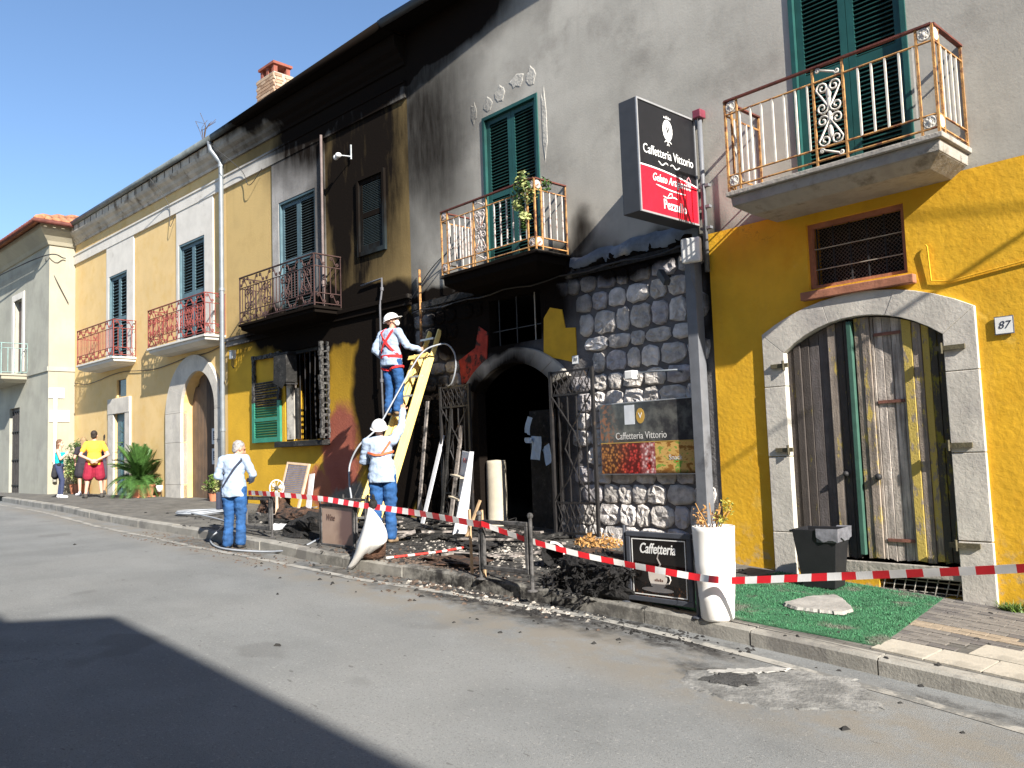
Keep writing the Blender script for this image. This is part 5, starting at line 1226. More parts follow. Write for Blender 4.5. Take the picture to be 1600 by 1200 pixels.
def hand(mb, wrist, fwd, palm_n, side, curl=.5, s_=1.0):        # palm, four fingers of unequal length, thumb from the side of the palm
    f = Vector(fwd).normalized(); n_ = Vector(palm_n); n_ = (n_ - f * n_.dot(f)).normalized(); sd = f.cross(n_).normalized() * side
    w = Vector(wrist)
    for k in (-.026, -.009, .009, .026): mb.cap(w + f * .015 * s_ + sd * k * .8 * s_, .014 * s_, w + f * .085 * s_ + sd * k * s_, .0125 * s_, 7)
    for k, L in ((-.030, .058), (-.010, .072), (.010, .078), (.030, .070)):
        a = w + f * .088 * s_ + sd * k * s_; c1 = curl * 1.0; d1 = f * math.cos(c1) + n_ * math.sin(c1); d2 = f * math.cos(c1 * 2.1) + n_ * math.sin(c1 * 2.1)
        b = a + d1 * L * .52 * s_; mb.cap(a, .0095 * s_, b, .009 * s_, 6); mb.cap(b, .009 * s_, b + d2 * L * .5 * s_, .0075 * s_, 6)
    a = w + f * .03 * s_ + sd * .036 * s_; d = (f * .6 + sd * .65 + n_ * .35 * (1 + curl)).normalized(); b = a + d * .038 * s_
    mb.cap(a, .013 * s_, b, .011 * s_, 6); mb.cap(b, .011 * s_, b + (f * .8 + n_ * .5).normalized() * .03 * s_, .009 * s_, 6)
STAND = dict(pelvis=(0, 0, .96), chest=(0, .0, 1.28), neck=(0, .01, 1.47), head=(0, .03, 1.63), look=(0, 1, 0), hip=.095, sh=.185, shz=1.42,
             kneeL=(-.10, .02, .50), ankL=(-.11, -.02, .08), kneeR=(.10, .02, .50), ankR=(.11, -.02, .08), toeL=(-.13, .15, .03), toeR=(.13, .15, .03),
             elbL=(-.28, -.02, 1.14), wrL=(-.27, .10, .90), elbR=(.28, -.02, 1.14), wrR=(.27, .10, .90), hfL=(0, .2, -1), hfR=(0, .2, -1), hnL=(1, 0, 0), hnR=(-1, 0, 0), cL=.5, cR=.5)
def person(label, base, rz, h, pose, wear, fat=1.0, female=False, vox=.012, skin=None):
    J = dict(STAND); J.update(pose); k = h / 1.75; skin = skin or M_skin
    t = thing('person', label, 'person', base, rz); t.scale = (k, k, k); V = Vector
    pel, che, nek, hea = V(J['pelvis']), V(J['chest']), V(J['neck']), V(J['head']); sl, sr = che + V((-J['sh'], -.01, J['shz'] - 1.28)), che + V((J['sh'], -.01, J['shz'] - 1.28))
    hl, hr = pel + V((-J['hip'], 0, -.04)), pel + V((J['hip'], 0, -.04)); look = V(J['look']).normalized(); side = look.cross(V((0, 0, 1))).normalized(); upv = side.cross(look)
    HM = Matrix((side, look, upv)).transposed()
    def torso(mb, g_, low=True):
        mb.ell(che, (.165 * fat + g_, .115 * fat + g_, .21), 14, 10); mb.ell(che + V((0, 0, .09)), (.175 + g_, .10 * fat + g_, .10 + g_), 14, 8); mb.ell((che + pel) / 2, (.145 * fat + g_, .11 * fat + g_, .2), 14, 8)
        mb.cap(sl, .06 + g_, sr, .06 + g_); mb.cap(nek - V((0, 0, .06)), .065 + g_, nek - V((0, 0, .02)), .055 + g_)
        if low: mb.ell(pel, (.165 * fat + g_, .12 * fat + g_, .12 + g_), 14, 8)
        if female:
            for s_ in (-1, 1): mb.ell(che + V((s_ * .075, .10, .02)), (.07 + g_, .07 + g_, .07 + g_))
    def legs(mb, g_, frac=1.0, flare=0.0):
        for a, kn, an in ((hl, V(J['kneeL']), V(J['ankL'])), (hr, V(J['kneeR']), V(J['ankR']))):
            if frac < .5: mb.cap(a, .092 * fat + g_, a.lerp(kn, frac * 2), .078 * fat + g_ + flare)
            else: mb.cap(a, .092 * fat + g_, kn, .062 + g_); mb.cap(kn, .058 + g_, kn.lerp(an, .35), .056 + g_); mb.cap(kn.lerp(an, .35), .056 + g_, kn.lerp(an, min(1, (frac - .5) * 2)), .040 + g_ + flare)
    def arms(mb, g_, frac=1.0):
        for a, e, w in ((sl, V(J['elbL']), V(J['wrL'])), (sr, V(J['elbR']), V(J['wrR']))):
            if frac <= .5: mb.cap(a, .056 + g_, a.lerp(e, frac * 2), .047 + g_ * 1.4)
            else: mb.cap(a, .056 + g_, e, .042 + g_); mb.cap(e, .042 + g_, e.lerp(w, (frac - .5) * 2), .031 + g_)
    mb = MB(); torso(mb, -.012); legs(mb, -.006); arms(mb, -.004)
    mb.cap(nek - V((0, 0, .04)), .055, hea - upv * .06, .052)
    mb.ell(hea + upv * .03 - look * .012, (.075, .095, .098), 14, 10, HM); mb.ell(hea + look * .03 - upv * .045, (.058, .062, .07), 12, 8, HM); mb.ell(hea + look * .055 - upv * .095, (.03, .028, .024), 8, 6, HM)
    mb.cap(hea + look * .088 + upv * .012, .012, hea + look * .108 - upv * .022, .016, 7); mb.ell(hea + look * .092 - upv * .055, (.026, .012, .010), 8, 5, HM); mb.ell(hea + look * .08 + upv * .035, (.055, .014, .012), 8, 5, HM)
    for s_ in (-1, 1): mb.ell(hea + side * s_ * .076 - upv * .005, (.010, .022, .032), 8, 6, HM)
    hand(mb, J['wrL'], J['hfL'], J['hnL'], 1, J['cL']); hand(mb, J['wrR'], J['hfR'], J['hnR'], -1, J['cR'])
    for an, to in ((V(J['ankL']), V(J['toeL'])), (V(J['ankR']), V(J['toeR']))): mb.cap(an - V((0, 0, .03)), .034, to, .028)
    body = solid('body', mb, skin, t, .0072, 3)
    for s_ in (-1, 1): e_ = MB(); e_.ell(hea + look * .083 + side * s_ * .031 + upv * .006, (.012, .007, .008), 8, 5, HM); e_.build('eye', M_eye, body, True)
    ctx = dict(t=t, body=body, J=J, pel=pel, che=che, nek=nek, hea=hea, sl=sl, sr=sr, hl=hl, hr=hr, look=look, side=side, upv=upv, HM=HM, torso=torso, legs=legs, arms=arms, k=k)
    for fn in wear: fn(ctx)
    return t
def W_shirt(m, sleeves=1.0, g_=.016, hem=.16, fold=.013):
    def f(c):
        mb = MB(); c['torso'](mb, g_, False); c['arms'](mb, g_ + .004, sleeves); p_ = c['pel']; mb.lathe([(1.0, -hem * .75), (1.0, -hem * .5), (.98, .0), (.90, .12), (.8, .2)], (p_.x, p_.y, p_.z), 18, .188 + g_, .148 + g_)
        solid('shirt', mb, m, c['t'], .013, 5, fold)
    return f
def W_top(m):
    def f(c):
        mb = MB(); ch = c['che']; mb.ell(ch + Vector((0, 0, -.04)), (.17, .125, .19), 14, 8); mb.ell((ch + c['pel']) / 2, (.155, .125, .2), 14, 8)
        for s_ in (-1, 1): mb.ell(ch + Vector((s_ * .075, .105, .02)), (.075, .075, .075)); mb.cap(ch + Vector((s_ * .1, .07, .05)), .022, ch + Vector((s_ * .11, .0, .165)), .02); mb.cap(ch + Vector((s_ * .11, .0, .165)), .02, ch + Vector((s_ * .09, -.09, .06)), .022)
        solid('tank_top', mb, m, c['t'], .012, 4, .004)
    return f
def W_trousers(m, frac=.98, g_=.024, flare=.022, fold=.014, name='trousers'):
    def f(c):
        mb = MB(); mb.ell(c['pel'] + Vector((0, 0, .01)), (.168 + g_, .128 + g_, .12), 14, 8); c['legs'](mb, g_, frac, flare); solid(name, mb, m, c['t'], .013, 4, fold)
    return f
def W_shoes(m):
    def f(c):
        for a, to in ((c['J']['ankL'], c['J']['toeL']), (c['J']['ankR'], c['J']['toeR'])):
            a, to = Vector(a), Vector(to); mb = MB(); d = (to - a); d.z = 0; mb.cap(a + Vector((0, 0, .01)), .05, a - Vector((0, 0, .035)) - d * .12, .048); mb.cap(a - Vector((0, 0, .04)) - d * .1, .044, to, .040)
            solid('shoe', mb, m, c['t'], .012, 3)
    return f
def W_helmet(c):
    mb = MB(); h, up, lk, HM = c['hea'], c['upv'], c['look'], c['HM']
    n, m_ = 20, 8; vs = []; fs = []
    for i in range(m_ + 1):
        th = math.pi / 2 * i / m_
        for j in range(n):
            a = 2 * math.pi * j / n; ridge = 1 + .02 * (abs(math.cos(a)) < .25)
            vs.append(h + up * .028 + HM @ Vector((.112 * math.cos(th) * math.cos(a), .138 * math.cos(th) * math.sin(a), .125 * math.sin(th) * ridge)))
    fs = [(i * n + j, i * n + (j + 1) % n, (i + 1) * n + (j + 1) % n, (i + 1) * n + j) for i in range(m_) for j in range(n)]
    mb.add(vs, fs)
    br = [[h + up * (.028 - (.0 if k == 0 else .012)) + HM @ Vector((((.112 + .014 * k) * math.cos(2 * math.pi * j / n)), (.138 + .014 * k) * math.sin(2 * math.pi * j / n) + (.05 * k * max(0, math.sin(2 * math.pi * j / n)) ** 2), 0)) for j in range(n + 1)] for k in (0, 1)]
    mb.sheet(br); he = mb.build('helmet', M_helmet, c['t'], True); so_ = he.modifiers.new('t', 'SOLIDIFY'); so_.thickness = .006
    mb = MB(); mb.tube([h + up * .02 + c['side'] * .085, h - up * .08 + c['look'] * .05 + c['side'] * .06, h - up * .12 + c['look'] * .06], .005, 5); mb.build('chin_strap', M_dkshoe, he)
def W_hair(m, length=0.0, bulk=.0, fringe=True):
    def f(c):
        mb = MB(); h, up, lk, HM = c['hea'], c['upv'], c['look'], c['HM']; mb.ell(h + up * .048 - lk * .028, (.084 + bulk, .098 + bulk, .092 + bulk), 14, 8, HM); mb.ell(h - lk * .06 - up * .01, (.076 + bulk, .05 + bulk, .08), 12, 8, HM)
        if length:
            mb.cap(h - lk * .075 - up * .02, .07, h - lk * .10 - up * length, .045); mb.cap(h - lk * .05 - up * .02 + c['side'] * .05, .045, h - lk * .07 - up * length * .9 + c['side'] * .06, .03); mb.cap(h - lk * .05 - up * .02 - c['side'] * .05, .045, h - lk * .07 - up * length * .9 - c['side'] * .06, .03)
        solid('hair', mb, m, c['t'], .011, 3, .007, .03)
    return f
def ribbon(c, pts, w, m, name, out=.0):            # flat strip through points, standing a little off the cloth
    mb = MB(); pts = [Vector(p_) for p_ in pts]; mid = (c['che'] + c['pel']) / 2; rows = [[], []]
    for i, p_ in enumerate(pts):
        d = (pts[min(i + 1, len(pts) - 1)] - pts[max(i - 1, 0)]).normalized(); o_ = Vector((p_.x - mid.x, p_.y - mid.y, 0)).normalized(); b = d.cross(o_).normalized() * w / 2
        rows[0].append(p_ + b + o_ * out); rows[1].append(p_ - b + o_ * out)
    mb.sheet(rows); o = mb.build(name, m, c['t']); so_ = o.modifiers.new('t', 'SOLIDIFY'); so_.thickness = .012; so_.offset = 0; return o
def drape(c, pts, g_=.03):                          # push strip points out onto the torso surface
    mid = (c['che'] + c['pel']) / 2; out = []
    for x, y, z in pts:
        f = max(0, min(1, (z - .9) / .4)); cx = c['pel'].lerp(c['che'], f); a = math.atan2(y, x); rx, ry = .175 + g_, .128 + g_; out.append(Vector((cx.x + rx * math.cos(a), cx.y + ry * math.sin(a), z)))
    return out
def W_backtape(c):
    ribbon(c, drape(c, [(.9, .1, 1.28), (.9, -.4, 1.27), (.5, -.9, 1.25), (.2, -1, 1.235), (-.2, -1, 1.235), (-.5, -.9, 1.25), (-.9, -.4, 1.27)], .012), .028, M_orange, 'reflective_band')
    sl, e = c['sr'], Vector(c['J']['elbR']); ribbon(c, [c['che'] + Vector((.06, -.135, -.02)), c['che'] + Vector((.12, -.13, .06)), c['che'] + Vector((.17, -.10, .14))], .026, M_orange, 'reflective_band')
def W_harness(c):
    ribbon(c, drape(c, [(math.cos(a * math.pi / 8), math.sin(a * math.pi / 8), 1.0) for a in range(17)], .026), .055, M_harness, 'belt')
    for s_ in (-1, 1):
        ribbon(c, drape(c, [(s_ * 1, -.2, 1.02), (s_ * .6, -.8, 1.12), (s_ * .15, -1, 1.22), (-s_ * .3, -.95, 1.32), (-s_ * .6, -.75, 1.42)], .022) + [c['che'] + Vector((-s_ * .11, 0, .215))] + drape(c, [(-s_ * .6, .8, 1.38), (-s_ * .4, .9, 1.2), (-s_ * .5, .85, 1.02)], .022), .04, M_harness, 'harness_strap')
        k = Vector(c['J']['kneeR' if s_ > 0 else 'kneeL']); hp = c['hr' if s_ > 0 else 'hl']; q = hp.lerp(k, .3); ribbon(c, [q + Vector((.125 * math.cos(a * math.pi / 6), .12 * math.sin(a * math.pi / 6), .03 * math.cos(a * math.pi / 6) * s_)) for a in range(13)], .035, M_harness, 'leg_strap')
def W_mask(c):
    mb = MB(); mb.ell(c['hea'] + c['look'] * .075 - c['upv'] * .06, (.055, .05, .055), 10, 8, c['HM']); mb.build('face_mask', plain('white_mask', (.8, .78, .75), .7), c['t'], True)
def W_bag(c):
    mb = MB(); pts = drape(c, [(1, .0, 1.44), (.75, -.6, 1.40), (.35, -1, 1.28), (-.1, -1, 1.14), (-.6, -.85, 1.0), (-1, -.3, .92)], .035); pts[0] = c['che'] + Vector((.12, .0, .2)); ribbon(c, pts, .03, cloth('navy_strap', (.03, .035, .06)), 'bag_strap')
    mb = MB(); mb.box(-.26, -.19, -.12, .1, .62, .9); mb.build('shoulder_bag', cloth('navy_strap', (.03, .035, .06)), c['t'], bevel=.02)
# the ladder first, then the worker on it
LX, LXF, LY0, LY1, LZ1 = -10.44, -10.96, -1.45, -.12, 3.72
M_lad = mat('yellow_ladder_fibreglass', (.90, .66, .22), .5, .1, 4, .1, 40, col2=(.60, .42, .15), c2=(.6, .75), c2scale=3)
ld = thing('ladder', 'yellow extension ladder leaning against the blackened stone wall', 'ladder', ((LX + LXF) / 2, LY0, ground(-10.7)))
hz = LZ1 - ground(-10.7); hy = LY1 - LY0; hw = (LX - LXF) / 2; ldir = Vector((0, hy, hz)).normalized(); lnrm = Vector((0, -ldir.z, ldir.y))
for s_ in (-1, 1):
    xb, xt = s_ * (hw + .04), s_ * (hw - .10)
    mb = MB(); mb.bar((xb, 0, 0), (xt, hy * .86, hz * .86), .032, .085, lnrm); mb.build('rail', M_lad, ld, bevel=.006)
    mb = MB(); o_ = -lnrm * .09; mb.bar(Vector((xb - s_ * .04, hy * .12, hz * .12)) + o_, Vector((xt - s_ * .035, hy, hz)) + o_, .03, .08, lnrm); mb.build('rail', M_lad, ld, bevel=.006)
    mb = MB(); mb.box(xb - .04, xb + .04, -.07, .06, 0, .05); mb.build('rubber_foot', M_dkshoe, ld)
for i in range(10):
    f = (i + .5) / 10.1; mb = MB(); q = Vector((0, hy * f, hz * f)); w_ = hw + .04 - .14 * f
    mb.bar(q + Vector((-w_, 0, 0)), q + Vector((w_, 0, 0)), .03, .03); mb.build('rung', mat('aluminium_rung', (.55, .53, .5), .4, .1, 6, 0, metal=.5), ld)
mb = MB(); q = Vector((0, hy * .84, hz * .84)) + lnrm * .062; mb.bar(q + Vector((-hw, 0, 0)), q + Vector((hw * .95, 0, 0)), .07, .012, lnrm); mb.build('rung_guard', M_lad, ld)
def lad(f): return Vector(((LX + LXF) / 2, LY0 + hy * f, ground(-10.7) + hz * f))
fq = (5.5 + .0) / 10.1; st = lad(fq)
work = [W_shirt(M_shirt), W_trousers(M_jeans)]
hk = 1.56
person('worker in white helmet, pale blue shirt and red harness standing on the ladder', (st.x - .02, st.y - .16, st.z + .005), R(12), hk,
       dict(look=(.8, .5, .3), elbL=(-.30, -.10, 1.14), wrL=(-.22, .08, .98), hfL=(.3, .8, -.2), elbR=(.30, .08, 1.17), wrR=(.34, .34, 1.13), hfR=(.15, 1, .1), hnR=(-1, 0, 0), cR=1.1, cL=.9,
            kneeL=(-.10, .05, .50), kneeR=(.11, .08, .52), ankL=(-.10, .02, .08), ankR=(.10, .02, .08), toeL=(-.10, .18, .03), toeR=(.10, .18, .03)),
       work + [W_shoes(M_boot), W_helmet, W_harness, W_mask])
p_ = on_g(600, 848)
person('worker in white helmet and pale blue shirt with orange bands reaching up beside the ladder', (p_.x, p_.y, ground(p_.x)), R(42), 1.60,
       dict(pelvis=(0, 0, .96), chest=(-.03, .03, 1.28), neck=(-.04, .06, 1.46), head=(-.06, .10, 1.60), look=(-.15, .9, .35), elbL=(-.30, .10, 1.15), wrL=(-.16, .30, 1.20), hfL=(.5, .8, .2), elbR=(.26, .12, 1.62), wrR=(.25, .28, 1.86), hfR=(0, .35, .9), hnR=(0, 1, -.3), cR=.9, cL=.9, toeL=(-.15, .13, .03), toeR=(.15, .13, .03)),
       work + [W_shoes(M_boot), W_helmet, W_backtape])
person('grey haired man in pale blue shirt and blue trousers with a shoulder strap', (-11.0, -3.3, road(-11.0)), R(40), 1.47,
       dict(chest=(0, .02, 1.28), neck=(.01, .06, 1.46), head=(.03, .13, 1.58), look=(.75, .65, -.35), elbL=(-.29, -.0, 1.15), wrL=(-.12, .26, 1.08), hfL=(.6, .7, .1), elbR=(.31, .02, 1.16), wrR=(.16, .28, 1.06), hfR=(-.5, .8, .1), cL=.9, cR=.9),
       [W_shirt(M_shirt, hem=.2), W_trousers(M_jeans), W_shoes(M_dkshoe), W_hair(M_hairg), W_bag], fat=1.06)
# the onlookers by the far house
p_ = on_g(92, 778)
person('woman in turquoise tank top and navy leggings with a jacket round her waist', (p_.x, p_.y, ground(p_.x)), R(-25), 1.50,
       dict(look=(.35, 1, .1), elbL=(-.27, -.04, 1.14), wrL=(-.25, .04, .88), elbR=(.25, .08, 1.16), wrR=(.16, .22, 1.30), hfR=(-.2, .3, .9), kneeL=(-.09, .05, .5), kneeR=(.14, .12, .52), ankR=(.18, .10, .08), toeR=(.24, .26, .03)),
       [W_top(cloth('turquoise_cotton', (.01, .50, .52))), W_trousers(cloth('navy_leggings', (.035, .045, .10)), .97, .008, 0, .003, 'leggings'), W_shoes(plain('white_trainers', (.75, .72, .74), .6)), W_hair(M_hairbr, .22, .004),
        lambda c: solid('tied_jacket', (lambda mb: (mb.cap((-.15, .0, 1.0), .06, (.15, .02, 1.0), .06), mb.cap((-.12, -.09, .98), .07, (-.19, -.13, .66), .11), mb.cap((.05, -.1, .98), .06, (.08, -.12, .68), .09), mb)[-1])(MB()), cloth('black_jacket', (.02, .02, .025)), c['t'], .014, 4, .01)], female=True, vox=.016, skin=M_skin2)
p_ = on_g(147, 778)
person('man in yellow T shirt and dark red shorts with hands clasped behind his back', (p_.x, p_.y, ground(p_.x)), R(74), 1.68,
       dict(look=(.25, 1, 0), elbL=(-.33, -.12, 1.12), wrL=(-.05, -.26, .97), hfL=(.9, -.1, -.35), hnL=(0, 1, 0), elbR=(.33, -.12, 1.12), wrR=(.05, -.27, .97), hfR=(-.9, -.1, -.35), hnR=(0, 1, 0), ankL=(-.20, -.02, .08), ankR=(.18, -.02, .08), kneeL=(-.15, .02, .5), kneeR=(.14, .02, .5), toeL=(-.25, .13, .03), toeR=(.22, .13, .03), sh=.18),
       [W_shirt(cloth('yellow_cotton', (.80, .42, .045)), .30, .012, .14, .006), W_trousers(cloth('maroon_shorts', (.26, .012, .035)), .42, .022, .03, .006, 'shorts'), W_shoes(M_dkshoe), W_hair(M_hairb)], fat=1.10, vox=.016, skin=M_skin2)
p_ = on_g(166, 772)
person('bearded man in a dark top half hidden behind the man in yellow', (p_.x, p_.y, ground(p_.x)), R(-40), 1.66,
       dict(look=(.2, 1, -.1), elbR=(.28, .1, 1.15), wrR=(.2, .3, 1.28), hfR=(.1, .6, .6), elbL=(-.3, 0, 1.14)),
       [W_shirt(cloth('dark_navy_cotton', (.03, .022, .04)), .30, .018, .14, .006), W_trousers(cloth('dark_shorts', (.05, .045, .06)), .45, .03, .03, .006, 'shorts'), W_shoes(M_dkshoe), W_hair(M_hairb),
        lambda c: solid('beard', (lambda mb: (mb.ell(c['hea'] + c['look'] * .045 - c['upv'] * .085, (.06, .055, .045), 10, 8, c['HM']), mb)[-1])(MB()), M_hairb, c['t'], .01, 3)], vox=.016)
p_ = on_g(130, 774)
person('long haired woman in a dark dress behind the man in yellow', (p_.x, p_.y, ground(p_.x)), R(100), 1.56,
       dict(elbL=(-.26, .02, 1.15), wrL=(-.15, .2, 1.0)),
       [W_shirt(cloth('black_dress', (.025, .02, .028)), .25, .012, .22, .005), W_trousers(cloth('black_dress', (.025, .02, .028)), .30, .04, .04, .005, 'skirt'), W_shoes(plain('white_trainers', (.75, .72, .74))), W_hair(mat('fair_hair', (.26, .17, .09), .7, .4, 30, .6, 60), .24, .004)], female=True, vox=.016, skin=M_skin2)
# ================================================================ cable, tape, debris
M_hose = plain('grey_conduit', (.30, .32, .35), .5)
def smooth_path(pts, n=8):
    P_ = [Vector(p_) for p_ in pts]; P_ = [P_[0] * 2 - P_[1]] + P_ + [P_[-1] * 2 - P_[-2]]; out = []
    for i in range(1, len(P_) - 2):
        a, b, c, d = P_[i - 1:i + 3]
        for k in range(n):
            t = k / n; out.append(.5 * ((2 * b) + (c - a) * t + (2 * a - 5 * b + 4 * c - d) * t * t + (3 * b - a - 3 * c + d) * t ** 3))
    return out + [P_[-2]]
cc = on_g(317, 804); path = []
for i in range(5 * 14):
    a = 2 * math.pi * i / 14; r_ = .40 + .035 * math.sin(i * .23) + .015 * (i // 14 % 3); path.append((cc.x + r_ * math.cos(a), cc.y + r_ * math.sin(a), ground(cc.x) + .02 + .012 * (i // 14) + .01 * math.sin(i * .7)))
lastx = path[-1]
tail = [on_g(345, 812, .02), on_g(352, 818, .03), on_g(338, 832, .04), on_g(329, 843, -.09), on_g(336, 853, -.10), on_g(362, 859, -.10), on_g(420, 862, -.10), on_g(465, 857, -.03), on_g(498, 842, .03), on_g(528, 826, .03)]
rise = [on_y(548, 790, -2.15), on_y(546, 755, -2.1), on_y(547, 725, -2.0), on_y(562, 695, -1.9), on_y(590, 668, -1.6), on_y(618, 620, -1.15), on_y(645, 572, -.85), on_y(662, 549, -.62), on_y(680, 540, -.35), on_y(698, 538, -.2), on_y(710, 552, -.16), on_y(712, 575, -.15), on_y(706, 598, -.15), on_y(700, 604, -.14)]
mb = MB(); mb.tube(smooth_path([path[0]] + path[2::2] + tail + rise, 5), .013, 6); tag(mb.build('conduit_coil', M_hose, smooth=True), 'grey corrugated conduit coiled on the pavement and running up the ladder', 'cable')
# warning tape: red and white pieces
M_tr = plain('tape_red', (.68, .02, .03), .45); M_tw = plain('tape_white', (.80, .78, .76), .45)
def tape(label, pts, w):
    P_ = smooth_path(pts, 40); mb = MB(); L = 0.0; k = 0; prev = None; seg = []
    for i, p_ in enumerate(P_):
        if i: L += (p_ - P_[i - 1]).length
        tw = .25 * math.sin(L * 1.7) + .1 * math.sin(L * 5.1); d = (P_[min(i + 1, len(P_) - 1)] - P_[max(i - 1, 0)]).normalized(); sdn = d.cross(Vector((0, 0, 1))).normalized()
        up = (Vector((0, 0, 1)) * math.cos(tw) + sdn * math.sin(tw)) * w / 2; a = (p_ + up, p_ - up)
        if prev is not None: mb.cur = int(L / .115) % 2; mb.add([prev[0], prev[1], a[1], a[0]], [(0, 1, 2, 3)])
        prev = a
    o = mb.build('warning_tape', [M_tr, M_tw]); so_ = o.modifiers.new('t', 'SOLIDIFY'); so_.thickness = .0015
    return tag(o, label, 'tape')
tape('red and white warning tape strung past the grey haired man to the burnt barrier', [on_y(388, 770, -2.93), on_y(425, 772, -2.93), on_y(500, 779, -2.80), on_y(556, 788, -2.78), on_y(600, 794, -2.78), on_y(660, 803, -2.80), on_y(752, 820, -2.82)], .066)
tape('red and white warning tape from the burnt barrier across the coffee board to the street', [on_y(752, 818, -2.83), on_y(790, 832, -2.78), on_y(835, 847, -2.74), on_y(905, 866, -2.62), on_y(976, 881, -2.48), on_y(1040, 893, -2.5), on_y(1090, 902, -2.50), on_y(1122, 906, -2.57), on_y(1152, 907, -2.5), on_y(1300, 901, -2.52), on_y(1450, 895, -2.55), on_y(1600, 888, -2.6), on_y(1760, 880, -2.65)], .055)
# leaning white shelf
q = on_g(712, 838); M_wp = mat('dusty_white_board', (.58, .58, .60), .7, .12, 4, .2, 40, col2=(.25, .24, .23), c2=(.6, .75))
sh = thing('display_shelf', 'narrow pale display shelf leaning in the doorway rubble', 'shelf', (q.x, q.y, ground(q.x)), R(-18)); sh.rotation_euler = (R(-4), R(7), R(-14))
mb = MB(); mb.box(-.15, .13, .06, .08, 0, 1.15); mb.build('back_board', M_wp, sh); mb = MB(); mb.add([(.13, -.12, 0), (.15, -.12, 0), (.15, .09, 0), (.13, .09, 0), (.13, .03, 1.17), (.15, .03, 1.17), (.15, .09, 1.17), (.13, .09, 1.17)], [(0, 3, 2, 1), (4, 5, 6, 7), (0, 1, 5, 4), (1, 2, 6, 5), (2, 3, 7, 6), (3, 0, 4, 7)]); mb.build('side_board', M_wp, sh)
for z in (.5, .8): mb = MB(); mb.box(-.2, .13, -.07, .06, z, z + .02); mb.build('shelf_board', mat('scorched_shelf', (.45, .38, .28), .8, .3, 6, .2), sh)
for k in range(3): mb = MB(); mb.box(-.08 + k * .06, -.05 + k * .06, .055, .06, 1.0, 1.06); mb.build('print_mark', plain('dull_red_print', (.4, .08, .07)), sh)
# melted white planter slumped over the kerb
q = on_g(566, 874); mp = thing('melted_planter', 'white plastic planter melted and slumped over the kerb beside the wine board', 'planter', (q.x, q.y + .05, road(q.x)))
mb = MB(); n, m_ = 26, 14; vs = []
for i in range(m_ + 1):
    f = i / m_; z = .70 - .68 * f
    for j in range(n):
        a = 2 * math.pi * j / n; r_ = .02 + .19 * math.sin(min(1, f * 1.5) * math.pi / 2) * (1 - .35 * max(0, f - .55) / .45); fold_ = 1 + (.16 + .34 * f * f) * math.sin(a * 4 + 1.6 * f) * f + .10 * f * math.sin(a * 7 + 2)
        lean = Vector((.10 - .22 * f * f + .13 * math.sin(f * math.pi), -.02 * f, 0)); cut = (.20 * max(0, math.cos(a - .5))) * max(0, f - .55) / .45
        vs.append((lean.x + r_ * fold_ * math.cos(a), lean.y + r_ * fold_ * .75 * math.sin(a), z + cut + .02 * math.sin(a * 5) * f))
mb.add(vs, [(i * n + j, (i + 1) * n + j, (i + 1) * n + (j + 1) % n, i * n + (j + 1) % n) for i in range(m_) for j in range(n)]); ms = mb.build('melted_shell', M_plast, mp, True); so_ = ms.modifiers.new('t', 'SOLIDIFY'); so_.thickness = .006
mb = MB(); mb.ell((.12, .03, .74), (.05, .05, .06)); mb.ell((.14, .02, .80), (.025, .02, .05)); mb.build('scorched_plant', M_char, mp, True)
mb = MB(); mb.lathe([(.10, 0.12), (.14, .16), (.15, .34), (.0, .36)], (.06, .06, 0), 12); mb.build('burnt_soil', M_soil, mp, True)
# charred planting boxes at the kerb
def lump(mb, c, r_, seed, rough=.25, n=18, m_=10, flat=.0):
    c = Vector(c); vs = []
    for i in range(m_ + 1):
        t = math.pi * min(max(i / m_, .01), .99)
        for j in range(n):
            a = 2 * math.pi * j / n; d = Vector((math.sin(t) * math.cos(a), math.sin(t) * math.sin(a), math.cos(t))); e = 3.0
            sq = (abs(d.x) ** e + abs(d.y) ** e + abs(d.z) ** e) ** (-1 / e); k = 1 + rough * noise.noise(d * 1.7 + Vector((seed, 0, 0))) + rough * .5 * noise.noise(d * 5 + Vector((0, seed, 0))) + rough * .3 * noise.noise(d * 13 + Vector((0, 0, seed)))
            vs.append(c + Vector((d.x * r_[0], d.y * r_[1], d.z * r_[2])) * sq * k)
    mb.add(vs, [(i * n + j, (i + 1) * n + j, (i + 1) * n + (j + 1) % n, i * n + (j + 1) % n) for i in range(m_) for j in range(n)])
M_ash = mat('black_ash', (.014, .013, .013), .95, .6, 12, 1.2, 22, col2=(.07, .055, .045), c2=(.6, .7), c2scale=12, dist=.04)
M_burntearth = mat('burnt_earth', (.085, .045, .028), .95, .4, 12, 1.2, 30, col2=(.025, .018, .015), c2=(.45, .6), c2scale=7, dist=.03)
a, b_ = on_g(850, 925), on_g(972, 940)
pbx = thing('burnt_planting_box', 'black charred planting box with scorched brown soil beside the coffee board', 'planter', ((a.x + b_.x) / 2, -2.30, ground((a.x + b_.x) / 2)))
mb = MB(); lump(mb, (0, 0, .15), (.52, .24, .21), 3, .22, 40, 20); mb.build('charred_box', M_ash, pbx); mb = MB(); lump(mb, (.02, .05, .30), (.43, .20, .075), 5, .3, 30, 12); mb.build('soil', M_burntearth, pbx)
stuff(leaf_cloud([((-.3, -.1, .2), .25), ((.1, -.12, .22), .25), ((.35, -.1, .2), .22), ((0, -.25, .08), .22), ((-.4, -.2, .06), .2)], 900, .035, .3, .8).build('burnt_leaves', M_ash, pbx))
q = on_g(868, 885); pt_ = thing('burnt_pot', 'burnt black round pot lying on its side by the ash', 'pot', (q.x, q.y, ground(q.x) + .12)); pt_.rotation_euler = (R(80), 0, R(35))
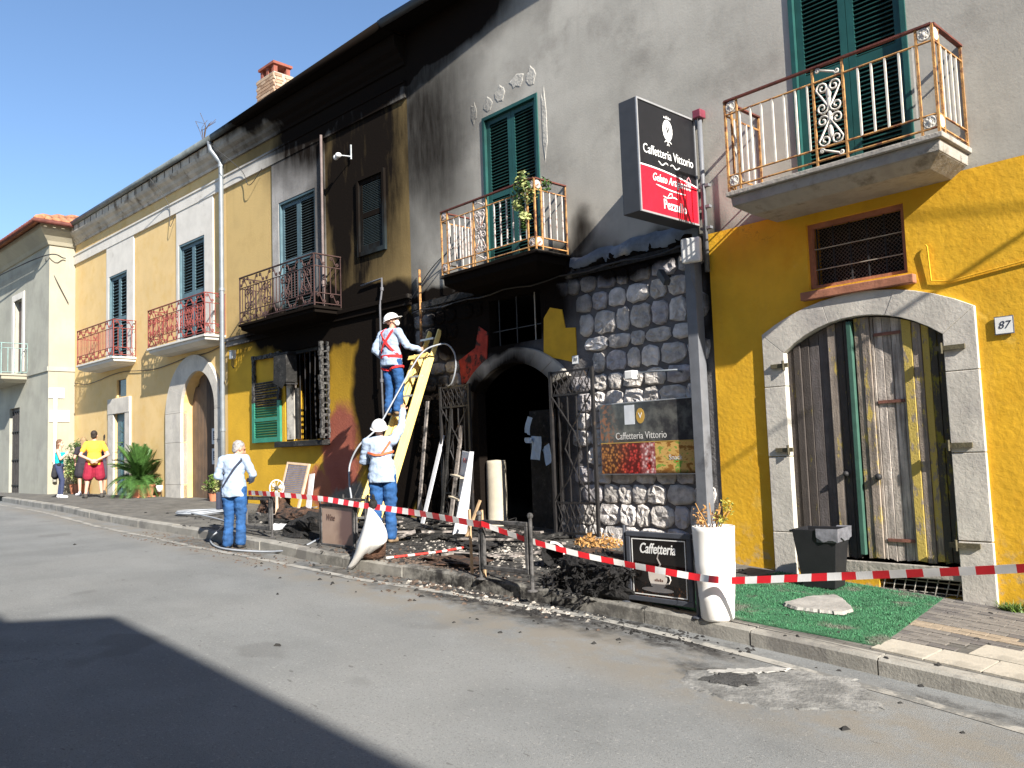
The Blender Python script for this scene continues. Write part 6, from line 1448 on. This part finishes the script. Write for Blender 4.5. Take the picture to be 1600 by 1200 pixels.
mb = MB(); mb.lathe([(.06, -.15), (.09, -.14), (.12, .1), (.13, .14), (.115, .14), (.10, .0), (.0, -.02)], n=16); mb.build('pot', M_ash, pt_, True)
mb = MB(); mb.tube([(.125 * math.cos(a * .25), .125 * math.sin(a * .25), .15) for a in range(8)], .016, 5); mb.build('melted_rim', M_plast, pt_)
for px, py, rr, hh in ((935, 862, .30, .16), (1045, 850, .3, .2)):
    q = on_g(px, py); mb = leaf_cloud([((0, 0, .05), rr), ((rr * .6, .02, .04), rr * .6), ((-rr * .5, -.04, .04), rr * .6)], 420, .028, .3, .35); o = stuff(mb.build('dead_leaves', M_dry, None, loc=(q.x, q.y, ground(q.x) + .07))); tag(o, 'withered orange brown leaves heaped at the foot of the stone wall', 'leaves')
# charred boards and laths scattered before the cafe and the burnt window
groups = 'charred boards strewn on the pavement'
bd_me = []
for i in range(7):
    mb = MB(); L, w_, t_ = random.uniform(.35, 1.05), random.uniform(.04, .11), random.uniform(.015, .035); n = 6; rows = []
    for k in range(n + 1): x = -L / 2 + L * k / n; j = random.uniform(-.012, .012); rows.append([(x, -w_ / 2 + j, 0), (x, w_ / 2 + random.uniform(-.012, .012), 0), (x, w_ / 2 + j * .5, t_ + random.uniform(-.005, .005)), (x, -w_ / 2, t_), (x, -w_ / 2 + j, 0)])
    mb.sheet(rows[::-1]); mb.add(rows[0][:4], [(0, 1, 2, 3)]); mb.add(rows[-1][:4], [(3, 2, 1, 0)]); bd_me.append(mb)
def board_mesh(i, m): return bd_me[i].mesh('charred_board', m)
BM = [board_mesh(i, M_char) for i in range(7)]; M_grn = mat('scorched_grey_board', (.24, .21, .19), .85, .4, 8, .6, 40, col2=(.03, .027, .025), c2=(.5, .62), c2scale=5); BG = [board_mesh(i, M_grn) for i in range(7)]
for i in range(64):
    if i < 46: x, y = random.uniform(-10.9, -7.2), random.uniform(-2.3, -.25)
    else: x, y = random.uniform(-14.2, -11.2), random.uniform(-2.2, -.5)
    dk = random.random() < .62
    o = link('charred_board', random.choice(BM if dk else BG), None, (x, y, ground(x) + random.uniform(.004, .09)), (random.uniform(-.12, .12), random.uniform(-.10, .10), random.uniform(-.5, .5) + (R(90) if random.random() < .2 else 0)))
    tag(o, 'charred black board lying in the rubble on the pavement' if dk else 'scorched grey board lying in the rubble on the pavement', 'board', groups if dk else 'scorched grey boards in the rubble')
for i, (px, py, px2, py2) in enumerate(((603, 872, 690, 862), (690, 862, 748, 851))):
    a, b_ = on_g(px, py, .02), on_g(px2, py2, .02); mb = MB(); n = 8
    for k in range(n): mb.cur = 0 if k % 3 else 1; mb.tube([a.lerp(b_, k / n), a.lerp(b_, (k + .999) / n)], .016, 6)
    tag(mb.build('striped_pole', [plain('pole_red', (.45, .04, .03), .5), plain('pole_grey', (.55, .52, .5), .5)]), 'red striped pole lying on the pavement, %s' % ('end nearest the melted planter' if i == 0 else 'end nearest the burnt barrier'), 'pole')
# burnt wires tangled in the heap
for i in range(9):
    x, y = random.uniform(-10.6, -7.6), random.uniform(-1.8, -.5); pts = [Vector((x, y, ground(x) + .05))]
    for k in range(7): pts.append(pts[-1] + Vector((random.uniform(-.28, .28), random.uniform(-.2, .2), random.uniform(-.08, .11))))
    for p_ in pts: p_.z = max(p_.z, ground(p_.x) + .015); p_.y = min(p_.y, -.15)
    mb = MB(); mb.tube(smooth_path(pts, 5), .006, 5); tag(mb.build('burnt_wire', M_char), 'burnt wire tangled among the charred boards before the cafe', 'wire', 'burnt wires in the rubble')
# boards leaning against the burnt front
for i, (x, y0, L, w_, m, lb) in enumerate(((-10.62, -.45, 1.35, .07, M_wp, 'white lath leaning beside the ladder foot'), (-11.0, -.25, 1.9, .06, M_grn, 'tall scorched lath leaning on the wall behind the ladder'), (-10.35, -.3, 2.0, .05, M_char, 'tall charred post leaning on the blackened stones'), (-10.15, -.28, 1.5, .07, M_grn, 'shorter scorched lath leaning on the blackened stones'), (-8.35, -1.5, .55, .03, mat('bare_stick', (.42, .28, .16), .8, .2, 8, .2), 'bare wooden stick leaning on the burnt barrier'))):
    mb = MB(); z = ground(x); mb.bar((x, y0, z), (x + .12, -.09 if y0 > -1 else y0 + .2, z + L), w_, .025, (0, 1, 0)); tag(mb.build('leaning_board', m), lb, 'board')
q = on_g(775, 893); 
for k, (dx, lb) in enumerate(((0.0, 'left of two bare sticks standing in the burnt barrier frame'), (.2, 'right of two bare sticks standing in the burnt barrier frame'))):
    mb = MB(); mb.bar((q.x + dx, -2.72, ground(q.x)), (q.x + dx - .09, -2.66, ground(q.x) + .66), .022, .022, (0, 1, 0)); tag(mb.build('stick', MATS['bare_stick']), lb, 'stick')
# fallen sheets: pale panels in the heap before the window
for i, (px, py, w_, l_, m) in enumerate(((455, 812, .5, .3, M_wp), (470, 800, .7, .25, M_grn), (440, 828, .4, .25, M_wp), (620, 845, .5, .2, M_grn))):
    q = on_g(px, py); mb = MB(); mb.sheet([[(-w_ / 2 + w_ * a / 5, -l_ / 2 + l_ * b_ / 3, .03 * math.sin(a + b_ * 2 + i)) for a in range(6)] for b_ in range(4)]); o = mb.build('fallen_panel', m, loc=(q.x, q.y, ground(q.x) + .06), rot=(R(8), R(-6), R(-20 + 25 * i)))
    so_ = o.modifiers.new('t', 'SOLIDIFY'); so_.thickness = .012; tag(o, ('pale warped panel lying in the ash under the burnt window', 'long scorched panel lying in the ash under the burnt window', 'small pale panel in the ash beside the grey haired man', 'scorched panel in the ash behind the worker with orange bands')[i], 'panel')
# low heaps of ash and burnt plants
for i, (px, py, r3, lb) in enumerate(((470, 815, (.55, .3, .16), 'dark brown burnt plant heap under the burnt window'), (500, 838, (.45, .3, .22), 'black charred box heap behind the wine board'), (430, 800, (.32, .25, .24), 'brown charred heap beside the burnt barrier post'), (745, 858, (.3, .16, .06), 'small black ash heap before the doorway'), (705, 880, (.45, .22, .05), 'flat brown ash heap at the kerb'))):
    q = on_g(px, py); mb = MB(); lump(mb, (0, 0, r3[2] * .3), r3, 11 + i, .45, 34, 16); tag(mb.build('ash_heap', M_ash if i in (1, 3) else M_burntearth, loc=(q.x, q.y, ground(q.x))), lb, 'ash heap')
# rubble, ash crumbs and plaster scraps nobody could count
def crumbs(name, label, n, area, size, m, lift=0.0, base=None):
    mb = MB()
    for _ in range(n):
        x, y = area(); z = (base or (lambda a, b: ground(a) if b > kerb_y(a) else road(a)))(x, y) + lift; s_ = size * random.uniform(.4, 1.5); a = random.random() * 6.28
        ca_, sa_ = math.cos(a), math.sin(a); pts = [Vector((ca_ * s_ * p_[0] - sa_ * s_ * p_[1] * .7, sa_ * s_ * p_[0] + ca_ * s_ * p_[1] * .7, s_ * p_[2])) for p_ in ((-1, -.8, 0), (1, -.6, 0), (.7, .9, 0), (-.8, .7, 0), (-.4, -.3, .7), (.5, .2, .55))]
        mb.add([Vector((x, y, z)) + p_ for p_ in pts], [(0, 1, 5, 4), (1, 2, 5), (2, 3, 4, 5), (3, 0, 4)])
    return stuff(tag(mb.build(name, m), label, 'rubble'))
def g2(cx, cy, sx, sy): return lambda: (random.gauss(cx, sx), random.gauss(cy, sy))
def alongk(x0, x1, d0, d1):
    def f(): x = random.uniform(x0, x1); return x, kerb_y(x) - random.uniform(d0, d1) ** 1.0
    return f
def clampy(f):
    def h():
        while True:
            x, y = f()
            if y < -.12 and (y > kerb_y(x) + .02 or y < kerb_y(x) - .02): return x, y
    return h
M_pl1 = mat('plaster_crumb', (.27, .245, .215), .9, .55, 9, 0); M_pl2 = mat('brown_crumb', (.085, .06, .045), .9, .4, 3, 0); M_bl = mat('black_crumb', (.02, .019, .018), .9, .4, 3, 0)
crumbs('plaster_crumbs', 'white plaster crumbs lying along the kerb in front of the cafe', 130, alongk(-7.4, -5.0, .03, .32), .02, M_pl1)
crumbs('plaster_crumbs', 'white plaster scraps spread before the cafe doorway', 480, clampy(g2(-7.4, -1.55, .8, .42)), .019, M_pl1)
crumbs('plaster_crumbs', 'pale scraps scattered among the charred boards', 240, clampy(g2(-9.6, -1.2, 1.6, .55)), .018, M_pl1)
crumbs('black_crumbs', 'black charcoal crumbs strewn over pavement and gutter', 1500, clampy(g2(-8.2, -1.7, 2.3, .85)), .022, M_bl)
crumbs('black_crumbs', 'black charcoal crumbs strewn under the burnt window', 700, clampy(g2(-12.9, -1.3, 1.0, .6)), .022, M_bl)
crumbs('brown_crumbs', 'brown burnt plant scraps along the kerb', 700, clampy(g2(-7.6, -2.75, .8, .3)), .02, M_pl2)
crumbs('brown_crumbs', 'brown burnt scraps in the gutter by the coffee board', 400, alongk(-6.6, -3.6, .02, .4), .014, M_bl)
crumbs('brown_crumbs', 'small twigs and grit along the far gutter', 260, alongk(-14, -9, .05, .7), .014, M_pl2)
# broken slab on the carpet; heat damaged asphalt patch
def flat_piece(name, pts, z0, th, m, label, cat, zfun):
    mb = MB(); n = len(pts); fine_ = []
    for i in range(n):
        a, b_ = Vector(pts[i]), Vector(pts[(i + 1) % n])
        for k in range(8): q_ = a.lerp(b_, k / 8); fine_.append(q_ + Vector((random.uniform(-1, 1), random.uniform(-1, 1))) * (.026 if zfun is road else .01))
    c = sum(fine_, Vector((0, 0))) / len(fine_); N_ = len(fine_); vs = [(p_.x, p_.y, zfun(p_.x) + z0) for p_ in fine_] + [(c.x + (p_.x - c.x) * .95, c.y + (p_.y - c.y) * .95, zfun(p_.x) + z0 + th + .006 * noise.noise(Vector((p_.x * 6, p_.y * 6, 0)))) for p_ in fine_] + [(c.x, c.y, zfun(c.x) + z0 + th)]
    fs = [(i, (i + 1) % N_, (i + 1) % N_ + N_, i + N_) for i in range(N_)] + [(N_ + i, N_ + (i + 1) % N_, 2 * N_) for i in range(N_)]
    mb.add(vs, fs); return tag(mb.build(name, m), label, cat)
M_brk = mat('broken_plaster', (.28, .265, .245), .9, .2, 6, .7, 30, col2=(.25, .23, .21))
pix = [(1222, 945), (1260, 936), (1305, 932), (1320, 940), (1335, 955), (1315, 961), (1280, 957), (1240, 952)]
flat_piece('broken_slab', [on_g(*p_, .02).xy for p_ in pix], .018, .025, M_brk, 'broken grey plaster slab lying on the green carpet', 'slab', ground)
pix = [(1062, 1062), (1075, 1047), (1130, 1050), (1180, 1046), (1236, 1047), (1290, 1055), (1340, 1062), (1365, 1085), (1390, 1110), (1330, 1112), (1260, 1110), (1200, 1108), (1150, 1098), (1110, 1086), (1085, 1078)]
M_scab = mat('crusted_asphalt', (.165, .163, .155), .95, .25, 5, 1.0, 26, col2=(.235, .23, .218), c2=(.45, .65), c2scale=5, dist=.02)
flat_piece('asphalt_crust', [on_g(*p_, -KERB_H).xy for p_ in pix], -.002, .009, M_scab, 'pale crusted patch of heat damaged asphalt by the kerb', 'asphalt patch', road)
pix = [(1090, 1062), (1125, 1056), (1178, 1057), (1182, 1066), (1178, 1074), (1135, 1073), (1105, 1068)]
flat_piece('asphalt_crust', [on_g(*p_, -KERB_H).xy for p_ in pix], .010, .010, mat('bare_black_asphalt', (.055, .054, .053), .95, .3, 20, 1.2, 60, dist=.02), 'black bare hollow in the crusted asphalt patch', 'asphalt patch', road)
pix = [(1105, 1052), (1160, 1048), (1232, 1046), (1228, 1052), (1190, 1054), (1130, 1056)]
flat_piece('asphalt_crust', [on_g(*p_, -KERB_H).xy for p_ in pix], .012, .008, mat('white_crust', (.33, .32, .30), .9, .2, 6, .8, 30), 'raised white edge of the crusted asphalt patch', 'asphalt patch', road)
# leaning slatted panel, white board and fan under the burnt window
q = on_g(408, 800); lp_ = thing('slatted_panel', 'slatted grey panel in a pale wooden frame leaning under the green shutter', 'panel', (-13.9, -1.0, ground(-13.9) + .02), R(-8)); lp_.rotation_euler = (R(-14), R(4), R(6))
M_pw = mat('pale_wood', (.58, .42, .28), .7, .15, 6, .3, 40); mb = MB(); mb.box(-.34, .34, -.02, .02, .28, .32); mb.box(-.34, .34, -.02, .02, .86, .9); mb.box(-.34, -.3, -.02, .02, .32, .86); mb.box(.3, .34, -.02, .02, .32, .86)
for s_ in (-.3, .3): mb.box(s_ - .02, s_ + .02, -.02, .02, 0, .28)
mb.build('frame', M_pw, lp_)
for k in range(16): mb = MB(); mb.box(-.3, .3, -.012, .008, .325 + k * .0335, .351 + k * .0335); mb.build('slat', mat('grey_violet_slat', (.16, .15, .19), .6, .2, 6, .1), lp_)
mb = MB(); mb.box(-.06, .08, -.01, .01, 0, .72); o = mb.build('white_board', M_wp, loc=(-13.45, -.85, ground(-13.4)), rot=(R(-12), R(-5), R(6))); tag(o, 'narrow white board leaning beside the slatted panel', 'board')
q = Vector((-13.6, -1.35, ground(-13.6))); fn_ = thing('desk_fan', 'small white fan with dark hub standing in the debris', 'fan', q, R(30))
mb = MB(); mb.lathe([(.10, 0), (.10, .02), (.03, .04), (.02, .36)], n=12); mb.build('stand', M_pw, fn_, True)
mb = MB(); mb.tube([(.14 * math.cos(i * math.pi / 12), 0, .48 + .14 * math.sin(i * math.pi / 12)) for i in range(25)], .012, 5, False)
for k in range(10): a = k * math.pi / 5; mb.tube([(.03 * math.cos(a), -.02, .48 + .03 * math.sin(a)), (.14 * math.cos(a), 0, .48 + .14 * math.sin(a))], .003, 4)
mb.build('cage', M_wht, fn_, True)
for k in range(3): a = k * 2.09 + .4; mb = MB(); mb.add([(0, .01, .48), (.11 * math.cos(a - .35), .0, .48 + .11 * math.sin(a - .35)), (.125 * math.cos(a), .01, .48 + .125 * math.sin(a)), (.11 * math.cos(a + .35), .02, .48 + .11 * math.sin(a + .35))], [(0, 1, 2, 3)]); mb.build('blade', M_wht, fn_)
mb = MB(); mb.ell((0, 0, .48), (.04, .05, .04)); mb.build('hub', M_dkshoe, fn_, True)
# ================================================================ potted plants on the left
M_terra = mat('terracotta_pot', (.46, .17, .09), .8, .15, 6, .2, 40)
M_frond = mat('cycad_leaf', (.05, .115, .025), .5, .3, 9, 0); M_frond2 = mat('yucca_leaf', (.10, .17, .03), .5, .3, 9, 0); M_shrub = mat('shrub_leaf', (.055, .11, .025), .55, .4, 14, 0); M_varie = mat('pale_shrub_leaf', (.30, .33, .12), .55, .4, 14, 0); M_bark = mat('bark', (.10, .075, .05), .9)
def trough(t, w, d, h, m, z0=0.0):
    mb = MB(); b0 = .85
    mb.add([(sx * w * b0, sy * d * b0, z0) for sx, sy in ((-1, -1), (1, -1), (1, 1), (-1, 1))] + [(sx * w, sy * d, z0 + h) for sx, sy in ((-1, -1), (1, -1), (1, 1), (-1, 1))], [(3, 2, 1, 0)] + [(i, (i + 1) % 4, 4 + (i + 1) % 4, 4 + i) for i in range(4)] + [(4, 5, 6, 7)])
    mb.box(-w - .02, w + .02, -d - .02, d + .02, z0 + h - .05, z0 + h + .005); mb.build('pot', m, t, bevel=.01)
    mb = MB(); mb.box(-w - .03, w + .03, -d - .03, d + .03, 0, .025); mb.build('saucer', m, t)
def frond_mesh(L, droop, m, nl=22, ll=.16):
    mb = MB(); spine = [Vector((L * k / 10 * (1 - .10 * (k / 10) ** 2), 0, L * (.62 * k / 10 - droop * (k / 10) ** 2))) for k in range(11)]; mb.tube(spine, [.010 * (1 - .8 * k / 10) for k in range(11)], 4)
    for k in range(nl):
        f = .12 + .88 * k / nl; i = min(9, int(f * 10)); p_ = spine[i].lerp(spine[i + 1], f * 10 - i); d = (spine[i + 1] - spine[i]).normalized(); l_ = ll * math.sin(math.pi * (.12 + .86 * f)) + .03
        for s_ in (-1, 1): tip = p_ + Vector((d.x * .55, s_ * .8, d.z * .55 + .28)).normalized() * l_; w_ = d * .014; mb.add([p_ - w_, p_ + w_, tip], [(0, 1, 2)])
    return mb.mesh('frond', m)
q = on_g(212, 777); cy_ = thing('potted_cycad', 'large dark green cycad palm in a rectangular terracotta trough', 'potted plant', (q.x, q.y + .1, ground(q.x)), BEND)
trough(cy_, .40, .2, .30, M_terra)
fm = [frond_mesh(1.05, d, M_frond, 34, .19) for d in (.25, .5, .85, 1.1)]
for i in range(110):
    k = (0, 0, 1, 1, 2, 3)[i % 6]; link('frond', fm[k], cy_, (random.uniform(-.05, .05), random.uniform(-.05, .05), .34 + .12 * (3 - k) / 3), (random.uniform(-.3, .3), R((-42, -22, -6, 4)[k]) + random.uniform(-.12, .12), i * 2.4), [random.uniform(.6, .95)] * 3)
q = on_g(200, 772); yu = thing('potted_yucca', 'tall spiky yellow green yucca standing behind the cycad', 'potted plant', (q.x + .25, q.y + .02, ground(q.x)))
mb = MB(); mb.lathe([(.16, 0), (.2, .3), (.22, .32), (.0, .31)], n=14); mb.build('pot', M_terra, yu); mb = MB(); mb.tube([(0, 0, .3), (.02, 0, .8), (.0, .02, 1.35)], [.04, .035, .03], 7); mb.build('trunk', M_bark, yu)
mb = MB(); mb.add([(0, -.018, 0), (.18, -.024, .012), (.5, 0, -.03), (.18, .024, .012), (0, .018, 0)], [(0, 1, 2, 3, 4)]); ym = mb.mesh('leaf', M_frond2)
for i in range(110): link('leaf', ym, yu, (0, .01, random.uniform(1.1, 1.42)), (random.uniform(-.4, .4), -random.uniform(-.35, 1.45), i * 2.4), [random.uniform(.75, 1.25)] * 3)
def shrub(label, px, py, dy, h, r_, pots, mats_, n=1500, sz=.035):
    q = on_g(px, py); t = thing('potted_shrub', label, 'potted plant', (q.x, q.y + dy, ground(q.x)))
    for k in pots: mb = MB(); mb.lathe([(.13 * k[1], 0), (.18 * k[1], .26 * k[1]), (.2 * k[1], .28 * k[1]), (.0, .27 * k[1])], (k[0], 0, 0), 14); mb.build('pot', M_terra, t)
    for k in range(7): a = k * .9; mb = MB(); mb.tube([(.04 * math.cos(a), .04 * math.sin(a), .25 * pots[0][1]), (r_ * .4 * math.cos(a), r_ * .4 * math.sin(a), h * .55), (r_ * .7 * math.cos(a * 1.3), r_ * .7 * math.sin(a * 1.3), h * .85)], [.014, .01, .004], 5); mb.build('stem', M_bark, t)
    for mi, (m, zf) in enumerate(mats_):
        cs = [((random.uniform(-r_, r_) * .75, random.uniform(-r_, r_) * .6, h * random.uniform(*zf)), r_ * random.uniform(.22, .42)) for _ in range(16)]; stuff(leaf_cloud(cs, n // len(mats_), sz, .3).build('crown', m, t))
    return t
shrub('bushy green shrub in terracotta pots beside the woman in turquoise', 116, 772, .1, 1.55, .5, ((-.2, 1.0), (.25, 1.0)), ((M_shrub, (.5, .98)), (M_shrub, (.4, .9)), (M_varie, (.22, .5))), 3000)
shrub('small yellow green shrub in a low clay pot by the arched doorway', 334, 783, 0.0, .55, .26, ((0, .62),), ((M_varie, (.4, .95)), (M_frond2, (.45, 1.0))), 1100, .025)
q = on_g(250, 776); sp = thing('plant_stand', 'small white flower pot on a thin metal stand beside the cycad', 'plant stand', (q.x, q.y, ground(q.x)))
for k in range(3): a = k * 2.1; mb = MB(); mb.tube([(.1 * math.cos(a), .1 * math.sin(a), 0), (.07 * math.cos(a), .07 * math.sin(a), .2), (.1 * math.cos(a), .1 * math.sin(a), .34)], .008, 5); mb.build('leg', M_iron, sp)
mb = MB(); mb.lathe([(.07, .12), (.1, .28), (.0, .27)], n=12); mb.build('pot', M_plast, sp, True); stuff(leaf_cloud([((0, 0, .36), .13)], 200, .03, .3).build('foliage', M_shrub, sp))
for px, py, r_, lb in ((60, 757, .35, 'tuft of green weeds at the foot of the cream house'), (1590, 952, .10, 'small green weed tuft at the foot of the ochre wall')):
    q = on_g(px, py); mb = MB()
    for _ in range(260):
        a, d = random.random() * 6.28, r_ * random.random(); p_ = Vector((d * math.cos(a), d * .6 * math.sin(a), 0)); tp = p_ + Vector((random.uniform(-.1, .1), random.uniform(-.1, .1), random.uniform(.4, 1.0) * r_)); sd = Vector((random.uniform(-1, 1), random.uniform(-1, 1), 0)).normalized() * .006; mb.add([p_ - sd, p_ + sd, tp], [(0, 1, 2)])
    tag(mb.build('weed_tuft', M_frond2, loc=(q.x, min(q.y, -.12) if px > 1000 else q.y, ground(q.x))), lb, 'weeds')
# ivy hanging on the middle balcony
iv = thing('hanging_plant', 'trailing variegated plant hanging on the smoke stained balcony railing', 'plant', (-7.95, -.60, 4.4))
mb = MB(); mb.tube([(.12 * math.cos(i * .63), .08 * math.sin(i * .63), .93) for i in range(11)], .01, 5, False); mb.build('pot_ring', M_iron, iv)
for m, cs, n in ((M_shrub, [((0, 0, .88), .15), ((-.1, -.02, .72), .12), ((.1, .05, .78), .14), ((-.05, 0, .5), .09), ((.2, .2, .85), .1), ((0, 0, .3), .06)], 420), (M_varie, [((0.02, -.05, .92), .13), ((.1, 0, .7), .12), ((-.08, -.04, .6), .08), ((.05, -.03, .42), .07)], 300)): stuff(leaf_cloud(cs, n, .034, .3).build('foliage', m, iv))
# ================================================================ cables on and over the fronts
def cable(label, pts, r_=.01, n=8, m=None): mb = MB(); mb.tube(smooth_path(pts, n), r_, 5); return tag(mb.build('cable', m or M_cable), label, 'cable')
cable('twisted cable crossing from the cream house to the pale yellow cornice', [b_world(-34, 1.6, 8.3), b_world(-24, 1.2, 8.05), b_world(-16.4, .85, 8.0), b_world(-15.9, .3, 7.95)], .018)
cable('thin cable slanting down the corner of the cream house', [b_world(-16.3, .74, 7.95), b_world(-15.96, .55, 7.3), b_world(-15.95, .2, 6.6)], .012)
cable('cable clipped under the red balconies of the pale yellow house', [b_world(-15.9, .03, 4.2)] + [b_world(-15.9 + k * .95, .03, 4.15 - .06 * math.sin(k * 1.3)) for k in range(1, 10)] + [b_world(-6.5, .03, 4.3)], .010)
cable('loose cable drooping over the white frieze of the pale yellow house', [b_world(-9.4, .48, 8.7), b_world(-9.25, .09, 8.1), b_world(-9.1, .12, 7.5), b_world(-8.95, .06, 7.72)], .008)
cable('cable hanging from the cornice near the drainpipe', [b_world(-6.3, .48, 8.7), b_world(-5.6, .10, 8.0), b_world(-5.2, .12, 7.55), b_world(-4.75, .07, 7.8)], .008)
cable('thin black cable hooked across the grey wall under the burnt balcony', [Vector((-11.3, -.06, 4.3)), Vector((-10.6, -.08, 4.75)), Vector((-9.8, -.1, 5.0))], .008)
mb = MB(); mb.tube([(-11.05, -.06, 3.1), (-11.05, -.06, 4.75)], .022, 6); tag(mb.build('rusty_pipe', M_rust), 'short rusty upright pipe against the blackened stone wall', 'pipe')
mb = MB(); mb.tube([(-3.085, -.03, 3.52), (-3.07, -.04, 3.5), (-3.06, -.03, 3.17), (-2.9, -.03, 3.14), (-2.2, -.03, 3.22), (-.5, -.03, 3.2)], .008, 6); tag(mb.build('wall_cable', M_ochre), 'ochre painted cable with a hooked end on the ochre wall', 'cable')
# overhead lines off to the near side, which shade the ochre wall
for k, (pa, pb_, t_, r_) in enumerate((((1400, 347), (1600, 330), 5.5, .010), ((1330, 545), (1600, 366), 6.0, .022), ((1110, 745), (1190, 690), 9.0, .016))):
    a, b_ = on_y(*pa), on_y(*pb_); d = (b_ - a); a2, b2 = a - SUN * t_, b_ - SUN * t_
    cable(('thin overhead line beyond the near balcony', 'thick overhead line beyond the near balcony', 'service line crossing the street beyond the near balcony')[k], [a2, a2.lerp(b2, .5), b2, b2 + (b2 - a2) * 1.0], r_)
# ================================================================ the houses across the street, behind the viewer
def across(name, label, x0, x1, ze, m, mats_shut):
    t = thing(name, label, 'building', (0, -9.75, 0)); gz = ground((x0 + x1) / 2)
    mb = MB(); mb.box(x0, x1, -8, 0, gz - 1.5, ze); mb.build('wall', m, t)
    mb = MB(); mb.add([(x0 - .1, .45, ze), (x1 + .1, .45, ze), (x1 + .1, -4, ze + 1.5), (x0 - .1, -4, ze + 1.5), (x0 - .1, -8.4, ze), (x1 + .1, -8.4, ze)], [(0, 1, 2, 3), (3, 2, 5, 4), (0, 3, 4), (1, 5, 2)]); mb.box(x0 - .1, x1 + .1, -8.4, .45, ze - .12, ze - .002); mb.build('roof', M_roof, t)
    n = int((x1 - x0) / 3)
    for i in range(n):
        xx = x0 + (i + .5) * (x1 - x0) / n
        for z0, z1, nm in ((gz + 4.4, gz + 6.0, 'window'), (gz + .1, gz + 2.4, 'door')):
            if z1 > ze - .4: continue
            mb = MB(); mb.box(xx - .65, xx + .65, .0, .05, z0 - .06, z1 + .1); w_ = mb.build(nm, M_trim, t); mb = MB(); mb.box(xx - .5, xx + .5, .04, .08, z0, z1); mb.build('shutter', mats_shut, w_)
    return t
across('facing_house', 'tall cream house across the street', 6.2, 26, 9.1, M_cream, M_greyblue)
across('facing_house', 'lower peach house across the street', -14, 6.05, 7.3, M_peach, M_green)
# ---------------------------------------------------------------- layout units -> metres, once, for every top-level object
for o in list(scene.objects):
    if o.parent is None and o.type not in ('CAMERA', 'LIGHT'):
        o.location = o.location * S; o.scale = o.scale * S
bpy.data.scenes.remove(_bench)
bpy.context.view_layer.update()
